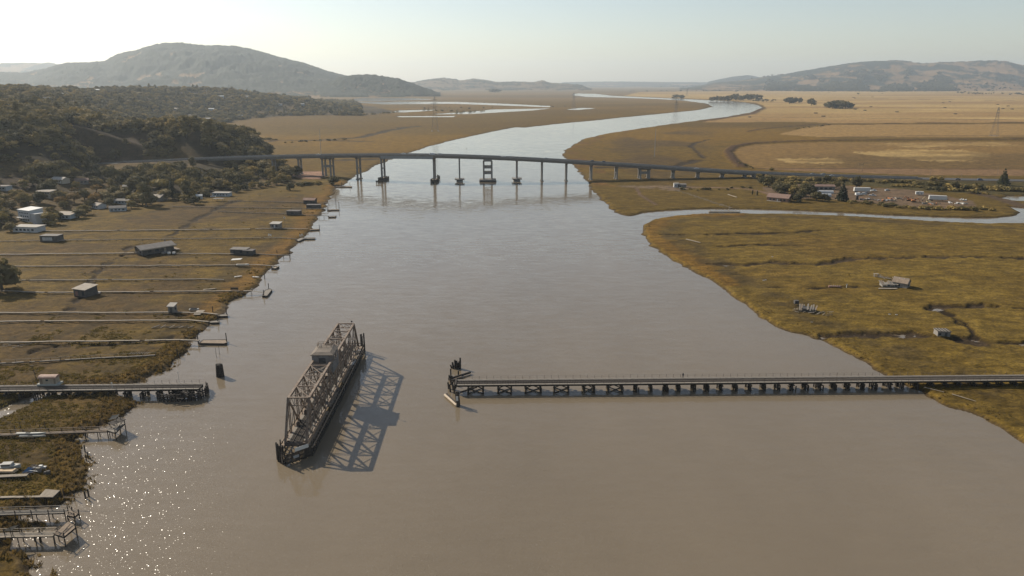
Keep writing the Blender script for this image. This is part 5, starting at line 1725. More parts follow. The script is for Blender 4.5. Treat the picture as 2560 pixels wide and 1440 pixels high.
t = thing("kayak", "second white kayak, lower and nearer, beside the railed pier", "kayak", tuple(P(82, 1092, 1.9)), .02)
hull(7.0, .75, .45, "hull", BOATW, t); MB().box(-1.2, -.25, .42, 0, .25, .5).build("cockpit", BLACK, t)
for a, b in ((48, 1086), (110, 1083)):
    p = P(a, b, 0)
    r_ = MB().beam((0, -1.2, .6), (0, -1.2, 3.2), .12).beam((0, 1.0, .6), (0, 1.0, 3.2), .12).beam((0, -1.2, 2.05), (0, 1.0, 2.05), .12).build("kayak_rack", WOOD_D)
    r_.location = p
    tag(r_, "dark timber rack under the " + ("left" if a < 60 else "right") + " end of the white kayaks", "rack", "kayak racks")
pier_walk("short wooden pier with junk heaped at its end", (-40, 1192), (70, 1187), 1.2, 1.9, 0, WOOD_P)
t = thing("scrap_heap", "heap of dark frames, ladders and blue tarp at the short pier end", "junk", tuple(P(84, 1180, 1.0)))
o = t.location
for k in range(9):
    a = P(60 + k * 4, 1184 - k * .8, 1.5) - o; b = P(82 + k * 3.6, 1160 + k * .4, 2.0) - o
    MB().beam(a, b, .12, .14).build("frame", STEEL_D if k % 2 else WOOD_D, t)
for k in range(5):
    a = P(66 + k * 5, 1180 - k * 4, 1.9) - o; b = P(88 + k * 6, 1183 - k * 4.5, 1.9) - o
    MB().beam(a, b, .1, .1).build("rung", GALV if k % 2 else STEEL_D, t)
p = P(72, 1177, 1.5) - o
MB().add([(p.x - 1.2, p.y - 1, .4), (p.x + 1.3, p.y - .9, .4), (p.x + 1.1, p.y + 1, .5), (p.x - 1.0, p.y + 1.1, .5), (p.x + .1, p.y, 1.6)], [(0, 1, 4), (1, 2, 4), (2, 3, 4), (3, 0, 4), (3, 2, 1, 0)]).build("tarp", mat("blue_tarp", (0.07, 0.13, 0.22), 0.6), t)
for k in range(6):
    p = P(rnd.uniform(84, 122), rnd.uniform(1168, 1186), 1.2) - o
    MB().box(p.x - .4, p.y - .3, .3, p.x + .4, p.y + .3, .9 + rnd.random() * .5).build("crate", [WHITE, WOOD_G, DARKW][k % 3], t)
t = thing("motor_boat", "white motor boat with small cabin ashore at the left edge", "boat", tuple(P(14, 1173, 1.3)), .12)
hull(7.5, 2.3, 1.0, "hull", BOATW, t)
cb = MB().box(-.6, -.8, 1.0, 1.8, .8, 1.7).build("cabin", BOATW, t)
MB().box(-.5, -.84, 1.2, 1.6, -.8, 1.6).build("window", GLASS, cb)
t = thing("plywood_stack", "tan plywood sheets stacked below the ashore motor boat", "lumber", tuple(P(12, 1182, 1.2)))
for k in range(4):
    MB().box(-3 + k * .1, -.8, .4 + k * .13, 3 - k * .15, .7, .5 + k * .13).build("sheet", mat("plywood", (.5, .37, .23), .85), t)
boardwalk("low pale plank walk leading to the tilted platform", [(-40, 1244), (0, 1243), (100, 1241)], .9, 1.5, WOOD_P, posts=2.2)
t = thing("tilted_platform", "tilted pale plank platform sagging toward the water", "platform", tuple(P(120, 1236, 0)))
deck_platform(t, [(95, 1243), (132, 1243), (150, 1226), (114, 1223)], 1.7, WOOD_P, False)
t = thing("dock_frame", "bare dark goal-post frame standing at the water's edge", "frame", tuple(P(188, 1238, 0)))
o = t.location
for a, b in ((161, 1243), (187, 1248)):
    p = P(a, b, 0) - o
    MB().tube((p.x, p.y, -1.5), (p.x, p.y, 2.3), .14, .12).build("post", WOOD_D, t)
MB().beam(P(158, 1243, 2.3) - o, P(202, 1244, 2.3) - o, .14, .14).build("cross_beam", WOOD_B, t)
t = thing("dock_frame", "two short black piles with a cross tie out in the water", "piles", tuple(P(218, 1244, 0)))
o = t.location
for a, b in ((214, 1246), (222, 1241)):
    p = P(a, b, 0) - o
    MB().tube((p.x, p.y, -1.5), (p.x, p.y, 2.0), .2, .18).build("pile", WOOD_D, t)
MB().beam(P(214, 1246, 1.0) - o, P(222, 1241, 1.3) - o, .16, .2).build("tie", WOOD_D, t)
pier_walk("grey railed wooden pier without roof near the bottom left", (-40, 1284), (166, 1278), 1.5, 2.1, 2, WOOD_G)
t = thing("pier_landing", "small sunken landing with posts at the grey railed pier", "landing", tuple(P(185, 1285, 0)))
deck_platform(t, [(168, 1288), (186, 1292), (197, 1283), (180, 1276)], 1.6, WOOD_B)
pier_walk("wide weathered pier lowest in the picture with leaning rail", (-40, 1339), (138, 1335), 1.7, 2.3, 1, WOOD_P)
t = thing("pier_landing", "large railed landing deck at the end of the lowest pier", "landing", tuple(P(165, 1325, 0)))
deck_platform(t, [(133, 1334), (160, 1342), (189, 1318), (172, 1303)], 2.4, WOOD_B)
o = t.location
for a, b, c, d2 in ((136, 1325, 160, 1305), (140, 1330, 172, 1300), (150, 1338, 176, 1310)):
    MB().beam(P(a, b, 3.3) - o, P(c, d2, 3.4) - o, .12, .1).build("rail", WOOD_D, t)
t = thing("tarp_shelter", "sagging beige tarp shelter over the lowest pier", "shelter", tuple(P(24, 1328, 2.3)))
o = t.location
q = [P(10, 1328, 4.2) - o, P(24, 1318, 4.6) - o, P(46, 1313, 4.3) - o, P(30, 1326, 3.7) - o]
mid = sum(q, Vector()) / 4 - Vector((0, 0, .25))
MB().add([tuple(p) for p in q] + [tuple(mid)] + [tuple(p + Vector((0, 0, .05))) for p in q] + [tuple(mid + Vector((0, 0, .05)))],
         [(1, 0, 4), (2, 1, 4), (3, 2, 4), (0, 3, 4), (5, 6, 9), (6, 7, 9), (7, 8, 9), (8, 5, 9), (0, 1, 6, 5), (1, 2, 7, 6), (2, 3, 8, 7), (3, 0, 5, 8)]).build("tarp", WOOD_P, t)
for p in q:
    MB().beam((p.x, p.y, 0), (p.x, p.y, p.z), .1, .1).build("pole", WOOD_D, t)
for i, (a, b, h) in enumerate(((209, 1088, 2.6), (215, 1092, 2.4), (213, 1130, 2.0), (216, 1151, 1.6), (221, 1146, 1.8), (88, 1353, 2.3), (101, 1356, 2.3))):
    pile_at(a, b, h, ("tall dark pile below the long railed pier", "dark pile just right of the tall one below the railed pier", "dark pile against the brown reeds", "short dark pile in the reeds, lower of two", "short dark pile in the reeds, upper of two", "left pile under the lowest pier", "right pile under the lowest pier")[i], .17)

# ---------------------------------------------------------------- houses of the left shore
def HG(px, py):
    p = G(px, py)
    return (p.x, p.y, p.z)


def row_wins(face, x0, x1, n, z0, z1, f=.6):
    s = (x1 - x0) / n
    return [(face, x0 + s * (k + .5 - f / 2), x0 + s * (k + .5 + f / 2), z0, z1) for k in range(n)]


t = house("tall_house", "tall white house with flat white roof at the left marsh edge", "house", HG(80, 552), -.45, 15, 11, 9.6, "shed", WHITEW, WHITE, .9, .4,
          row_wins("f", -6, 6, 6, 6.9, 7.7) + row_wins("f", -5, 6, 4, 4.0, 5.2) + row_wins("f", -5, 6, 4, 1.2, 2.4) + row_wins("l", -4, 4, 3, 6.5, 7.7))
MB().box(-7.9, -7.6, 3.2, 7.9, -5.6, 3.45).build("balcony", WHITEW, t)
MB().box(7.6, -5.0, -1, 13.5, 4.0, 7.2).build("side_wing", WHITEW, t)
MB().box(7.3, -5.4, 7.21, 14.0, 4.4, 7.45).build("wing_roof", WHITE, t)
for k in range(8):
    MB().beam((-7.8 + k * 2.22, -7.5, 3.45), (-7.8 + k * 2.22, -7.5, 4.4), .1, .1).build("baluster", WHITE, t)
MB().beam((-7.8, -7.5, 4.4), (7.8, -7.5, 4.4), .12, .12).build("hand_rail", WHITE, t)
t = house("low_house", "white single-storey house at the start of the straight boardwalk", "house", HG(74, 578), -.12, 17, 8, 3.4, "flat", WHITEW, PALER, over=.5, wins=row_wins("f", -7, 7, 5, 1, 2.3), door=(3, 4, 2.2, GREYB))
house("deck_house", "low house with tan roof and white skylight strip", "house", HG(166, 547), -.12, 15, 10, 3.4, "shed", BLUEW, TANR, 1.0, .8, row_wins("f", -6, 6, 4, .8, 2.4), None, .8, True, False, WHITE)
house("small_house", "small pale house with a tan gable roof behind the marsh", "house", HG(248, 520), -.5, 9.5, 8, 3.2, "gable", WHITEW, TANR, 1.6, .6, row_wins("f", -4, 4, 3, 1, 2.2) + row_wins("l", -3, 3, 2, 1, 2.2), (3.2, 4.1, 2.1, GREYB))
house("blue_house", "low pale blue house with white gable beside the marsh", "house", HG(296, 527), .35, 13, 7, 3.2, "gable", BLUEW, GREYR, 1.5, .5, row_wins("f", -6, 6, 4, 1, 2.3), (2, 3, 2.1, WHITE))
house("long_house", "long house with low grey roof among dark trees", "house", HG(310, 508), -.1, 15, 8, 3.0, "gable", BLUEW, GREYR, 1.2, .5, row_wins("f", -6, 6, 4, 1, 2.2), None, 0, False, True)
house("barn", "broad tan-roofed barn near the pointed cypress", "barn", HG(392, 500), -.2, 15, 11, 3.4, "gable", GREYW, TANR, 2.2, .8, row_wins("f", -5, 5, 2, .5, 2.4))
house("mobile_home", "flat grey mobile home with white eaves near the marsh edge", "house", HG(556, 490), -.08, 17, 7, 3.6, "flat", BLUEW, PALER, over=.5, wins=row_wins("f", -7, 7, 5, 1.3, 2.5), door=(4.6, 5.5, 2.3, WHITE), fascia=WHITE)
house("white_shed", "small white shed left of the flat mobile home", "shed", HG(499, 497), .3, 5.5, 4.5, 3.2, "gable", WHITEW, WHITE, 1.2, .4, [("f", -1, 1, .3, 2.2)])
t = thing("carport", "open dark flat carport below the mobile home", "carport", HG(547, 503))
MB().box(-5, -2.6, 2.5, 5, 2.6, 2.75).build("roof", GREYR, t)
for q in ((-4.7, -2.3), (0, -2.3), (4.7, -2.3), (-4.7, 2.3), (4.7, 2.3)):
    MB().beam((q[0], q[1], -.5), (q[0], q[1], 2.5), .18, .18).build("post", WOOD_D, t)
house("hill_house", "hillside house with bright white roof panel above the town trees", "house", HG(152, 456), -.3, 14, 9, 3.6, "gable", CREAMW, PALER, 1.8, .8, row_wins("f", -6, 6, 4, 1.2, 2.5), (4.6, 5.5, 2.2, WHITE))
house("hill_house", "two-storey cream hillside house with a row of dark windows", "house", HG(118, 492), -.25, 15, 8, 5.4, "shed", CREAMW, TANR, .8, .5, row_wins("f", -7, 7, 6, 3.2, 4.6) + row_wins("f", -6, 6, 4, .8, 2.0))
house("hill_house", "brown-roofed house half hidden right of the white-panelled roof", "house", HG(205, 458), .5, 12, 8, 3.2, "gable", GREYW, BROWNR, 1.8, .6, row_wins("f", -5, 5, 3, 1, 2.2))
house("hill_house", "pale flat-roofed house cut by the left picture edge", "house", HG(6, 474), -.1, 14, 8, 3.4, "flat", BLUEW, GREYR, over=.5, wins=row_wins("f", -6, 6, 4, 1, 2.3))
house("garden_shed", "small sunlit garden shed near the round dark oak", "shed", HG(318, 472), .3, 7, 5, 2.8, "gable", CREAMW, PALER, 1.2, .4, [("f", -2, 0, .4, 2.1)])
far_h = [(205, 225, "pale house high on the wooded ridge, leftmost of the white specks", PALER), (243, 228, "white-roofed house on the ridge below the skyline", WHITE), (150, 240, "long pale house in the upper left woods", PALER), (118, 250, "grey house in the upper left woods with cleared yard", TANR),
         (440, 275, "tan-roofed house on the sunny bench of the wooded hill", TANR), (529, 275, "house with bright blue-white roof in the far woods", WHITE), (600, 291, "white-roofed house at the wood's edge by the far marsh", WHITE), (520, 300, "pale house with white gable near the tall oaks", PALER),
         (553, 243, "small white house low on the far wooded ridge", WHITE), (370, 220, "long tan house along the ridge road", TANR), (618, 243, "tan house beside a bare yard on the far ridge", PALER), (756, 262, "grey-roofed house at the far wooded point", PALER), (700, 262, "white cabin among trees near the far wooded point", WHITE), (480, 292, "brown house under the far hillside trees", TANR)]
for i, (a, b, lab, r_) in enumerate(far_h):
    house("hillside_house", lab, "house", HG(a, b + 3), rnd.uniform(-.5, .5), rnd.uniform(13, 19), 10, 5.0, "gable" if i % 3 else "flat", [WHITEW, CREAMW, BLUEW][i % 3], r_, 2.0, .6, row_wins("f", -6, 6, 4, 1.5, 3.2), None, 2.5)

# ---------------------------------------------------------------- right marsh ruins
t = house("ruined_shack", "weathered grey gabled shack in the right marsh, right half of the ruin", "shack", tuple(P(2252, 716, 1.0)), -.75, 6.5, 5.5, 2.4, "gable", GREYW, WOOD_B, 1.8, .3, [("r", -.9, .6, .6, 1.8), ("f", -1.2, .2, .7, 1.8)])
for k in range(9):
    for s in (-1, 1):
        if rnd.random() < .7:
            MB().beam((-3.2 + k * .75, s * (2.9 - rnd.random() * .8), 2.25 + rnd.uniform(0, .1)), (-3.2 + k * .75 + rnd.uniform(-.2, .2), s * .1, 4.42), .5, .05).build("roof_board", WOOD_G if k % 3 else WOOD_P, t)
t = thing("collapsed_shack", "collapsed grey shack with low broken roof beside the gabled ruin", "shack", tuple(P(2222, 716, 1.0)), -.1)
MB().box(-3.6, -1.8, .1, 3.4, 2.2, 1.5).build("wall", GREYW, t)
for k in range(12):
    x = -4.0 + k * .66
    if k not in (4, 9):
        MB().beam((x, -2.3 + rnd.uniform(-.4, .8), 1.3 + rnd.uniform(-.3, .15)), (x + rnd.uniform(-.5, .5), 2.6 + rnd.uniform(-.6, .3), 2.2 + rnd.uniform(-.4, .3)), .55, .08).build("roof_board", (WOOD_G, WOOD_B, WOOD_G, WOOD_P)[k % 4], t)
for k in range(4):
    MB().box(-3 + k * 1.7, -1.88, .5, -2.0 + k * 1.7, -1.81, 1.2).build("window", DARKW, t)
t = thing("debris_heap", "heap of pale broken boards uphill of the collapsed shack", "debris", tuple(P(2207, 698, 1.0)))
for k in range(22):
    u = k / 22
    x, y = -2.2 + u * 6.2 + rnd.uniform(-.8, .8), 4.4 - u * 6.5 + rnd.uniform(-.8, .8)
    a = rnd.uniform(0, 3.1); L = rnd.uniform(.7, 1.7)
    MB().beam((x - L * math.cos(a), y - L * math.sin(a), .2 + rnd.random() * .6), (x + L * math.cos(a), y + L * math.sin(a), .4 + rnd.random() * 1.2), .3, .1).build("board", [WOOD_P, WOOD_G, WOOD_B][k % 3], t)
MB().box(-2.6, 3.6, 1.6, -.2, 5.0, 1.75).build("board", WOOD_P, t)
for q in ((-2.4, 3.8), (-.4, 3.8), (-2.4, 4.8), (-.4, 4.8)):
    MB().beam((q[0], q[1], 0), (q[0], q[1], 1.6), .16, .16).build("stump", WOOD_G, t)
t = thing("landing_boards", "flat pale boards lying in front of the ruined shacks", "debris", tuple(P(2215, 722, 1.1)))
for k in range(4):
    MB().beam((-4 + k * .3, -.6 + k * .35, .25), (4.5 + k * .4, -.8 + k * .35, .25), .32, .08).build("board", WOOD_P, t)
t = thing("rotting_hull", "small reddish rotting boat hull alone in the right marsh", "boat", tuple(P(2088, 719, 1.0)), -.15)
hull(6.0, 1.7, .8, "hull", mat("rotten_red_wood", (.2, .12, .09), .9, .3), t)
for k in range(5):
    MB().beam((-2 + k * .9, -.8, .7), (-1.8 + k * 1.0, .7, 1.1 + .2 * (k % 2)), .16, .12).build("rib", WOOD_G, t)
t = thing("white_stake", "thin white stake right of the rotting hull", "stake", tuple(P(2116, 719, 1.0)))
MB().beam((0, 0, -.3), (0, 0, 1.8), .2, .2).build("post", WHITE, t); MB().box(-.4, -.12, 1.3, .4, -.1, 1.8).build("plate", WHITE, t)
t = thing("collapsed_shack", "collapsed shack with a pale sloping roof near the right bank", "shack", tuple(P(2020, 778, 1.0)), -.4)
MB().box(-2.6, -2.0, 0, 2.6, 2.0, 1.6).build("wall", DARKW, t)
for k in range(10):
    x = -3.2 + k * .66
    if k not in (3, 7):
        MB().beam((x + rnd.uniform(-.4, .4), -2.7 + rnd.uniform(-.6, .9), 1.0 + .07 * k + rnd.uniform(-.3, .2)), (x + rnd.uniform(-.7, .7), 2.4 + rnd.uniform(-.8, .4), 2.3 + .05 * k + rnd.uniform(-.4, .3)), .55, .08).build("roof_board", (WOOD_G, WOOD_B, WOOD_G, WOOD_P)[k % 4], t)
for k in range(44):
    x, y = rnd.uniform(-5.5, 9), rnd.uniform(-4.6, 1.5)
    a = rnd.uniform(-1.2, 1.2); L = rnd.uniform(.5, 1.6)
    MB().beam((x - L * math.cos(a), y - L * math.sin(a), .25), (x + L * math.cos(a), y + L * math.sin(a), .4 + rnd.random() * .9), .2, .12).build("board", [WOOD_P, WOOD_G, WOOD_D][k % 3], t)
MB().beam((-2.9, -2.4, 0), (-1.6, -2.8, 2.1), .16, .16).build("prop", WOOD_G, t)
t = thing("tank_stand", "small dark box on legs left of the pale sloping roof ruin", "tank", tuple(P(1990, 763, 1.0)))
MB().box(-.9, -.8, .8, .9, .8, 2.2).build("tank", DARKW, t)
for q in ((-.7, -.6), (.7, -.6), (-.7, .6), (.7, .6)):
    MB().beam((q[0], q[1], -.4), (q[0], q[1], .8), .16, .16).build("leg", WOOD_D, t)
t = house("marsh_shack", "lone grey square shack with flat slatted roof in the right marsh", "shack", tuple(P(2354, 838, 1.0)), -.12, 4.6, 3.6, 1.9, "flat", GREYW, WOOD_G, over=.2, wins=[("f", -1.8, -1.1, .5, 1.4)], door=(.3, 1.2, 1.6, DARKW))
for k in range(9):
    MB().box(-2.5 + k * .56, -2.05, 2.17, -2.03 + k * .56, 2.05, 2.23 + rnd.uniform(0, .04)).build("roof_slat", WOOD_G if k % 2 else WOOD_D, t)
t = thing("driftwood", "long white driftwood log on the right marsh point", "driftwood", tuple(P(1732, 602, 1.2)))
MB().tube(P(1715, 598, 1.5) - t.location, P(1751, 606.5, 1.5) - t.location, .35, .25, 8).build("log", WOOD_P, t)
for i, (a, b) in enumerate(((1909, 701), (1914, 700), (2224, 786), (2241, 787), (2029, 806), (1931, 642))):
    o = MB().add([(-.5, -.2, 0), (.5, -.25, 0), (.6, .2, 0), (-.4, .25, 0), (-.3, 0, .3), (.35, .02, .25)], [(0, 1, 5, 4), (2, 3, 4, 5), (1, 2, 5), (3, 0, 4), (3, 2, 1, 0)]).build("driftwood", WHITE)
    o.location = P(a, b, 1.15)
    tag(o, ("white scrap of driftwood, left of two near the marsh bank", "white scrap of driftwood, right of two near the marsh bank", "left white scrap below the ruined shacks", "right white scrap below the ruined shacks", "white scrap below the pale sloping roof ruin", "tiny pale scrap in the upper right marsh")[i], "driftwood", "white scraps on the right marsh")
for i, (a, b, c, d2) in enumerate(((2380, 985, 2440, 1003), (2310, 968, 2360, 980))):
    A, B = P(a, b, 1.3), P(c, d2, 1.3)
    o = MB().tube(A, B, .14, .09, 6).build("driftwood", WOOD_P)
    tag(o, ("pale long pole lying on the marsh at lower right", "thin pale pole lying at the right end of the trestle shadow")[i], "driftwood")
# ================================================================ VEHICLES, YARD, TOWERS, PEOPLE
PAINT = {"white": mat("car_white", (.72, .72, .70), .35, .03, 1), "black": mat("car_black", (.03, .03, .035), .3, .05, 1), "grey": mat("car_grey", (.22, .23, .24), .35, .05, 1), "silver": mat("car_silver", (.45, .46, .47), .35, .05, 1), "blue": mat("car_blue", (.05, .09, .18), .35, .05, 1)}
WHEEL = MB().tube((0, -.12, 0), (0, .12, 0), .34, .34, 12).tube((0, -.13, 0), (0, .13, 0), .18, .18, 8).mesh("wheel", BLACK)
_car = {}


def car(label, loc, rz, paint="white", kind="car", group=None):
    L = {"car": 4.5, "suv": 4.8, "van": 5.6, "pickup": 5.6}[kind]
    t = thing("parked_car" if group is None else "car", label, {"car": "car", "suv": "car", "van": "van", "pickup": "pickup"}[kind], loc, rz, group)
    hw = .9
    if kind == "van":
        prof = [(-L / 2, .35), (-L / 2, 2.1), (1.2, 2.15), (2.1, 1.3), (L / 2, 1.05), (L / 2, .35)]
        cab = None
    elif kind == "pickup":
        prof = [(-L / 2, .4), (-L / 2, 1.05), (L / 2 - .1, 1.0), (L / 2, .45)]
        cab = [(-.5, 1.04), (-.35, 1.75), (.8, 1.75), (1.5, 1.03)]
    else:
        prof = [(-L / 2, .35), (-L / 2 + .05, .95), (-1.6, 1.0), (1.2, .98), (L / 2 - .1, .8), (L / 2, .4)]
        top = 1.75 if kind == "suv" else 1.45
        cab = [(-L / 2 + .3 if kind == "suv" else -1.7, .99), (-1.7 if kind == "suv" else -1.0, top), (.4, top), (1.2, .97)]

    def ext(pr, w, w2=None):
        w2 = w if w2 is None else w2
        n = len(pr)
        zs = [p[1] for p in pr]; zm = max(zs)
        ww = [w2 if p[1] > zm - .1 and w2 != w else w for p in pr]
        vs = [(p[0], -q, p[1]) for p, q in zip(pr, ww)] + [(p[0], q, p[1]) for p, q in zip(pr, ww)]
        return MB().add(vs, [tuple(range(n)), tuple(range(2 * n - 1, n - 1, -1))] + [(k, n + k, n + (k + 1) % n, (k + 1) % n) for k in range(n)])
    body = ext(prof, hw).build("body", PAINT[paint], t)
    if cab:
        ext(cab, hw - .06, hw - .2).build("window", GLASS, body)
        MB().box(cab[1][0], -hw + .19, cab[1][1], cab[2][0], hw - .19, cab[1][1] + .05).build("roof", PAINT[paint], body)
    else:
        MB().box(1.0, -hw - .02, 1.3, 1.9, hw + .02, 1.9).build("window", GLASS, body)
    for x in (-L / 2 + .85, L / 2 - .9):
        for s in (-1, 1):
            link("wheel", WHEEL, t, (x, s * (hw - .08), .34))
    return t


CARG = "cars on the highway bridge"


def on_road(px_, lane):
    i = min(range(len(HW)), key=lambda k: abs(float(pix(HW[k].x, HW[k].y, HW[k].z)[0]) - px_))
    p, n = s2[i]
    nx, _ = s2[min(i + 1, len(s2) - 1)]
    f = 0
    q = p + n * lane
    d = (nx - p).normalized()
    if abs(nx.x - p.x) > 1:
        tx = P(px_, float(pix(p.x, p.y, p.z)[1]), p.z).x - p.x
        q = q + d * (tx / max(.2, d.x))
    q.z += .04
    return tuple(q), math.atan2(d.y, d.x) + (math.pi if lane > 0 else 0)


for a in ((793, 1.75, "white", "car", "white car on the bridge above the left shore"), (1003, 5.0, "white", "car", "white car in the far lane left of the river pier"), (1079, 1.75, "white", "van", "white delivery van on the bridge, leading a close pair"),
          (1098, 1.75, "silver", "suv", "pale car right behind the white van on the bridge"), (1259, 1.75, "white", "car", "pale car on the bridge just right of the wide ladder pier"), (1366, 5.0, "grey", "car", "grey car on the bridge over the right channel"),
          (1482, 5.0, "black", "suv", "dark car on the bridge at the right bank, left of two"), (1511, 5.0, "black", "suv", "dark car on the bridge at the right bank, right of two"), (1740, -1.75, "silver", "car", "pale car on the bridge above the right marsh"),
          (2035, 5.0, "grey", "car", "grey car where the bridge comes down to land, left of two"), (2062, 5.0, "grey", "suv", "grey car where the bridge comes down to land, right of two"), (2076, -5.0, "white", "car", "pale car in the near lane by the roadside bushes"),
          (2390, -5.0, "black", "car", "dark low car on the highway at far right"), (2445, -5.0, "blue", "suv", "dark blue car on the highway at far right, bigger of two")):
    loc, rz = on_road(a[0], a[1])
    car(a[4], loc, rz, a[2], a[3], CARG)
t = thing("bridge_lamp", "thin lamp post rising from the middle of the highway bridge", "lamp post", on_road(1167, 6.3)[0])
MB().tube((0, 0, 0), (0, 0, 6.5), .1, .07).build("pole", GALV, t)
MB().tube((0, 0, 6.5), (0, 0, 7.2), .35, .3).build("lamp", STEEL_D, t)

# ---- yard on the right bank
t = house("brown_house", "brown brick house with low gable roof beside the slough", "house", HG(1948, 502), -.62, 17, 11, 3.3, "gable", BRICKW, BROWNR, 2.4, .6,
          row_wins("f", -7, 7, 5, 1, 2.3) + row_wins("r", -4, 4, 2, .8, 2.2), (-.5, .5, 2.2, WHITE))
MB().box(-8.2, -7.2, -.4, 3, -5.7, .5).build("porch", CREAMW, t)
for i, (a, b, rz, L, lab) in enumerate(((2154, 481, -.12, 13.5, "white box trailer parked left in the yard"), (2343, 502, -.28, 13.0, "white box trailer parked right in the yard"))):
    t = thing("box_trailer", lab, "trailer", HG(a, b), rz, "box trailers in the yard")
    MB().box(-L / 2, -1.3, 1.1, L / 2, 1.3, 4.3).build("box", WHITE, t)
    MB().box(-L / 2 + .2, -1.0, .85, L / 2 - .2, 1.0, 1.09).build("chassis", STEEL_D, t)
    for x in (-L / 2 + 1.2, -L / 2 + 2.4):
        for s in (-1, 1):
            link("wheel", WHEEL, t, (x, s * 1.1, .48), scale=(1.4, 1.4, 1.4))
    for s in (-1, 1):
        MB().beam((L / 2 - 2.6, s * .9, -.1), (L / 2 - 2.6, s * .9, .9), .18, .18).build("landing_leg", STEEL_D, t)
    for k in range(12):
        MB().box(-L / 2 + .4 + k * (L - .8) / 11 - .03, -1.33, 1.2, -L / 2 + .4 + k * (L - .8) / 11 + .03, -1.305, 4.25).build("rib", WHITEW, t)
t = thing("camper", "white camper trailer at the back of the yard", "camper", HG(2298, 488), -.3)
bd = MB().box(-3, -1.2, .7, 3, 1.2, 3.2).build("body", WHITE, t)
MB().box(-2.0, -1.24, 1.7, -.6, -1.205, 2.4).build("window", GLASS, bd); MB().box(1.0, -1.24, .8, 1.8, -1.205, 2.6).build("door", GREYB, bd); MB().box(-1.0, -.6, 3.2, .2, .6, 3.5).build("roof_vent", WHITEW, bd)
for s in (-1, 1):
    link("wheel", WHEEL, t, (-.2, s * 1.1, .34))
for a in ((2146, 488, .1, "white", "van", "white van in front of the left box trailer"), (2160, 487, -.2, "white", "suv", "white car right of the white van in the yard"), (2181, 490, -.4, "silver", "pickup", "silver pickup with dark bed near the left box trailer"), (2183, 478, .1, "white", "pickup", "white pickup off the right end of the left box trailer"),
          (2218, 477, .2, "silver", "car", "small pale car at the back of the yard"), (2361, 498, .1, "silver", "suv", "pale car behind the right box trailer"), (2166, 484, .3, "grey", "car", "grey car between the yard trailer and the pickup")):
    car(a[5], HG(a[0], a[1]), a[2], a[3], a[4])
car("white car by the flat mobile home on the left shore", HG(533, 493), .2, "white", "car")
for i, (a, b, w, lab) in enumerate(((2060, 483, 15, "long white polytunnel beside the tall conifer"), (2058, 491, 12, "lower white polytunnel in front of the first"))):
    t = thing("polytunnel", lab, "polytunnel", HG(a, b), -.1, "polytunnels in the yard")
    m = MB(); n = 9
    vs = [(xx, 2.4 * math.cos(q), 2.5 * math.sin(q)) for xx in (-w / 2, w / 2) for q in np.linspace(math.pi, 0, n)]
    m.add(vs, [(k, k + 1, n + k + 1, n + k) for k in range(n - 1)] + [tuple(range(n - 1, -1, -1)), tuple(range(n, 2 * n))])
    m.build("cover", WHITEW, t)
    for k in range(5):
        h = MB(); x = -w / 2 + w * k / 4
        pr = [(x, 2.45 * math.cos(q), 2.55 * math.sin(q)) for q in np.linspace(math.pi, 0, 7)]
        for j in range(6): h.beam(pr[j], pr[j + 1], .1, .1)
        h.build("hoop", GALV, t)
house("long_shed", "long dark-roofed shed behind the polytunnels", "shed", HG(2050, 473), -.08, 24, 7, 3.0, "gable", GREYW, BROWNR, 1.3, .4, row_wins("f", -10, 10, 5, .6, 2.0))
house("yard_shed", "small white shed under the highway bridge on the right bank", "shed", HG(1690, 468), 0, 4.5, 3.5, 3.6, "flat", WHITEW, PALER, over=.2, wins=[("f", -1, 0, .9, 2)])
house("yard_shed", "long low grey shed right of the small white bridge shed", "shed", HG(1704, 468), 0, 8, 3.5, 2.6, "shed", GREYW, GREYR, .5, .2, [("f", -2, -1, .8, 1.8)])
t = thing("stake", "white lone stake standing in the mud flat under the bridge", "stake", HG(1698, 475))
MB().beam((0, 0, -.3), (0, 0, 2.4), .3, .3).build("post", WOOD_P, t); MB().box(-.5, -.2, 1.6, .5, -.16, 2.3).build("plate", WHITE, t)
ORANGE = mat("machine_orange", (.40, .16, .055), .6, .15, .8)
YELLOW = mat("machine_cream", (.52, .40, .22), .6, .15, .8)


def digger(label, loc, rz, m_, up=4.0):
    t = thing("excavator", label, "excavator", loc, rz, "excavators in the yard")
    for s in (-1, 1):
        MB().box(-1.7, s * 1.1 - .28, 0, 1.7, s * 1.1 + .28, .75).build("track", BLACK, t)
    b = MB().box(-1.8, -1.2, .85, 1.0, 1.2, 1.9).build("body", m_, t)
    c = MB().box(.1, -1.15, 1.9, 1.2, -.2, 3.0).build("cab", m_, b)
    MB().box(.05, -1.19, 2.1, 1.24, -.16, 2.8).build("window", GLASS, c)
    a = MB().beam((.9, .2, 1.6), (3.0, .2, up), .4, .55).build("boom", m_, t)
    MB().beam((3.0, .2, up), (4.6, .2, up - 2.6), .3, .4).build("stick", m_, a)
    MB().box(4.1, -.3, up - 3.5, 5.0, .7, up - 2.6).build("bucket", STEEL_D, a)


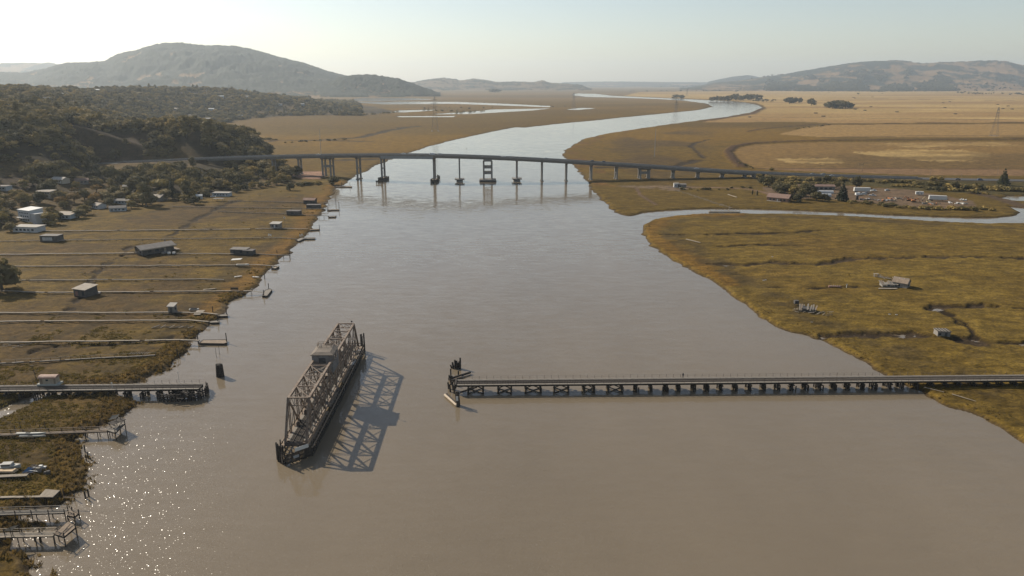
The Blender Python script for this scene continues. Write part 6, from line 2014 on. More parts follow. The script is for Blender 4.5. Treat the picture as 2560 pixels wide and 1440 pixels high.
digger("orange excavator with lowered arm, left in the yard", HG(2272, 502), 2.8, ORANGE, 3.6)
digger("orange excavator right of the first, among scrap", HG(2284, 505), -.2, ORANGE, 3.2)
digger("cream excavator with raised arm in front of the right box trailer", HG(2320, 508), 2.9, YELLOW, 5.4)
for (a, b, n, sx, lab) in ((2210, 502, 34, 9, "long row of scrap and timber along the yard front"), (2160, 499, 16, 6, "low scrap pile right of the tall conifer"), (2240, 497, 22, 6, "dark scrap pile in the middle of the yard"), (2395, 509, 26, 6, "heap of white scrap sheets at the right yard end"), (2410, 501, 12, 3, "small white boat hulls stacked above the scrap sheets"), (2330, 510, 14, 7, "scattered pallets before the right box trailer")):
    t = thing("scrap_pile", lab, "scrap", HG(a, b), -.1, "scrap piles in the yard")
    pal = [WHITE, WOOD_P, WHITEW] if "white" in lab else [WOOD_P, STEEL_D, WOOD_G, WOOD_D, GALV, ORANGE]
    for k in range(n):
        x, y = rnd.uniform(-sx, sx), rnd.uniform(-3, 3); a2 = rnd.uniform(0, 3.1); L = rnd.uniform(.5, 1.9)
        h = rnd.uniform(.2, 1.3)
        MB().beam((x - L * math.cos(a2), y - L * math.sin(a2), rnd.uniform(0, .4)), (x + L * math.cos(a2), y + L * math.sin(a2), rnd.uniform(.1, .9)), rnd.uniform(.3, 1.1), h).build("board" if k % 2 else "crate", pal[k % len(pal)], t)
t = thing("water_tank", "small dark upright tank with pointed cap in the yard", "tank", HG(2142, 499))
MB().tube((0, 0, 0), (0, 0, 3.2), 1.1, 1.0, 10).build("drum", WOOD_D, t); MB().tube((0, 0, 3.2), (0, 0, 4.2), 1.15, .1, 10).build("cap", DARKR, t)
t = thing("slough_dock", "pale long landing stage floating in the slough", "dock", tuple(P(1811, 527, 0)))
o = t.location
MB().beam(P(1772, 529, .5) - o, P(1850, 529.5, .5) - o, 2.6, .5).build("deck", WOOD_G, t)
for k in range(9):
    p = P(1776 + k * 9, 528, .7) - o
    MB().beam((p.x, p.y, -1.2), (p.x, p.y, 2.4), .25, .25).build("post", WOOD_P, t)
MB().beam(P(1776, 527, 2.0) - o, P(1838, 527, 2.0) - o, .15, .15).build("hand_rail", WOOD_P, t)

t = thing("broken_walk", "broken diagonal line of pale planks and stakes across the mud flat", "boardwalk", HG(1690, 476))
o = t.location
for k in range(34):
    u = k / 34
    p = P(1690 + 140 * u + rnd.uniform(-2, 2), 475 + 46 * u + rnd.uniform(-.5, .5), 1.3) - o
    a = rnd.uniform(-.6, .6); L = rnd.uniform(.8, 2.2)
    MB().beam((p.x - L * math.cos(a), p.y - L * math.sin(a), 1.2 - o.z), (p.x + L * math.cos(a), p.y + L * math.sin(a), 1.5 - o.z), .45, .12).build("plank", WOOD_P if k % 3 else WOOD_G, t)
    if k % 4 == 0:
        MB().beam((p.x, p.y, .4 - o.z), (p.x, p.y, 2.4 - o.z), .2, .2).build("stake", WOOD_P, t)
t = thing("plank", "pale fallen timber lying right of the broken plank line", "timber", tuple(P(1832, 489, 1.2)))
MB().beam(P(1820, 486, 1.4) - t.location, P(1842, 493, 1.4) - t.location, .8, .4).build("beam", WOOD_P, t)

# ---- old piles and snags
def pole(label, px, py, h, r=.14, arm=True, lean=0.0, name="utility_pole", grp="utility poles", mtl=WOOD_B):
    t = thing(name, label, "pole", HG(px, py), 0, grp)
    MB().tube((0, 0, -.5), (lean, 0, h), r * 1.2, r * .8, 7).build("pole", mtl, t)
    if arm:
        MB().beam((lean - 1.2, 0, h - .5), (lean + 1.2, 0, h - .5), .14, .16).build("cross_arm", mtl, t)
    return t


pole("tall mast standing in the marsh behind the left bridge end", 803, 388, 34, .28, False, name="tall_mast", grp=None, mtl=GALV)
pole("tall mast standing in the right marsh above the bridge", 1636, 392, 36, .30, False, name="tall_mast", grp=None, mtl=GALV)
for i, (a, b, h, lab) in enumerate(((2147, 428, 9, "left pole of the pole pair beyond the highway"), (2156, 428, 9, "right pole of the pole pair beyond the highway"), (2050, 431, 8, "utility pole beyond the highway left of the pole pair"), (2325, 440, 8, "utility pole beyond the highway right of the pole pair"),
                                    (2402, 453, 7, "utility pole on the near highway side at right"), (2492, 438, 9, "utility pole beyond the highway at far right"), (1889, 492, 8, "utility pole left of the brown brick house"), (600, 462, 11, "utility pole between the shore trees, middle"), (543, 458, 11, "utility pole between the shore trees, left"), (466, 455, 11, "utility pole above the yellow trees"))):
    pole(lab, a, b, h)
t = thing("pole_frame", "cross beam and braces joining the pole pair beyond the highway", "frame", HG(2151.5, 428))
MB().beam((-2.5, 0, 7.4), (2.5, 0, 7.4), .2, .2).build("cross_beam", WOOD_B, t); MB().beam((-1.9, 0, 3.5), (1.9, 0, 7), .1, .1).build("brace", WOOD_B, t)


PYL = mat("dull_pylon_steel", (.13, .13, .13), .7, .1, .5)


def lattice_tower(label, px, py, py_top, base, far=1.0):
    b = P(px, py, 1)
    h = H_CAM - 1 + (PY(px, py_top, b.y).z - H_CAM)
    t = thing("lattice_tower", label, "power pylon", tuple(b), rnd.uniform(.2, .7), "power pylons on the plain")
    n = 7
    w = lambda z: base * (1 - .88 * (z / h) ** .8)
    r = .10 * far
    for sx in (-1, 1):
        for sy in (-1, 1):
            m = MB()
            for k in range(n):
                z0, z1 = h * k / n, h * (k + 1) / n
                m.beam((sx * w(z0) / 2, sy * w(z0) / 2, z0), (sx * w(z1) / 2, sy * w(z1) / 2, z1), r * 1.5, r * 1.5)
            m.build("leg", PYL, t)
    for k in range(n):
        z0, z1 = h * k / n, h * (k + 1) / n
        m = MB()
        for s in (-1, 1):
            for q in (-1, 1):
                m.beam((s * w(z0) / 2, q * w(z0) / 2, z0), (-s * w(z1) / 2, q * w(z1) / 2, z1), r, r)
                m.beam((q * w(z0) / 2, s * w(z0) / 2, z0), (q * w(z1) / 2, -s * w(z1) / 2, z1), r, r)
        m.build("lattice", PYL, t)
    for z, L in ((.70, 9), (.80, 7.5), (.90, 6)):
        MB().beam((-L, 0, h * z), (L, 0, h * z), .3 * far, .3 * far).beam((-L, 0, h * z), (0, 0, h * z + 1.8), .2 * far, .2 * far).beam((L, 0, h * z), (0, 0, h * z + 1.8), .2 * far, .2 * far).build("cross_arm", PYL, t)
    for s in (-1, 1):
        MB().box(s * base / 2 - 1, -base / 2 - 1, -.6, s * base / 2 + 1, base / 2 + 1, .6).build("footing", CONC, t)


lattice_tower("tall power pylon on the left plain before the ponds", 1088, 328, 241, 13, 1.2)
lattice_tower("tall power pylon standing at the river bend", 1688, 309, 250, 12, 1.2)
lattice_tower("power pylon on the dry fields at far right", 2485, 340, 268, 12, 1.2)
lattice_tower("distant power pylon near the far end of the river", 1434, 270, 232, 13, 1.6)
lattice_tower("distant thin power pylon beyond the grove", 1717, 239, 221, 13, 2.0)
for i, x in enumerate((1300, 1306, 1392, 1397, 1404)):
    b = P(x, 213.5, 0)
    t = thing("radio_mast", "faint radio mast on the far plain, " + ("left of the left pair", "right of the left pair", "left of the right trio", "middle of the right trio", "right of the right trio")[i], "mast", tuple(b), 0, "radio masts on the horizon")
    MB().tube((0, 0, 0), (0, 0, PY(x, 178, b.y).z), .9, .6, 5).build("mast", PYL, t)
    MB().tube((0, 0, PY(x, 184, b.y).z), (0, 0, PY(x, 183, b.y).z), 2.2, 2.2, 5).build("beacon", WHITE, t)

def nth(k):
    w = "first second third fourth fifth sixth seventh eighth ninth tenth eleventh twelfth thirteenth fourteenth fifteenth sixteenth seventeenth eighteenth nineteenth twentieth".split()
    return w[k] if k < 20 else ("twenty-" + w[k - 20] if k < 29 else "%dth" % (k + 1))


# ---- stacks of hay bales on the far fields
BALE = mat("weathered_hay", (.13, .095, .06), .95, .25, .3)
_hs = sorted(((2039, 284, 8), (2058, 292, 9), (2137, 274, 7), (2162, 277, 7), (2177, 268, 6), (2242, 281, 7), (2362, 270, 6), (2388, 286, 7), (2374, 255, 5), (2358, 258, 5), (2507, 273, 6), (2530, 274, 6), (2494, 262, 5), (2520, 266, 5), (2137, 246, 5), (2205, 234, 5), (2133, 244, 5), (2181, 243, 5), (1874, 294, 6), (2072, 231, 5)))
for i, (a, b, w) in enumerate(_hs):
    p = P(a, b, .5)
    k = w * (p.y / F_PX) * .5
    t = MB()
    for r_ in range(2):
        for c_ in range(3):
            t.box(-k + c_ * k * .67, -3, .02 + r_ * 1.7, -k + (c_ + 1) * k * .67 - .15, 3, 1.65 + r_ * 1.7 - (.3 if c_ == 1 and r_ else 0))
    o = t.build("hay_stack", BALE); o.location = (p.x, p.y, .5)
    tag(o, "dark hay bale stack, %s from the left, %s" % (nth(i), "near the green marsh" if b > 280 else "far off under the hills" if b < 250 else "midway across the plain"), "hay stack", "hay stacks on the dry fields")

# ---- person on the trestle
def person(label, loc, rz):
    v = [(0, 0, .95), (0, 0, 1.15), (0, 0, 1.42), (0, 0, 1.52), (0, .02, 1.66), (.10, 0, .90), (.12, .03, .50), (.12, 0, .08), (.12, -.12, .04), (-.10, 0, .90), (-.13, -.05, .50), (-.13, .06, .08), (-.13, -.06, .04),
         (.19, 0, 1.40), (.25, .03, 1.13), (.22, -.10, .90), (-.19, 0, 1.40), (-.25, .02, 1.13), (-.23, -.06, .88)]
    e = [(0, 1), (1, 2), (2, 3), (3, 4), (0, 5), (5, 6), (6, 7), (7, 8), (0, 9), (9, 10), (10, 11), (11, 12), (2, 13), (13, 14), (14, 15), (2, 16), (16, 17), (17, 18)]
    r = [.16, .15, .17, .065, .115, .11, .075, .05, .05, .11, .075, .05, .05, .075, .05, .04, .075, .05, .04]
    me = bpy.data.meshes.new("person"); me.from_pydata(v, e, [])
    o = bpy.data.objects.new("person", me); COL.objects.link(o)
    sk = o.modifiers.new("skin", "SKIN"); sk.use_smooth_shade = True
    for i, q in enumerate(me.skin_vertices[0].data):
        q.radius = (r[i], r[i] * (.7 if i in (0, 1, 2) else 1)); q.use_root = i == 0
    o.modifiers.new("sub", "SUBSURF").levels = 1
    me.materials.append(mat("dark_clothes", (.03, .032, .04), .9, .2, 3))
    o.location, o.rotation_euler = loc, (0, 0, rz)
    h = MB().tube((0, .01, 1.60), (0, .01, 1.79), .105, .07, 10).build("hair", mat("dark_hair", (.02, .015, .012), .8), o)
    m = MB().tube((0, -.085, 1.58), (0, -.115, 1.70), .055, .05, 8).build("face", mat("skin", (.42, .27, .2), .7), o)
    return tag(o, label, "person")


wx = P(1705, 941, ZTR + .05)
person("person in dark clothes standing on the far walkway of the right trestle", (wx.x, TA[1] + (wx.x - TA[0]) * math.tan(ang) + 1.95, ZTR + .04), 2.6)
# ================================================================ TREES, SHRUBS, REEDS
def leaf_mat(name, col, var=.35, trans=.25):
    m, nt, b = nodes_of(name)
    N, L = nt.nodes, nt.links
    oi = N.new("ShaderNodeObjectInfo")
    tc = N.new("ShaderNodeTexCoord")
    nz = N.new("ShaderNodeTexNoise"); nz.inputs["Scale"].default_value = .45; nz.inputs["Detail"].default_value = 4
    L.new(tc.outputs["Object"], nz.inputs["Vector"])
    ad = N.new("ShaderNodeMath"); ad.operation = "MULTIPLY_ADD"
    L.new(oi.outputs["Random"], ad.inputs[0]); ad.inputs[1].default_value = .55
    sc = N.new("ShaderNodeMath"); sc.operation = "MULTIPLY"; sc.inputs[1].default_value = .5
    L.new(nz.outputs[0], sc.inputs[0]); L.new(sc.outputs[0], ad.inputs[2])
    cr = N.new("ShaderNodeValToRGB")
    c = Vector(col)
    e = cr.color_ramp.elements
    e[0].position, e[1].position = .15, .85
    e[0].color = (*(c * (1 - var)), 1)
    e[1].color = (*Vector((c.x * (1 + var) * 1.12, c.y * (1 + var), c.z * (1 + var) * .8)), 1)
    L.new(ad.outputs[0], cr.inputs[0]); L.new(cr.outputs[0], b.inputs["Base Color"])
    b.inputs["Roughness"].default_value = .8
    b.inputs["Specular IOR Level"].default_value = .15
    tr_ = N.new("ShaderNodeBsdfTranslucent"); mx = N.new("ShaderNodeMixShader"); mx.inputs[0].default_value = trans
    L.new(cr.outputs[0], tr_.inputs["Color"])
    L.new(b.outputs[0], mx.inputs[1]); L.new(tr_.outputs[0], mx.inputs[2])
    L.new(mx.outputs[0], nt.nodes["Material Output"].inputs["Surface"])
    return m


LF = {"oak": leaf_mat("oak_leaves", (.160, .134, .058)), "olive": leaf_mat("olive_leaves", (.215, .170, .068)), "dark": leaf_mat("dark_leaves", (.094, .086, .046)), "willow": leaf_mat("yellow_leaves", (.26, .20, .055)),
      "rust": leaf_mat("rusty_leaves", (.19, .125, .045)), "conifer": leaf_mat("conifer_needles", (.040, .046, .028)), "reed": leaf_mat("reeds", (.14, .11, .045)), "grey": leaf_mat("grey_green_leaves", (.19, .165, .098))}
BARK = mat("bark", (.07, .055, .042), .95, .3, 2)


def leaf_cloud(lobes, n, size, rg, flat=.35, core=.78, hang=0.0):
    """crown of leaf clumps on lobes [(x,y,z,rx,ry,rz)] with a ragged inner mass"""
    vs, fs = [], []
    wt = np.array([l[3] * l[5] for l in lobes]); wt = wt / wt.sum()
    for i in range(n):
        l = lobes[rg.choice(len(lobes), p=wt)]
        d = rg.normal(size=3); d /= np.linalg.norm(d)
        if d[2] < -.45: d[2] *= -.6
        rr = rg.uniform(.72, 1.08)
        c = np.array(l[:3]) + d * np.array(l[3:6]) * rr
        c[2] -= hang * rg.random()
        nn = d + rg.normal(size=3) * .55; nn /= np.linalg.norm(nn)
        a = np.cross(nn, rg.normal(size=3)); a /= np.linalg.norm(a)
        b = np.cross(nn, a)
        s = size * rg.uniform(.55, 1.25)
        k = len(vs)
        vs += [tuple(c + a * s * .5 - b * s * .28 + nn * s * .06), tuple(c + a * s * .1 + b * s * .5), tuple(c - a * s * .55 + b * s * .2 + nn * s * .05), tuple(c - a * s * .15 - b * s * .5)]
        fs.append((k, k + 1, k + 2, k + 3))
    if core:
        bm = bmesh.new(); bmesh.ops.create_icosphere(bm, subdivisions=1, radius=1)
        iv = [v.co.copy() for v in bm.verts]; bm.faces.ensure_lookup_table(); fi = [tuple(v.index for v in f.verts) for f in bm.faces]; bm.free()
        for l in lobes:
            k = len(vs)
            for v in iv:
                j = core * rg.uniform(.82, 1.1)
                vs.append((l[0] + v.x * l[3] * j, l[1] + v.y * l[4] * j, l[2] + v.z * l[5] * j))
            fs += [tuple(q + k for q in f) for f in fi]
    return vs, fs


def tree_meshes(kind, seed, leaf):
    rg = np.random.default_rng(seed)
    m, tr_ = MB(), MB()
    if kind == "oak":                      # about 9 m tall, 10 wide
        n = rg.integers(7, 11); lobes = [(0, 0, 6.2, 2.6, 2.6, 2.3)]
        for i in range(n):
            a = 2 * math.pi * i / n + rg.uniform(-.4, .4); r = rg.uniform(1.8, 3.6)
            s = rg.uniform(1.3, 2.3)
            lobes.append((r * math.cos(a), r * math.sin(a), (1.5 if i % 2 else 4.2) + rg.uniform(0, 2.2), s * 1.15, s * 1.15, s * .85))
        vs, fs = leaf_cloud(lobes, 430, 1.15, rg)
        tr_.tube((0, 0, -.8), (rg.uniform(-.3, .3), rg.uniform(-.3, .3), 3.2), .42, .3, 7)
        for i in range(4):
            l = lobes[1 + i]; tr_.tube((0, 0, 2.6), (l[0] * .75, l[1] * .75, l[2]), .22, .08, 5)
    elif kind == "tall":                   # eucalyptus-like, 16 m
        lobes = []
        for i in range(9):
            z = 2.2 + 12.2 * (i + rg.random()) / 9; a = rg.uniform(0, 6.3); r = rg.uniform(.3, 2.6) * (1 - abs(z - 8) / 14); s = rg.uniform(1.6, 2.8)
            lobes.append((r * math.cos(a), r * math.sin(a), z, s, s, s * 1.0))
        vs, fs = leaf_cloud(lobes, 430, 1.25, rg, core=.7)
        tr_.tube((0, 0, -.8), (.2, .1, 10), .45, .16, 7)
        for l in lobes[:4]: tr_.tube((.1, 0, l[2] - 3), (l[0], l[1], l[2]), .16, .06, 5)
    elif kind == "willow":                 # round, airy crown
        lobes = [(0, 0, 5.0, 3.4, 3.4, 2.5)]
        for i in range(9):
            a = 2 * math.pi * i / 9; r = 2.6
            lobes.append((r * math.cos(a), r * math.sin(a), rg.uniform(3.6, 5.2), 1.7, 1.7, 1.5))
        vs, fs = leaf_cloud(lobes, 560, .95, rg, core=.72, hang=.8)
        tr_.tube((0, 0, -.8), (0, 0, 3.4), .3, .2, 7)
        for l in lobes[1:6]: tr_.tube((0, 0, 1.8), (l[0], l[1], l[2]), .14, .05, 5)
    elif kind == "conifer":                # 14 m broad cone with drooping tiers
        lobes = []
        for i in range(11):
            z = 2.0 + i * 1.12; R_ = 4.4 * (1 - i / 11.5) ** .85
            for k in range(max(1, 6 - i // 2)):
                a = 2 * math.pi * k / max(1, 6 - i // 2) + i
                lobes.append((R_ * .62 * math.cos(a), R_ * .62 * math.sin(a), z - R_ * .1, R_ * .46, R_ * .46, .7))
        lobes.append((0, 0, 14, .4, .4, .9))
        vs, fs = leaf_cloud(lobes, 620, 1.0, rg, core=.8, hang=.5)
        tr_.tube((0, 0, -.8), (0, 0, 13.5), .42, .06, 7)
    elif kind == "cypress":                # 10 m narrow
        lobes = [(rg.uniform(-.15, .15), rg.uniform(-.15, .15), 1.2 + i * .95, 1.15 * math.sin(math.pi * min(1, (i + 1.5) / 11)) + .25, 1.15 * math.sin(math.pi * min(1, (i + 1.5) / 11)) + .25, .95) for i in range(10)]
        vs, fs = leaf_cloud(lobes, 380, .7, rg, core=.85)
        tr_.tube((0, 0, -.8), (0, 0, 3), .25, .2, 7)
    elif kind == "palm":
        vs, fs = [], []
        for i in range(22):
            a = rg.uniform(0, 6.3); L = rg.uniform(2.4, 3.2); up = rg.uniform(-.6, 1.0)
            d = np.array([math.cos(a), math.sin(a), 0]); q = np.array([-d[1], d[0], 0]) * .35
            p0, p1, p2 = np.array([0, 0, 7.0]), np.array([0, 0, 7.0 + up]) + d * L * .55, np.array([0, 0, 6.4 + up * .2]) + d * L
            k = len(vs); vs += [tuple(p0 - q * .3), tuple(p0 + q * .3), tuple(p1 + q), tuple(p1 - q), tuple(p2)]
            fs += [(k, k + 1, k + 2, k + 3), (k + 3, k + 2, k + 4)]
        tr_.tube((0, 0, -.8), (.2, 0, 7.0), .3, .24, 8)
    else:                                  # shrub, 2.4 m
        lobes = [(0, 0, 1.0, 1.3, 1.3, 1.0)]
        for i in range(5):
            a = rg.uniform(0, 6.3); r = rg.uniform(.6, 1.6); s = rg.uniform(.6, 1.0)
            lobes.append((r * math.cos(a), r * math.sin(a), rg.uniform(.4, 1.3), s, s, s * .8))
        vs, fs = leaf_cloud(lobes, 150, .7, rg)
        tr_.tube((0, 0, -.5), (0, 0, .8), .12, .08, 5)
        for k in range(2): tr_.tube((0, 0, 0), (.6 - 1.2 * k, .3, 1.0), .06, .04, 5)
    m.add(vs, fs)
    return m.mesh("crown", LF[leaf]), tr_.mesh("trunk", BARK)


PROTO = {}
for k, (kind, leaf) in enumerate((("oak", "oak"), ("oak", "olive"), ("oak", "dark"), ("oak", "grey"), ("oak", "oak"), ("oak", "olive"), ("tall", "dark"), ("tall", "oak"), ("willow", "willow"), ("willow", "rust"), ("conifer", "conifer"),
                                  ("cypress", "conifer"), ("shrub", "oak"), ("shrub", "olive"), ("shrub", "dark"), ("palm", "olive"), ("willow", "willow"))):
    PROTO.setdefault((kind, leaf), []).append(tree_meshes(kind, 900 + k, leaf))
TNAME = {"oak": "oak_tree", "tall": "eucalyptus_tree", "willow": "willow_tree", "conifer": "conifer_tree", "cypress": "cypress_tree", "shrub": "shrub", "palm": "palm_tree"}
THEIGHT = {"oak": 8.6, "tall": 16, "willow": 7.4, "conifer": 14.8, "cypress": 11.0, "shrub": 2.1, "palm": 8}


def tree(kind, leaf, loc, h, label, group=None, wide=1.0, name=None):
    cr_, tk = rnd.choice(PROTO[(kind, leaf)])
    s = h / THEIGHT[kind]
    t = thing(name or TNAME[kind], label, "shrub" if kind == "shrub" else "tree", loc, rnd.random() * 6.28, group)
    t.scale = (s * wide, s * wide, s)
    link("crown", cr_, t)
    link("trunk", tk, t)
    return t


def px_tree(kind, leaf, px, base, top, label, wide=1.0, group=None, name=None):
    p = G(px, base)
    zc = p.y * CP + (H_CAM - p.z) * SP
    return tree(kind, leaf, tuple(p), (base - top) * zc / F_PX / max(.7, math.cos(PITCH * .5)), label, group, wide, name)


NAMED = [
    ("oak", "dark", 6, 728, 645, "big dark tree at the left edge casting a black shadow on the marsh", 1.05),
    ("willow", "willow", 402, 478, 447, "spreading yellow willow, left of the yellow pair by the cypress", 1.35), ("willow", "willow", 455, 470, 445, "round yellow tree right of the dark pointed cypress", 1.0),
    ("cypress", "conifer", 432, 497, 451, "dark pointed cypress between the yellow trees", 1.2), ("oak", "dark", 343, 484, 436, "large round dark oak above the boats and low houses", 1.1),
    ("willow", "rust", 186, 508, 481, "round rusty-brown tree, left of the brown pair behind the white houses", 1.15), ("willow", "rust", 243, 506, 481, "round rusty-brown tree, right of the brown pair behind the small house", 1.25),
    ("willow", "rust", 152, 512, 490, "small brownish tree left of the rusty pair", 1.1), ("willow", "rust", 242, 480, 461, "tawny bushy tree below the hillside house", 1.2), ("willow", "rust", 186, 482, 468, "low tawny tree under the white roofed hillside house", 1.3),
    ("palm", "olive", 357, 512, 484, "shaggy palm in front of the dark oak", 1.2), ("tall", "dark", 482, 418, 391, "dark round-topped tree poking above the highway edge", 1.6), ("tall", "dark", 470, 500, 446, "tall dark tree shading the marsh edge right of the cypress", 1.3),
    ("tall", "dark", 366, 516, 452, "dark tall tree shading the marsh edge left of the barn", 1.3), ("oak", "dark", 290, 400, 372, "round dark tree on the highway shoulder", 1.0),
    ("oak", "dark", 137, 362, 338, "dark round oak beside the bare brown slope", 1.2), ("oak", "dark", 834, 462, 440, "dark bush tree at the foot of the bridge pier on the left shore", 1.2), ("oak", "dark", 726, 476, 455, "dark bush at the marsh edge left of the bridge lot", 1.0),
    ("oak", "dark", 744, 440, 414, "dark tree in the pale lot under the bridge", .9), ("tall", "oak", 465, 345, 290, "tall broad tree standing high over the wooded flat", 1.8), ("tall", "oak", 525, 372, 300, "tall grey-green tree at the edge of the marsh plain", 1.5),
    ("tall", "dark", 60, 208, 186, "tall dark tree, leftmost of the ridge-top pair", 1.0), ("tall", "dark", 78, 207, 185, "broad tall dark tree on the ridge top", 1.6), ("tall", "dark", 98, 209, 190, "round dark tree right of the ridge-top pair", 1.7),
    ("conifer", "conifer", 2105, 502, 452, "tall dark conifer standing in the middle of the yard", 1.05), ("oak", "dark", 2141, 470, 440, "dark bushy tree beside the highway above the left box trailer", .85), ("conifer", "conifer", 2507, 463, 421, "large ragged conifer beside the highway at far right", 1.15),
    ("oak", "dark", 1922, 468, 436, "dark tree against the bridge end, left of the yard trees", .8), ("oak", "dark", 1938, 480, 458, "dark tree behind the brown house, leftmost", .95), ("oak", "dark", 1962, 486, 458, "dark tree behind the brown house, middle", 1.1), ("oak", "oak", 1985, 489, 461, "rounded tree behind the brown house, right", 1.1),
    ("oak", "dark", 2003, 498, 470, "dark bushy tree right of the brown house", .9), ("oak", "dark", 2026, 494, 460, "dark tall bush left of the polytunnels", .9), ("oak", "dark", 2042, 502, 478, "dark spreading bush before the polytunnels", 1.2), ("oak", "dark", 2062, 503, 484, "low dark bush touching the tall conifer", 1.2),
    ("oak", "dark", 1950, 484, 455, "dark tree behind the brown house, between the leftmost and middle", 1.1), ("oak", "oak", 1974, 480, 452, "olive tree behind the brown house, rear row", 1.1), ("oak", "dark", 2012, 484, 456, "dark tree left of the polytunnels, rear row", 1.1), ("oak", "dark", 1908, 462, 440, "dark bush beside the bridge end, far left of the yard", 1.3), ("oak", "oak", 2090, 470, 452, "olive tree behind the tall conifer", 1.2), ("oak", "dark", 1992, 505, 484, "low dark bush at the right corner of the brown house", 1.3), ("oak", "dark", 2066, 456, 437, "dark tree against the highway near the pale car", 1.1), ("oak", "oak", 1898, 448, 434, "olive bush at the bridge abutment", 1.2), ("oak", "dark", 2387, 472, 453, "round dark tree in the right roadside scrub", 1.1), ("oak", "dark", 2438, 470, 456, "second dark tree in the right roadside scrub", 1.1), ("oak", "olive", 2332, 452, 440, "olive bush tree beside the highway", 1.3),
    ("oak", "olive", 2350, 453, 440, "grey-green bush tree right beside the olive one on the highway edge", 1.2), ("oak", "dark", 2342, 478, 464, "dark bush behind the right box trailer", 1.0), ("cypress", "conifer", 1881, 487, 474, "small dark cypress by the mud flat, left", 1.2), ("cypress", "conifer", 1893, 489, 476, "small dark cypress by the mud flat, right", 1.2),
    ("oak", "dark", 1691, 246, 236, "small far tree group at the river, left tree", 2.2), ("oak", "dark", 1704, 246.5, 237, "small far tree group at the river, right tree", 1.6),
    ("oak", "dark", 1974, 259.5, 243, "broad dark tree, leftmost of the field trio", 1.7), ("oak", "dark", 1988, 259, 243, "slim dark tree, middle of the field trio", .8), ("oak", "dark", 2000, 258, 244, "loose dark tree, rightmost of the field trio", .9), ("oak", "dark", 2028, 264, 246, "single dark tree standing alone in the field", 1.2),
    ("oak", "dark", 2074, 270, 254, "dark grove in the field, left end tree", 1.8), ("oak", "dark", 2088, 271, 251, "dark grove in the field, second tree", 1.8), ("oak", "dark", 2101, 271.5, 251, "dark grove in the field, third tree", 1.7), ("oak", "dark", 2113, 271, 253, "dark grove in the field, fourth tree", 1.7), ("oak", "dark", 2124, 269.5, 257, "dark grove in the field, right end tree", 1.8),
    ("oak", "dark", 2068, 268, 256, "low dark bush at the left foot of the field grove", 1.3), ("oak", "dark", 2081, 271.5, 253, "dark grove in the field, front tree left of centre", 1.2), ("oak", "dark", 2107, 272, 254, "dark grove in the field, front tree right of centre", 1.2), ("oak", "dark", 2094, 268, 251, "dark grove in the field, back tree in the middle", 1.3), ("oak", "dark", 2119, 271, 256, "dark grove in the field, low tree near its right end", 1.2),
    ("oak", "olive", 1928, 427, 418, "olive bush right of the levee by the bridge", 1.3), ("oak", "dark", 2145, 236, 232, "lone far tree beyond the bale fields", 1.4), ("oak", "dark", 1238, 231, 222, "dark flat-topped grove on the far left plain", 3.6)]
for k_ in NAMED:
    px_tree(*k_)
for i in range(16):
    x = 1776 + i * 8.3
    px_tree("oak", "dark" if i % 3 else "oak", x, 253 - .02 * (x - 1776) + rnd.uniform(-.6, .6), 253 - (10 + 5 * (i > 5) + rnd.uniform(0, 4)), "tall dark tree, " + nth(i) + " from the left in the row along the far river bend", .7 + rnd.random() * .3, "tree row at the far river bend")

for i, (a, b) in enumerate(((3, 562), (22, 552), (28, 579), (12, 545), (110, 556), (126, 562), (142, 552), (128, 536), (198, 545), (212, 537), (226, 520), (274, 516), (232, 505), (268, 505), (338, 513), (328, 521), (378, 512), (352, 500), (414, 499), (446, 500), (462, 506), (486, 511), (478, 494), (513, 489), (520, 477), (592, 481), (612, 475), (632, 471),
                          (652, 469), (671, 466), (692, 462), (590, 466), (566, 472), (545, 470), (706, 456), (640, 455), (660, 447), (620, 450), (300, 497), (320, 492), (284, 500), (212, 500), (60, 510), (30, 520), (45, 500), (160, 520), (100, 508), (190, 470), (240, 465), (60, 470))):
    lf = ("oak", "dark", "olive", "grey", "oak")[i % 5]
    p = G(a, b)
    h = rnd.uniform(5.5, 9.5)
    tree("oak", lf, tuple(p), h, "%s garden tree, %s of those among the shore houses" % ({"oak": "olive-green", "dark": "dark green", "olive": "pale olive", "grey": "grey-green"}[lf], nth(i)), "trees among the shore houses", 1.15)

# ---- scatter of the woods on the left hill
def jgrid(x0, x1, y0, y1, s, seed):
    rg = np.random.default_rng(seed)
    gx, gy = np.meshgrid(np.arange(x0, x1, s), np.arange(y0, y1, s))
    return gx.ravel() + rg.uniform(-.45, .45, gx.size) * s, gy.ravel() + rg.uniform(-.45, .45, gx.size) * s


NTREES = [o for o in bpy.data.objects if o.get('category') == 'tree' and -420 < o.location.x < 0 and 500 < o.location.y < 1900]
for o in bpy.data.objects:
    if o.get('category') in ('house', 'barn', 'shed', 'carport') and o.location.x < 0 and o.location.y > 480:
        o.scale = (.86, .86, .84)
HOUSES = [o for o in bpy.data.objects if o.get("category") in ("house", "barn", "shed", "carport", "car") and o.location.x < 0]


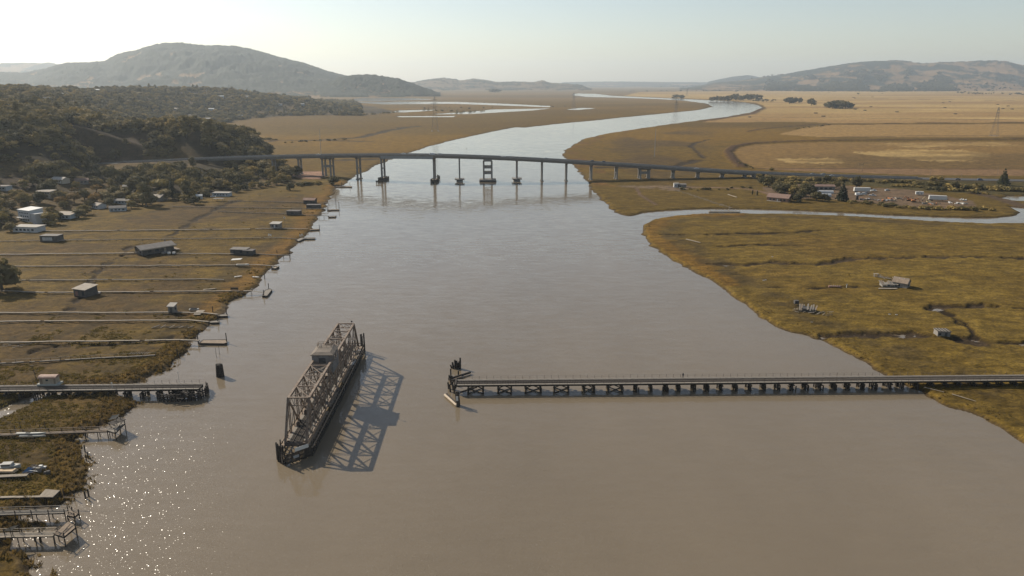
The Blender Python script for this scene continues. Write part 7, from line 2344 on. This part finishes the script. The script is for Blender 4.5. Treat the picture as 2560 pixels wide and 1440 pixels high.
def wood_points(x, y):
    z = ground_z(x, y)
    hd = line_dist(x, y, HILL_FOOT, True) * np.where(poly_mask(x, y, HILL_FOOT), 1, -1)
    p = 1280 + x / y * F_PX / CP
    ok = (hd > 3) & (p > -350) & (p < 900) & (z > .3)
    ok &= y < lerp_tab(p, ZR_PX, ZR_Y) + 500
    ppx, ppy = pix(x, y, z)
    ok &= ~(cut_face(x, y) & (np.random.default_rng(9).random(x.size) < .96))
    ok &= ~(poly_mask(ppx, ppy, BARE[1]) & (np.random.default_rng(10).random(x.size) < .7))
    ok &= ~poly_mask(ppx, ppy, LOT)
    dr = line_dist(x, y, list(zip(HWx, HWy)))
    ok &= dr > 15
    # the view of the road from above stays open
    tpx, tpy = pix(x, y, z + 8.5)
    rpx, rpy = pix(HWx, HWy, HWz)
    ok &= ~((y < np.interp(x, HWx, HWy)) & (tpx > 235) & (tpx < 800) & (tpy < np.interp(tpx, rpx, rpy) + 2))
    for h in HOUSES:
        hx, hy = h.location.x, h.location.y
        near = (abs(x - hx) < 9) & (y - hy > -8) & (y - hy < 7)
        ahead = (abs(x - hx - (hy - y) * (-hx / hy)) < 8) & (y < hy) & (y > hy - (34 if h.name[:4] == 'hill' else 15))
        ok &= ~(near | ahead)
    for h in NTREES:
        hx, hy, f = h.location.x, h.location.y, 7 + 4 * h.scale.x
        ok &= ~((abs(x - hx - (y - hy) * hx / hy) < f * .8) & (y < hy + 5) & (y > hy - 4.5 * f))
    dens = fbm(x, y, 70, 3, 701)
    ok &= (dens > np.where(y > 850, .475, .41)) | (np.random.default_rng(5).random(x.size) < .16)
    return ok, z


X1, Y1 = jgrid(-900, 20, 480, 1150, 6.5, 1)
X2, Y2 = jgrid(-1150, -150, 1150, 2300, 9.0, 2)
X3, Y3 = jgrid(-1700, -500, 2300, 3800, 13.0, 3)
WX, WY = np.concatenate([X1, X2, X3]), np.concatenate([Y1, Y2, Y3])
ok, WZ = wood_points(WX, WY)
WX, WY, WZ = WX[ok], WY[ok], WZ[ok]
rg = np.random.default_rng(77)
n = len(WX)
WH = rg.gamma(9, .87, n) * np.where(WY > 2300, 1.15, 1.0)
WH = np.clip(WH, 3.5, 15)
sel = fbm(WX, WY, 120, 3, 733) + rg.normal(0, .13, n)
kinds = [("oak", "oak", 0), ("oak", "olive", 0), ("oak", "dark", 0), ("oak", "grey", 0), ("oak", "oak", 1), ("oak", "olive", 1), ("tall", "dark", 0), ("tall", "oak", 0)]
KI = np.select([sel < .33, sel < .42, sel < .48, sel < .54, sel < .60, sel < .68], [2, 0, 4, 1, 3, 5], 2)
KI = np.where(rg.random(n) < .05, 6 + (rg.random(n) < .5), KI)
WH = np.where(KI >= 6, WH * 1.5, WH)
vpx, vpy = pix(WX, WY, WZ + WH * .5)
inview = (vpx > -20) & (vpx < 2580)
size = WH / WY * inview
order = np.argsort(-size)
N_IND = 165
MARKS = [("tall white house", 80, 535), ("white house at the boardwalk start", 74, 572), ("low house with the white roof strip", 166, 537), ("small pale gabled house", 248, 511), ("low blue house", 296, 520), ("tan-roofed barn", 392, 494),
         ("flat mobile home", 556, 484), ("yellow willows", 425, 460), ("pointed cypress", 432, 475), ("round dark oak", 343, 460), ("white-panelled hillside house", 152, 448), ("cream hillside house", 118, 480), ("bare brown slope", 320, 365), ("lone round oak on the slope", 137, 350),
         ("left end of the highway bridge", 640, 396), ("pale lot under the bridge", 760, 432), ("tall broad hill tree", 465, 318), ("grey-green tree by the plain", 525, 336), ("rusty brown trees", 215, 495), ("big dark tree at the edge", 6, 690), ("utility pole in the shore trees", 600, 440), ("dark bush by the lot", 726, 466), ("highway shoulder tree", 290, 386), ("pale house at the left edge", 6, 468)]
ORD = ["nearest", "second nearest", "third nearest", "fourth nearest", "fifth nearest", "sixth nearest", "seventh nearest", "eighth nearest", "ninth nearest", "tenth nearest", "eleventh nearest", "twelfth nearest", "thirteenth nearest", "fourteenth nearest", "fifteenth nearest", "sixteenth nearest"]
_rank = []


def where(lab, px, py):
    m = min(MARKS, key=lambda q: (q[1] - px) ** 2 + 2.5 * (q[2] - py) ** 2)
    dx, dy = px - m[1], (py - m[2]) * 1.5
    d = ("left of" if dx < 0 else "right of") if abs(dx) > abs(dy) else ("up behind" if dy < 0 else "in front of")
    _rank.append((lab, d, m[0], math.hypot(dx, dy)))
    return "\x00%d" % (len(_rank) - 1)


def relabel():
    seen = {}
    for k, (lab, d, m, r) in enumerate(_rank):
        seen.setdefault((lab, d, m), []).append((r, k))
    out = {}
    for key, v in seen.items():
        for j, (r, k) in enumerate(sorted(v)):
            out[k] = (key[0] + ", " + (ORD[min(j, 15)] + " " if len(v) > 1 else "") + key[1] + " the " + key[2])
    for o in bpy.data.objects:
        l = o.get("label")
        if l and l[0] == "\x00":
            o["label"] = out[int(l[1:])]


for i in order[:N_IND]:
    kd, lf, v = kinds[KI[i]]
    shore = WY[i] < 800
    lab = {"oak": "olive-green oak", "olive": "pale olive oak", "dark": "dark green oak", "grey": "grey-green oak"}[lf] if kd == "oak" else ("dark tall eucalyptus" if lf == "dark" else "olive tall eucalyptus")
    t = thing(TNAME[kd], where(lab, vpx[i], vpy[i]), "tree", (WX[i], WY[i], WZ[i]), rg.random() * 6.28, "trees in the left woods")
    s = WH[i] / THEIGHT[kd]; w = s * rg.uniform(.95, 1.35)
    t.scale = (w, w, s)
    link("crown", PROTO[(kd, lf)][v][0], t); link("trunk", PROTO[(kd, lf)][v][1], t)


relabel()


def scatter(name, label, x, y, z, idx, sc, protos, squash=None):
    """one mass of instanced plants (stuff)"""
    me = bpy.data.meshes.new(name)
    me.vertices.add(len(x))
    me.vertices.foreach_set("co", np.stack([x, y, z], -1).astype(np.float32).ravel())
    a = me.attributes.new("pick", "INT", "POINT"); a.data.foreach_set("value", np.asarray(idx, np.int32))
    a = me.attributes.new("size", "FLOAT_VECTOR", "POINT"); a.data.foreach_set("vector", np.asarray(sc, np.float32).ravel())
    a = me.attributes.new("turn", "FLOAT_VECTOR", "POINT")
    t_ = np.zeros((len(x), 3), np.float32); t_[:, 2] = np.random.default_rng(3).random(len(x)) * 6.28
    a.data.foreach_set("vector", t_.ravel())
    o = bpy.data.objects.new(name, me); COL.objects.link(o)
    ng = bpy.data.node_groups.new(name, "GeometryNodeTree")
    ng.interface.new_socket("Geometry", in_out="INPUT", socket_type="NodeSocketGeometry")
    ng.interface.new_socket("Geometry", in_out="OUTPUT", socket_type="NodeSocketGeometry")
    N, L = ng.nodes, ng.links
    gi, go = N.new("NodeGroupInput"), N.new("NodeGroupOutput")
    ip = N.new("GeometryNodeInstanceOnPoints"); jn = N.new("GeometryNodeGeometryToInstance")
    for p in reversed(protos):
        oi = N.new("GeometryNodeObjectInfo"); oi.transform_space = "ORIGINAL"; oi.inputs["Object"].default_value = p
        L.new(oi.outputs["Geometry"], jn.inputs[0])
    def attr(nm, ty):
        q = N.new("GeometryNodeInputNamedAttribute"); q.data_type = ty; q.inputs["Name"].default_value = nm
        return q.outputs["Attribute"]
    ip.inputs["Pick Instance"].default_value = True
    L.new(gi.outputs[0], ip.inputs["Points"]); L.new(jn.outputs[0], ip.inputs["Instance"])
    L.new(attr("pick", "INT"), ip.inputs["Instance Index"]); L.new(attr("size", "FLOAT_VECTOR"), ip.inputs["Scale"]); L.new(attr("turn", "FLOAT_VECTOR"), ip.inputs["Rotation"])
    L.new(ip.outputs[0], go.inputs[0])
    md = o.modifiers.new("scatter", "NODES"); md.node_group = ng
    return tag(o, label, kind="stuff")


def crown_of(me):
    return next(o for o in bpy.data.objects if o.data is me)


for kd, lf, v in kinds:      # every variant needs one standing tree to copy
    if not any(o.data is PROTO[(kd, lf)][v][0] for o in bpy.data.objects):
        i = order[N_IND]; order = np.delete(order, N_IND)
        t = thing(TNAME[kd], "tree in the dense woods of the left hillside", "tree", (WX[i], WY[i], WZ[i]), 0, "trees in the left woods")
        link("crown", PROTO[(kd, lf)][v][0], t); link("trunk", PROTO[(kd, lf)][v][1], t)
rest = order[N_IND:]
crowns = [crown_of(PROTO[(k, l)][v][0]) for k, l, v in kinds]
th = np.array([THEIGHT[k] for k, l, v in kinds])
s = WH[rest] / th[KI[rest]]
w = s * rg.uniform(.95, 1.4, len(rest))
scatter("forest", "dense oak woods covering the left hill", WX[rest], WY[rest], WZ[rest] - .2, KI[rest], np.stack([w, w, s], -1), crowns)

# ---- undergrowth on the hill, bushes on levees and along the slough
shr = [("shrub", "oak"), ("shrub", "olive"), ("shrub", "dark")]
SH = [PROTO[k][0] for k in shr]
lines = [([(2205, 514), (2260, 520), (2330, 523), (2400, 526), (2440, 525), (2490, 525)], 26, 2.6, "green shrub in the hedge along the slough bank by the yard", "slough bank shrubs"),
         ([(2100, 505), (2160, 508), (2210, 512)], 10, 2.2, "dark shrub below the yard scrap piles", "shrubs below the yard"),
         ([(1940, 455), (2020, 460), (2090, 462)], 14, 2.6, "olive shrub in the scrub behind the brown house", "shrubs behind the brown house"),
         ([(2290, 462), (2380, 468), (2460, 474), (2560, 478)], 30, 3.6, "dark shrub in the roadside scrub at right", "roadside scrub at right"),
         ([(1905, 448), (2010, 451), (2100, 453), (2290, 458)], 30, 3.0, "green shrub in the strip directly below the highway at right", "shrubs below the highway"),
         ([(2220, 466), (2300, 470), (2400, 480), (2470, 486)], 16, 2.6, "olive shrub in the scrub behind the yard trailers", "shrubs behind the yard trailers"),
         ([(1690, 474), (1760, 476), (1840, 472), (1880, 468)], 10, 1.8, "small shrub along the mud flat beyond the slough", "mud flat shrubs"),
         ([(640, 352), (665, 349), (692, 350)], 9, 3.4, "dark shrub in the clump on the left plain beyond the bridge", "shrubs on the left plain"),
         ([(700, 358), (800, 352), (870, 350)], 9, 2.6, "dark shrub strung along the creek on the left plain", "creek shrubs on the left plain"),
         ([(1050, 275), (1130, 279), (1215, 277), (1130, 285)], 15, 4.5, "dark bush on the dike between the ponds", "bushes between the ponds"),
         ([(905, 288), (970, 284), (1000, 279)], 10, 5.0, "dark bush at the wooded point by the ponds", "bushes at the wooded point"),
         ([(1985, 322), (2040, 317), (2075, 313)], 9, 2.4, "olive shrub on the levee above the bridge marsh", "levee shrubs"),
         ([(1840, 402), (1860, 412), (1885, 422)], 8, 1.8, "olive shrub on the ring levee by the bridge", "ring levee shrubs"),
         ([(745, 466), (775, 460), (800, 462)], 12, 2.6, "tan shrub on the rough bank left of the bridge landing", "rough bank shrubs"),
         ([(1880, 253), (1915, 254), (1935, 254)], 8, 5.0, "small dark bush among the far farm buildings", "far farm bushes")]
for pts, cnt, h, lab, grp in lines:
    seg = [Vector((*a, 0)) for a in pts]
    Ls = [(seg[i + 1] - seg[i]).length for i in range(len(seg) - 1)]
    for k in range(cnt):
        u = (k + rnd.uniform(.1, .9)) / cnt * sum(Ls); i = 0
        while u > Ls[i] and i < len(Ls) - 1:
            u -= Ls[i]; i += 1
        q = seg[i].lerp(seg[i + 1], min(1, u / Ls[i]))
        lf = rnd.choice(("oak", "olive", "dark"))
        tree("shrub", lf, HG(q.x, q.y + rnd.uniform(-2.2, 2.2) * (1 if q.y > 400 else .3)), h * rnd.uniform(.6, 1.4), lab + ", " + nth(k) + " along its row", grp, rnd.uniform(1, 1.6))
sx_, sy_ = jgrid(-600, 20, 480, 1300, 5.0, 21)
ok, sz_ = wood_points(sx_, sy_)
ok &= np.random.default_rng(8).random(ok.size) < .55
sx_, sy_, sz_ = sx_[ok], sy_[ok], sz_[ok]
m_ = len(sx_)
sh_h = rg.uniform(.6, 1.5, m_)
SHO = [crown_of(p[0]) for p in SH]
scatter("undergrowth", "low scrub under the trees of the left shore", sx_, sy_, sz_, rg.integers(0, 3, m_), np.stack([sh_h * 1.2, sh_h * 1.2, sh_h], -1), SHO)

# ---- far woods on the plain
fx, fy, fh = [], [], []


def far_line(pts, cnt, h, spread):
    for k in range(cnt):
        u = rg.random() * (len(pts) - 1); i = int(u); f = u - i
        a = pts[i][0] + (pts[i + 1][0] - pts[i][0]) * f; b = pts[i][1] + (pts[i + 1][1] - pts[i][1]) * f + rg.normal(0, spread)
        p = P(a + rg.normal(0, 2), max(b, 212.5), 0)
        fx.append(p.x); fy.append(p.y); fh.append(h * rg.uniform(.6, 1.3))


far_line([(1930, 227), (2000, 228), (2100, 228.5), (2180, 229), (2250, 229), (2380, 228)], 260, 19, .5)
far_line([(1840, 220), (1900, 221), (1960, 222)], 70, 20, .5)
far_line([(2400, 226), (2470, 227), (2560, 226), (2600, 226)], 90, 18, .8)
far_line([(1400, 216.5), (1480, 216), (1560, 216), (1700, 217), (1800, 218)], 340, 34, .6)
far_line([(1070, 223), (1090, 220), (1130, 221)], 40, 18, .5)
far_line([(600, 238), (800, 236), (960, 230), (1050, 228)], 60, 14, 1.0)
far_line([(1560, 229), (1700, 228), (1850, 229)], 24, 12, .6)
far_line([(2380, 232), (2470, 236), (2560, 236)], 40, 12, 1.0)
far_line([(1885, 252), (1920, 253), (1940, 253)], 14, 9, .4)
far_line([(1060, 270), (1200, 272), (1330, 268), (1440, 268)], 14, 5, 1.5)
for k in range(3200):                      # tree belts at the foot of the grassy hills
    u = rg.random()
    Y_ = 8500 + 2200 * rg.random() ** 1.6
    q = 1930 + 450 * u + rg.normal(0, 12)
    if fbm(np.array([q * 1.0]), np.array([Y_ / 14.0]), 42, 3, 905)[0] > (.44 if Y_ < 9300 else .53):
        fx.append((q - 1280) * CP / F_PX * Y_); fy.append(Y_); fh.append(rg.uniform(24, 44))
fx, fy, fh = np.array(fx), np.array(fy), np.array(fh)
fz = np.maximum(np.maximum(ground_z(fx, fy), 0.5), hill_z("grassy_hills", fx, fy))
ki = np.where(rg.random(len(fx)) < .7, 0, 1)
PT = [crown_of(PROTO[("oak", "dark")][0][0]), crown_of(PROTO[("tall", "dark")][0][0])]
s = fh / np.array([8.6, 16])[ki]
scatter("far_wood", "dark tree belts far across the plain", fx, fy, fz, ki, np.stack([s * 1.5, s * 1.5, s], -1), PT)

# ---- reeds and grass hummocks on the nearer marsh
def tuft_mesh(name, n, h, w, m_, seed, lean=.35):
    rg_ = np.random.default_rng(seed); b = MB()
    for k in range(n):
        a = rg_.uniform(0, 6.28); r = rg_.uniform(0, w)
        x, y = r * math.cos(a), r * math.sin(a)
        d = rg_.normal(size=2) * lean; hh = h * rg_.uniform(.6, 1.15); q = rg_.uniform(0, 3.14); ww = .10 * w + .05
        dx, dy = math.cos(q) * ww, math.sin(q) * ww
        b.add([(x - dx, y - dy, -.1), (x + dx, y + dy, -.1), (x + d[0] * hh * .5 + dx * .7, y + d[1] * hh * .5 + dy * .7, hh * .65), (x + d[0] * hh * .5 - dx * .7, y + d[1] * hh * .5 - dy * .7, hh * .65), (x + d[0] * hh, y + d[1] * hh, hh)],
              [(0, 1, 2, 3), (3, 2, 4)])
    return b.mesh(name, m_)


TU = []
for k, (nm, col, h, w) in enumerate((("grass_tuft", (.17, .135, .042), .42, .75), ("grass_tuft", (.125, .10, .036), .42, .8), ("reed_tuft", (.2, .145, .05), .9, .6), ("reed_tuft", (.165, .122, .055), 1.0, .6))):
    o = link(nm, tuft_mesh(nm, 26, h, w, leaf_mat(nm + "_leaves" + "ab"[k % 2], col, .3, .3), 40 + k))
    px0, py0 = [(60, 1130), (70, 1140), (210, 1190), (215, 1175)][k]
    o.location = G(px0, py0)
    tag(o, ("low olive grass tuft on the near left marsh", "dark grass tuft on the near left marsh", "tall tan reed tuft at the near left bank", "tall brown reed tuft at the near left bank")[k], kind="stuff")
    TU.append(o)
gx, gy = [], []
for (x0, x1, y0, y1, s_) in ((-190, -60, 105, 330, 1.2), (-230, -60, 330, 700, 2.2), (20, 330, 150, 620, 1.9)):
    a, b = jgrid(x0, x1, y0, y1, s_, int(y0)); gx.append(a); gy.append(b)
gx, gy = np.concatenate(gx), np.concatenate(gy)
q1, q2 = pix(gx, gy)
gz = ground_z(gx, gy)
sd = signed_shore(gx, gy)
pat = fbm(gx, gy, 9, 3, 808)
wet = (gx < 0) & (gy < 330) & (gz > -.8) & (rg.random(len(gx)) < .45) & (fbm(gx, gy, 25, 2, 811) > .45)
ok = ((gz > .15) | wet) & (q1 > -60) & (q1 < 2620) & (pat + rg.normal(0, .06, len(gx)) > np.where((sd < 9) & ((gx > 0) | (gy < 330)), .36 + .16 * (gx > 0) + .2 * sstep(230, 330, gy), np.where((gx < 0) & (gy < 280), .44 + .2 * sstep(200, 280, gy), .78)))
gx, gy, gz, sd, pat = gx[ok], gy[ok], gz[ok], sd[ok], pat[ok]
edge = sd < 7 + 6 * (fbm(gx, gy, 12, 2, 809) - .5)
idx = np.where(edge, 2 + (rg.random(len(gx)) < .5), (rg.random(len(gx)) < .45).astype(int))
sc_ = rg.uniform(.5, 1.1, len(gx)) * np.where(gx > 0, .5, 1.0)
print("tufts", len(gx), "forest", len(rest), "undergrowth", m_)
scatter("marsh_grass", "grass tufts and reeds on the nearer marsh banks", gx, gy, np.maximum(gz - .05, -.45), idx, np.stack([sc_ * 1.25, sc_ * 1.25, sc_], -1), TU)
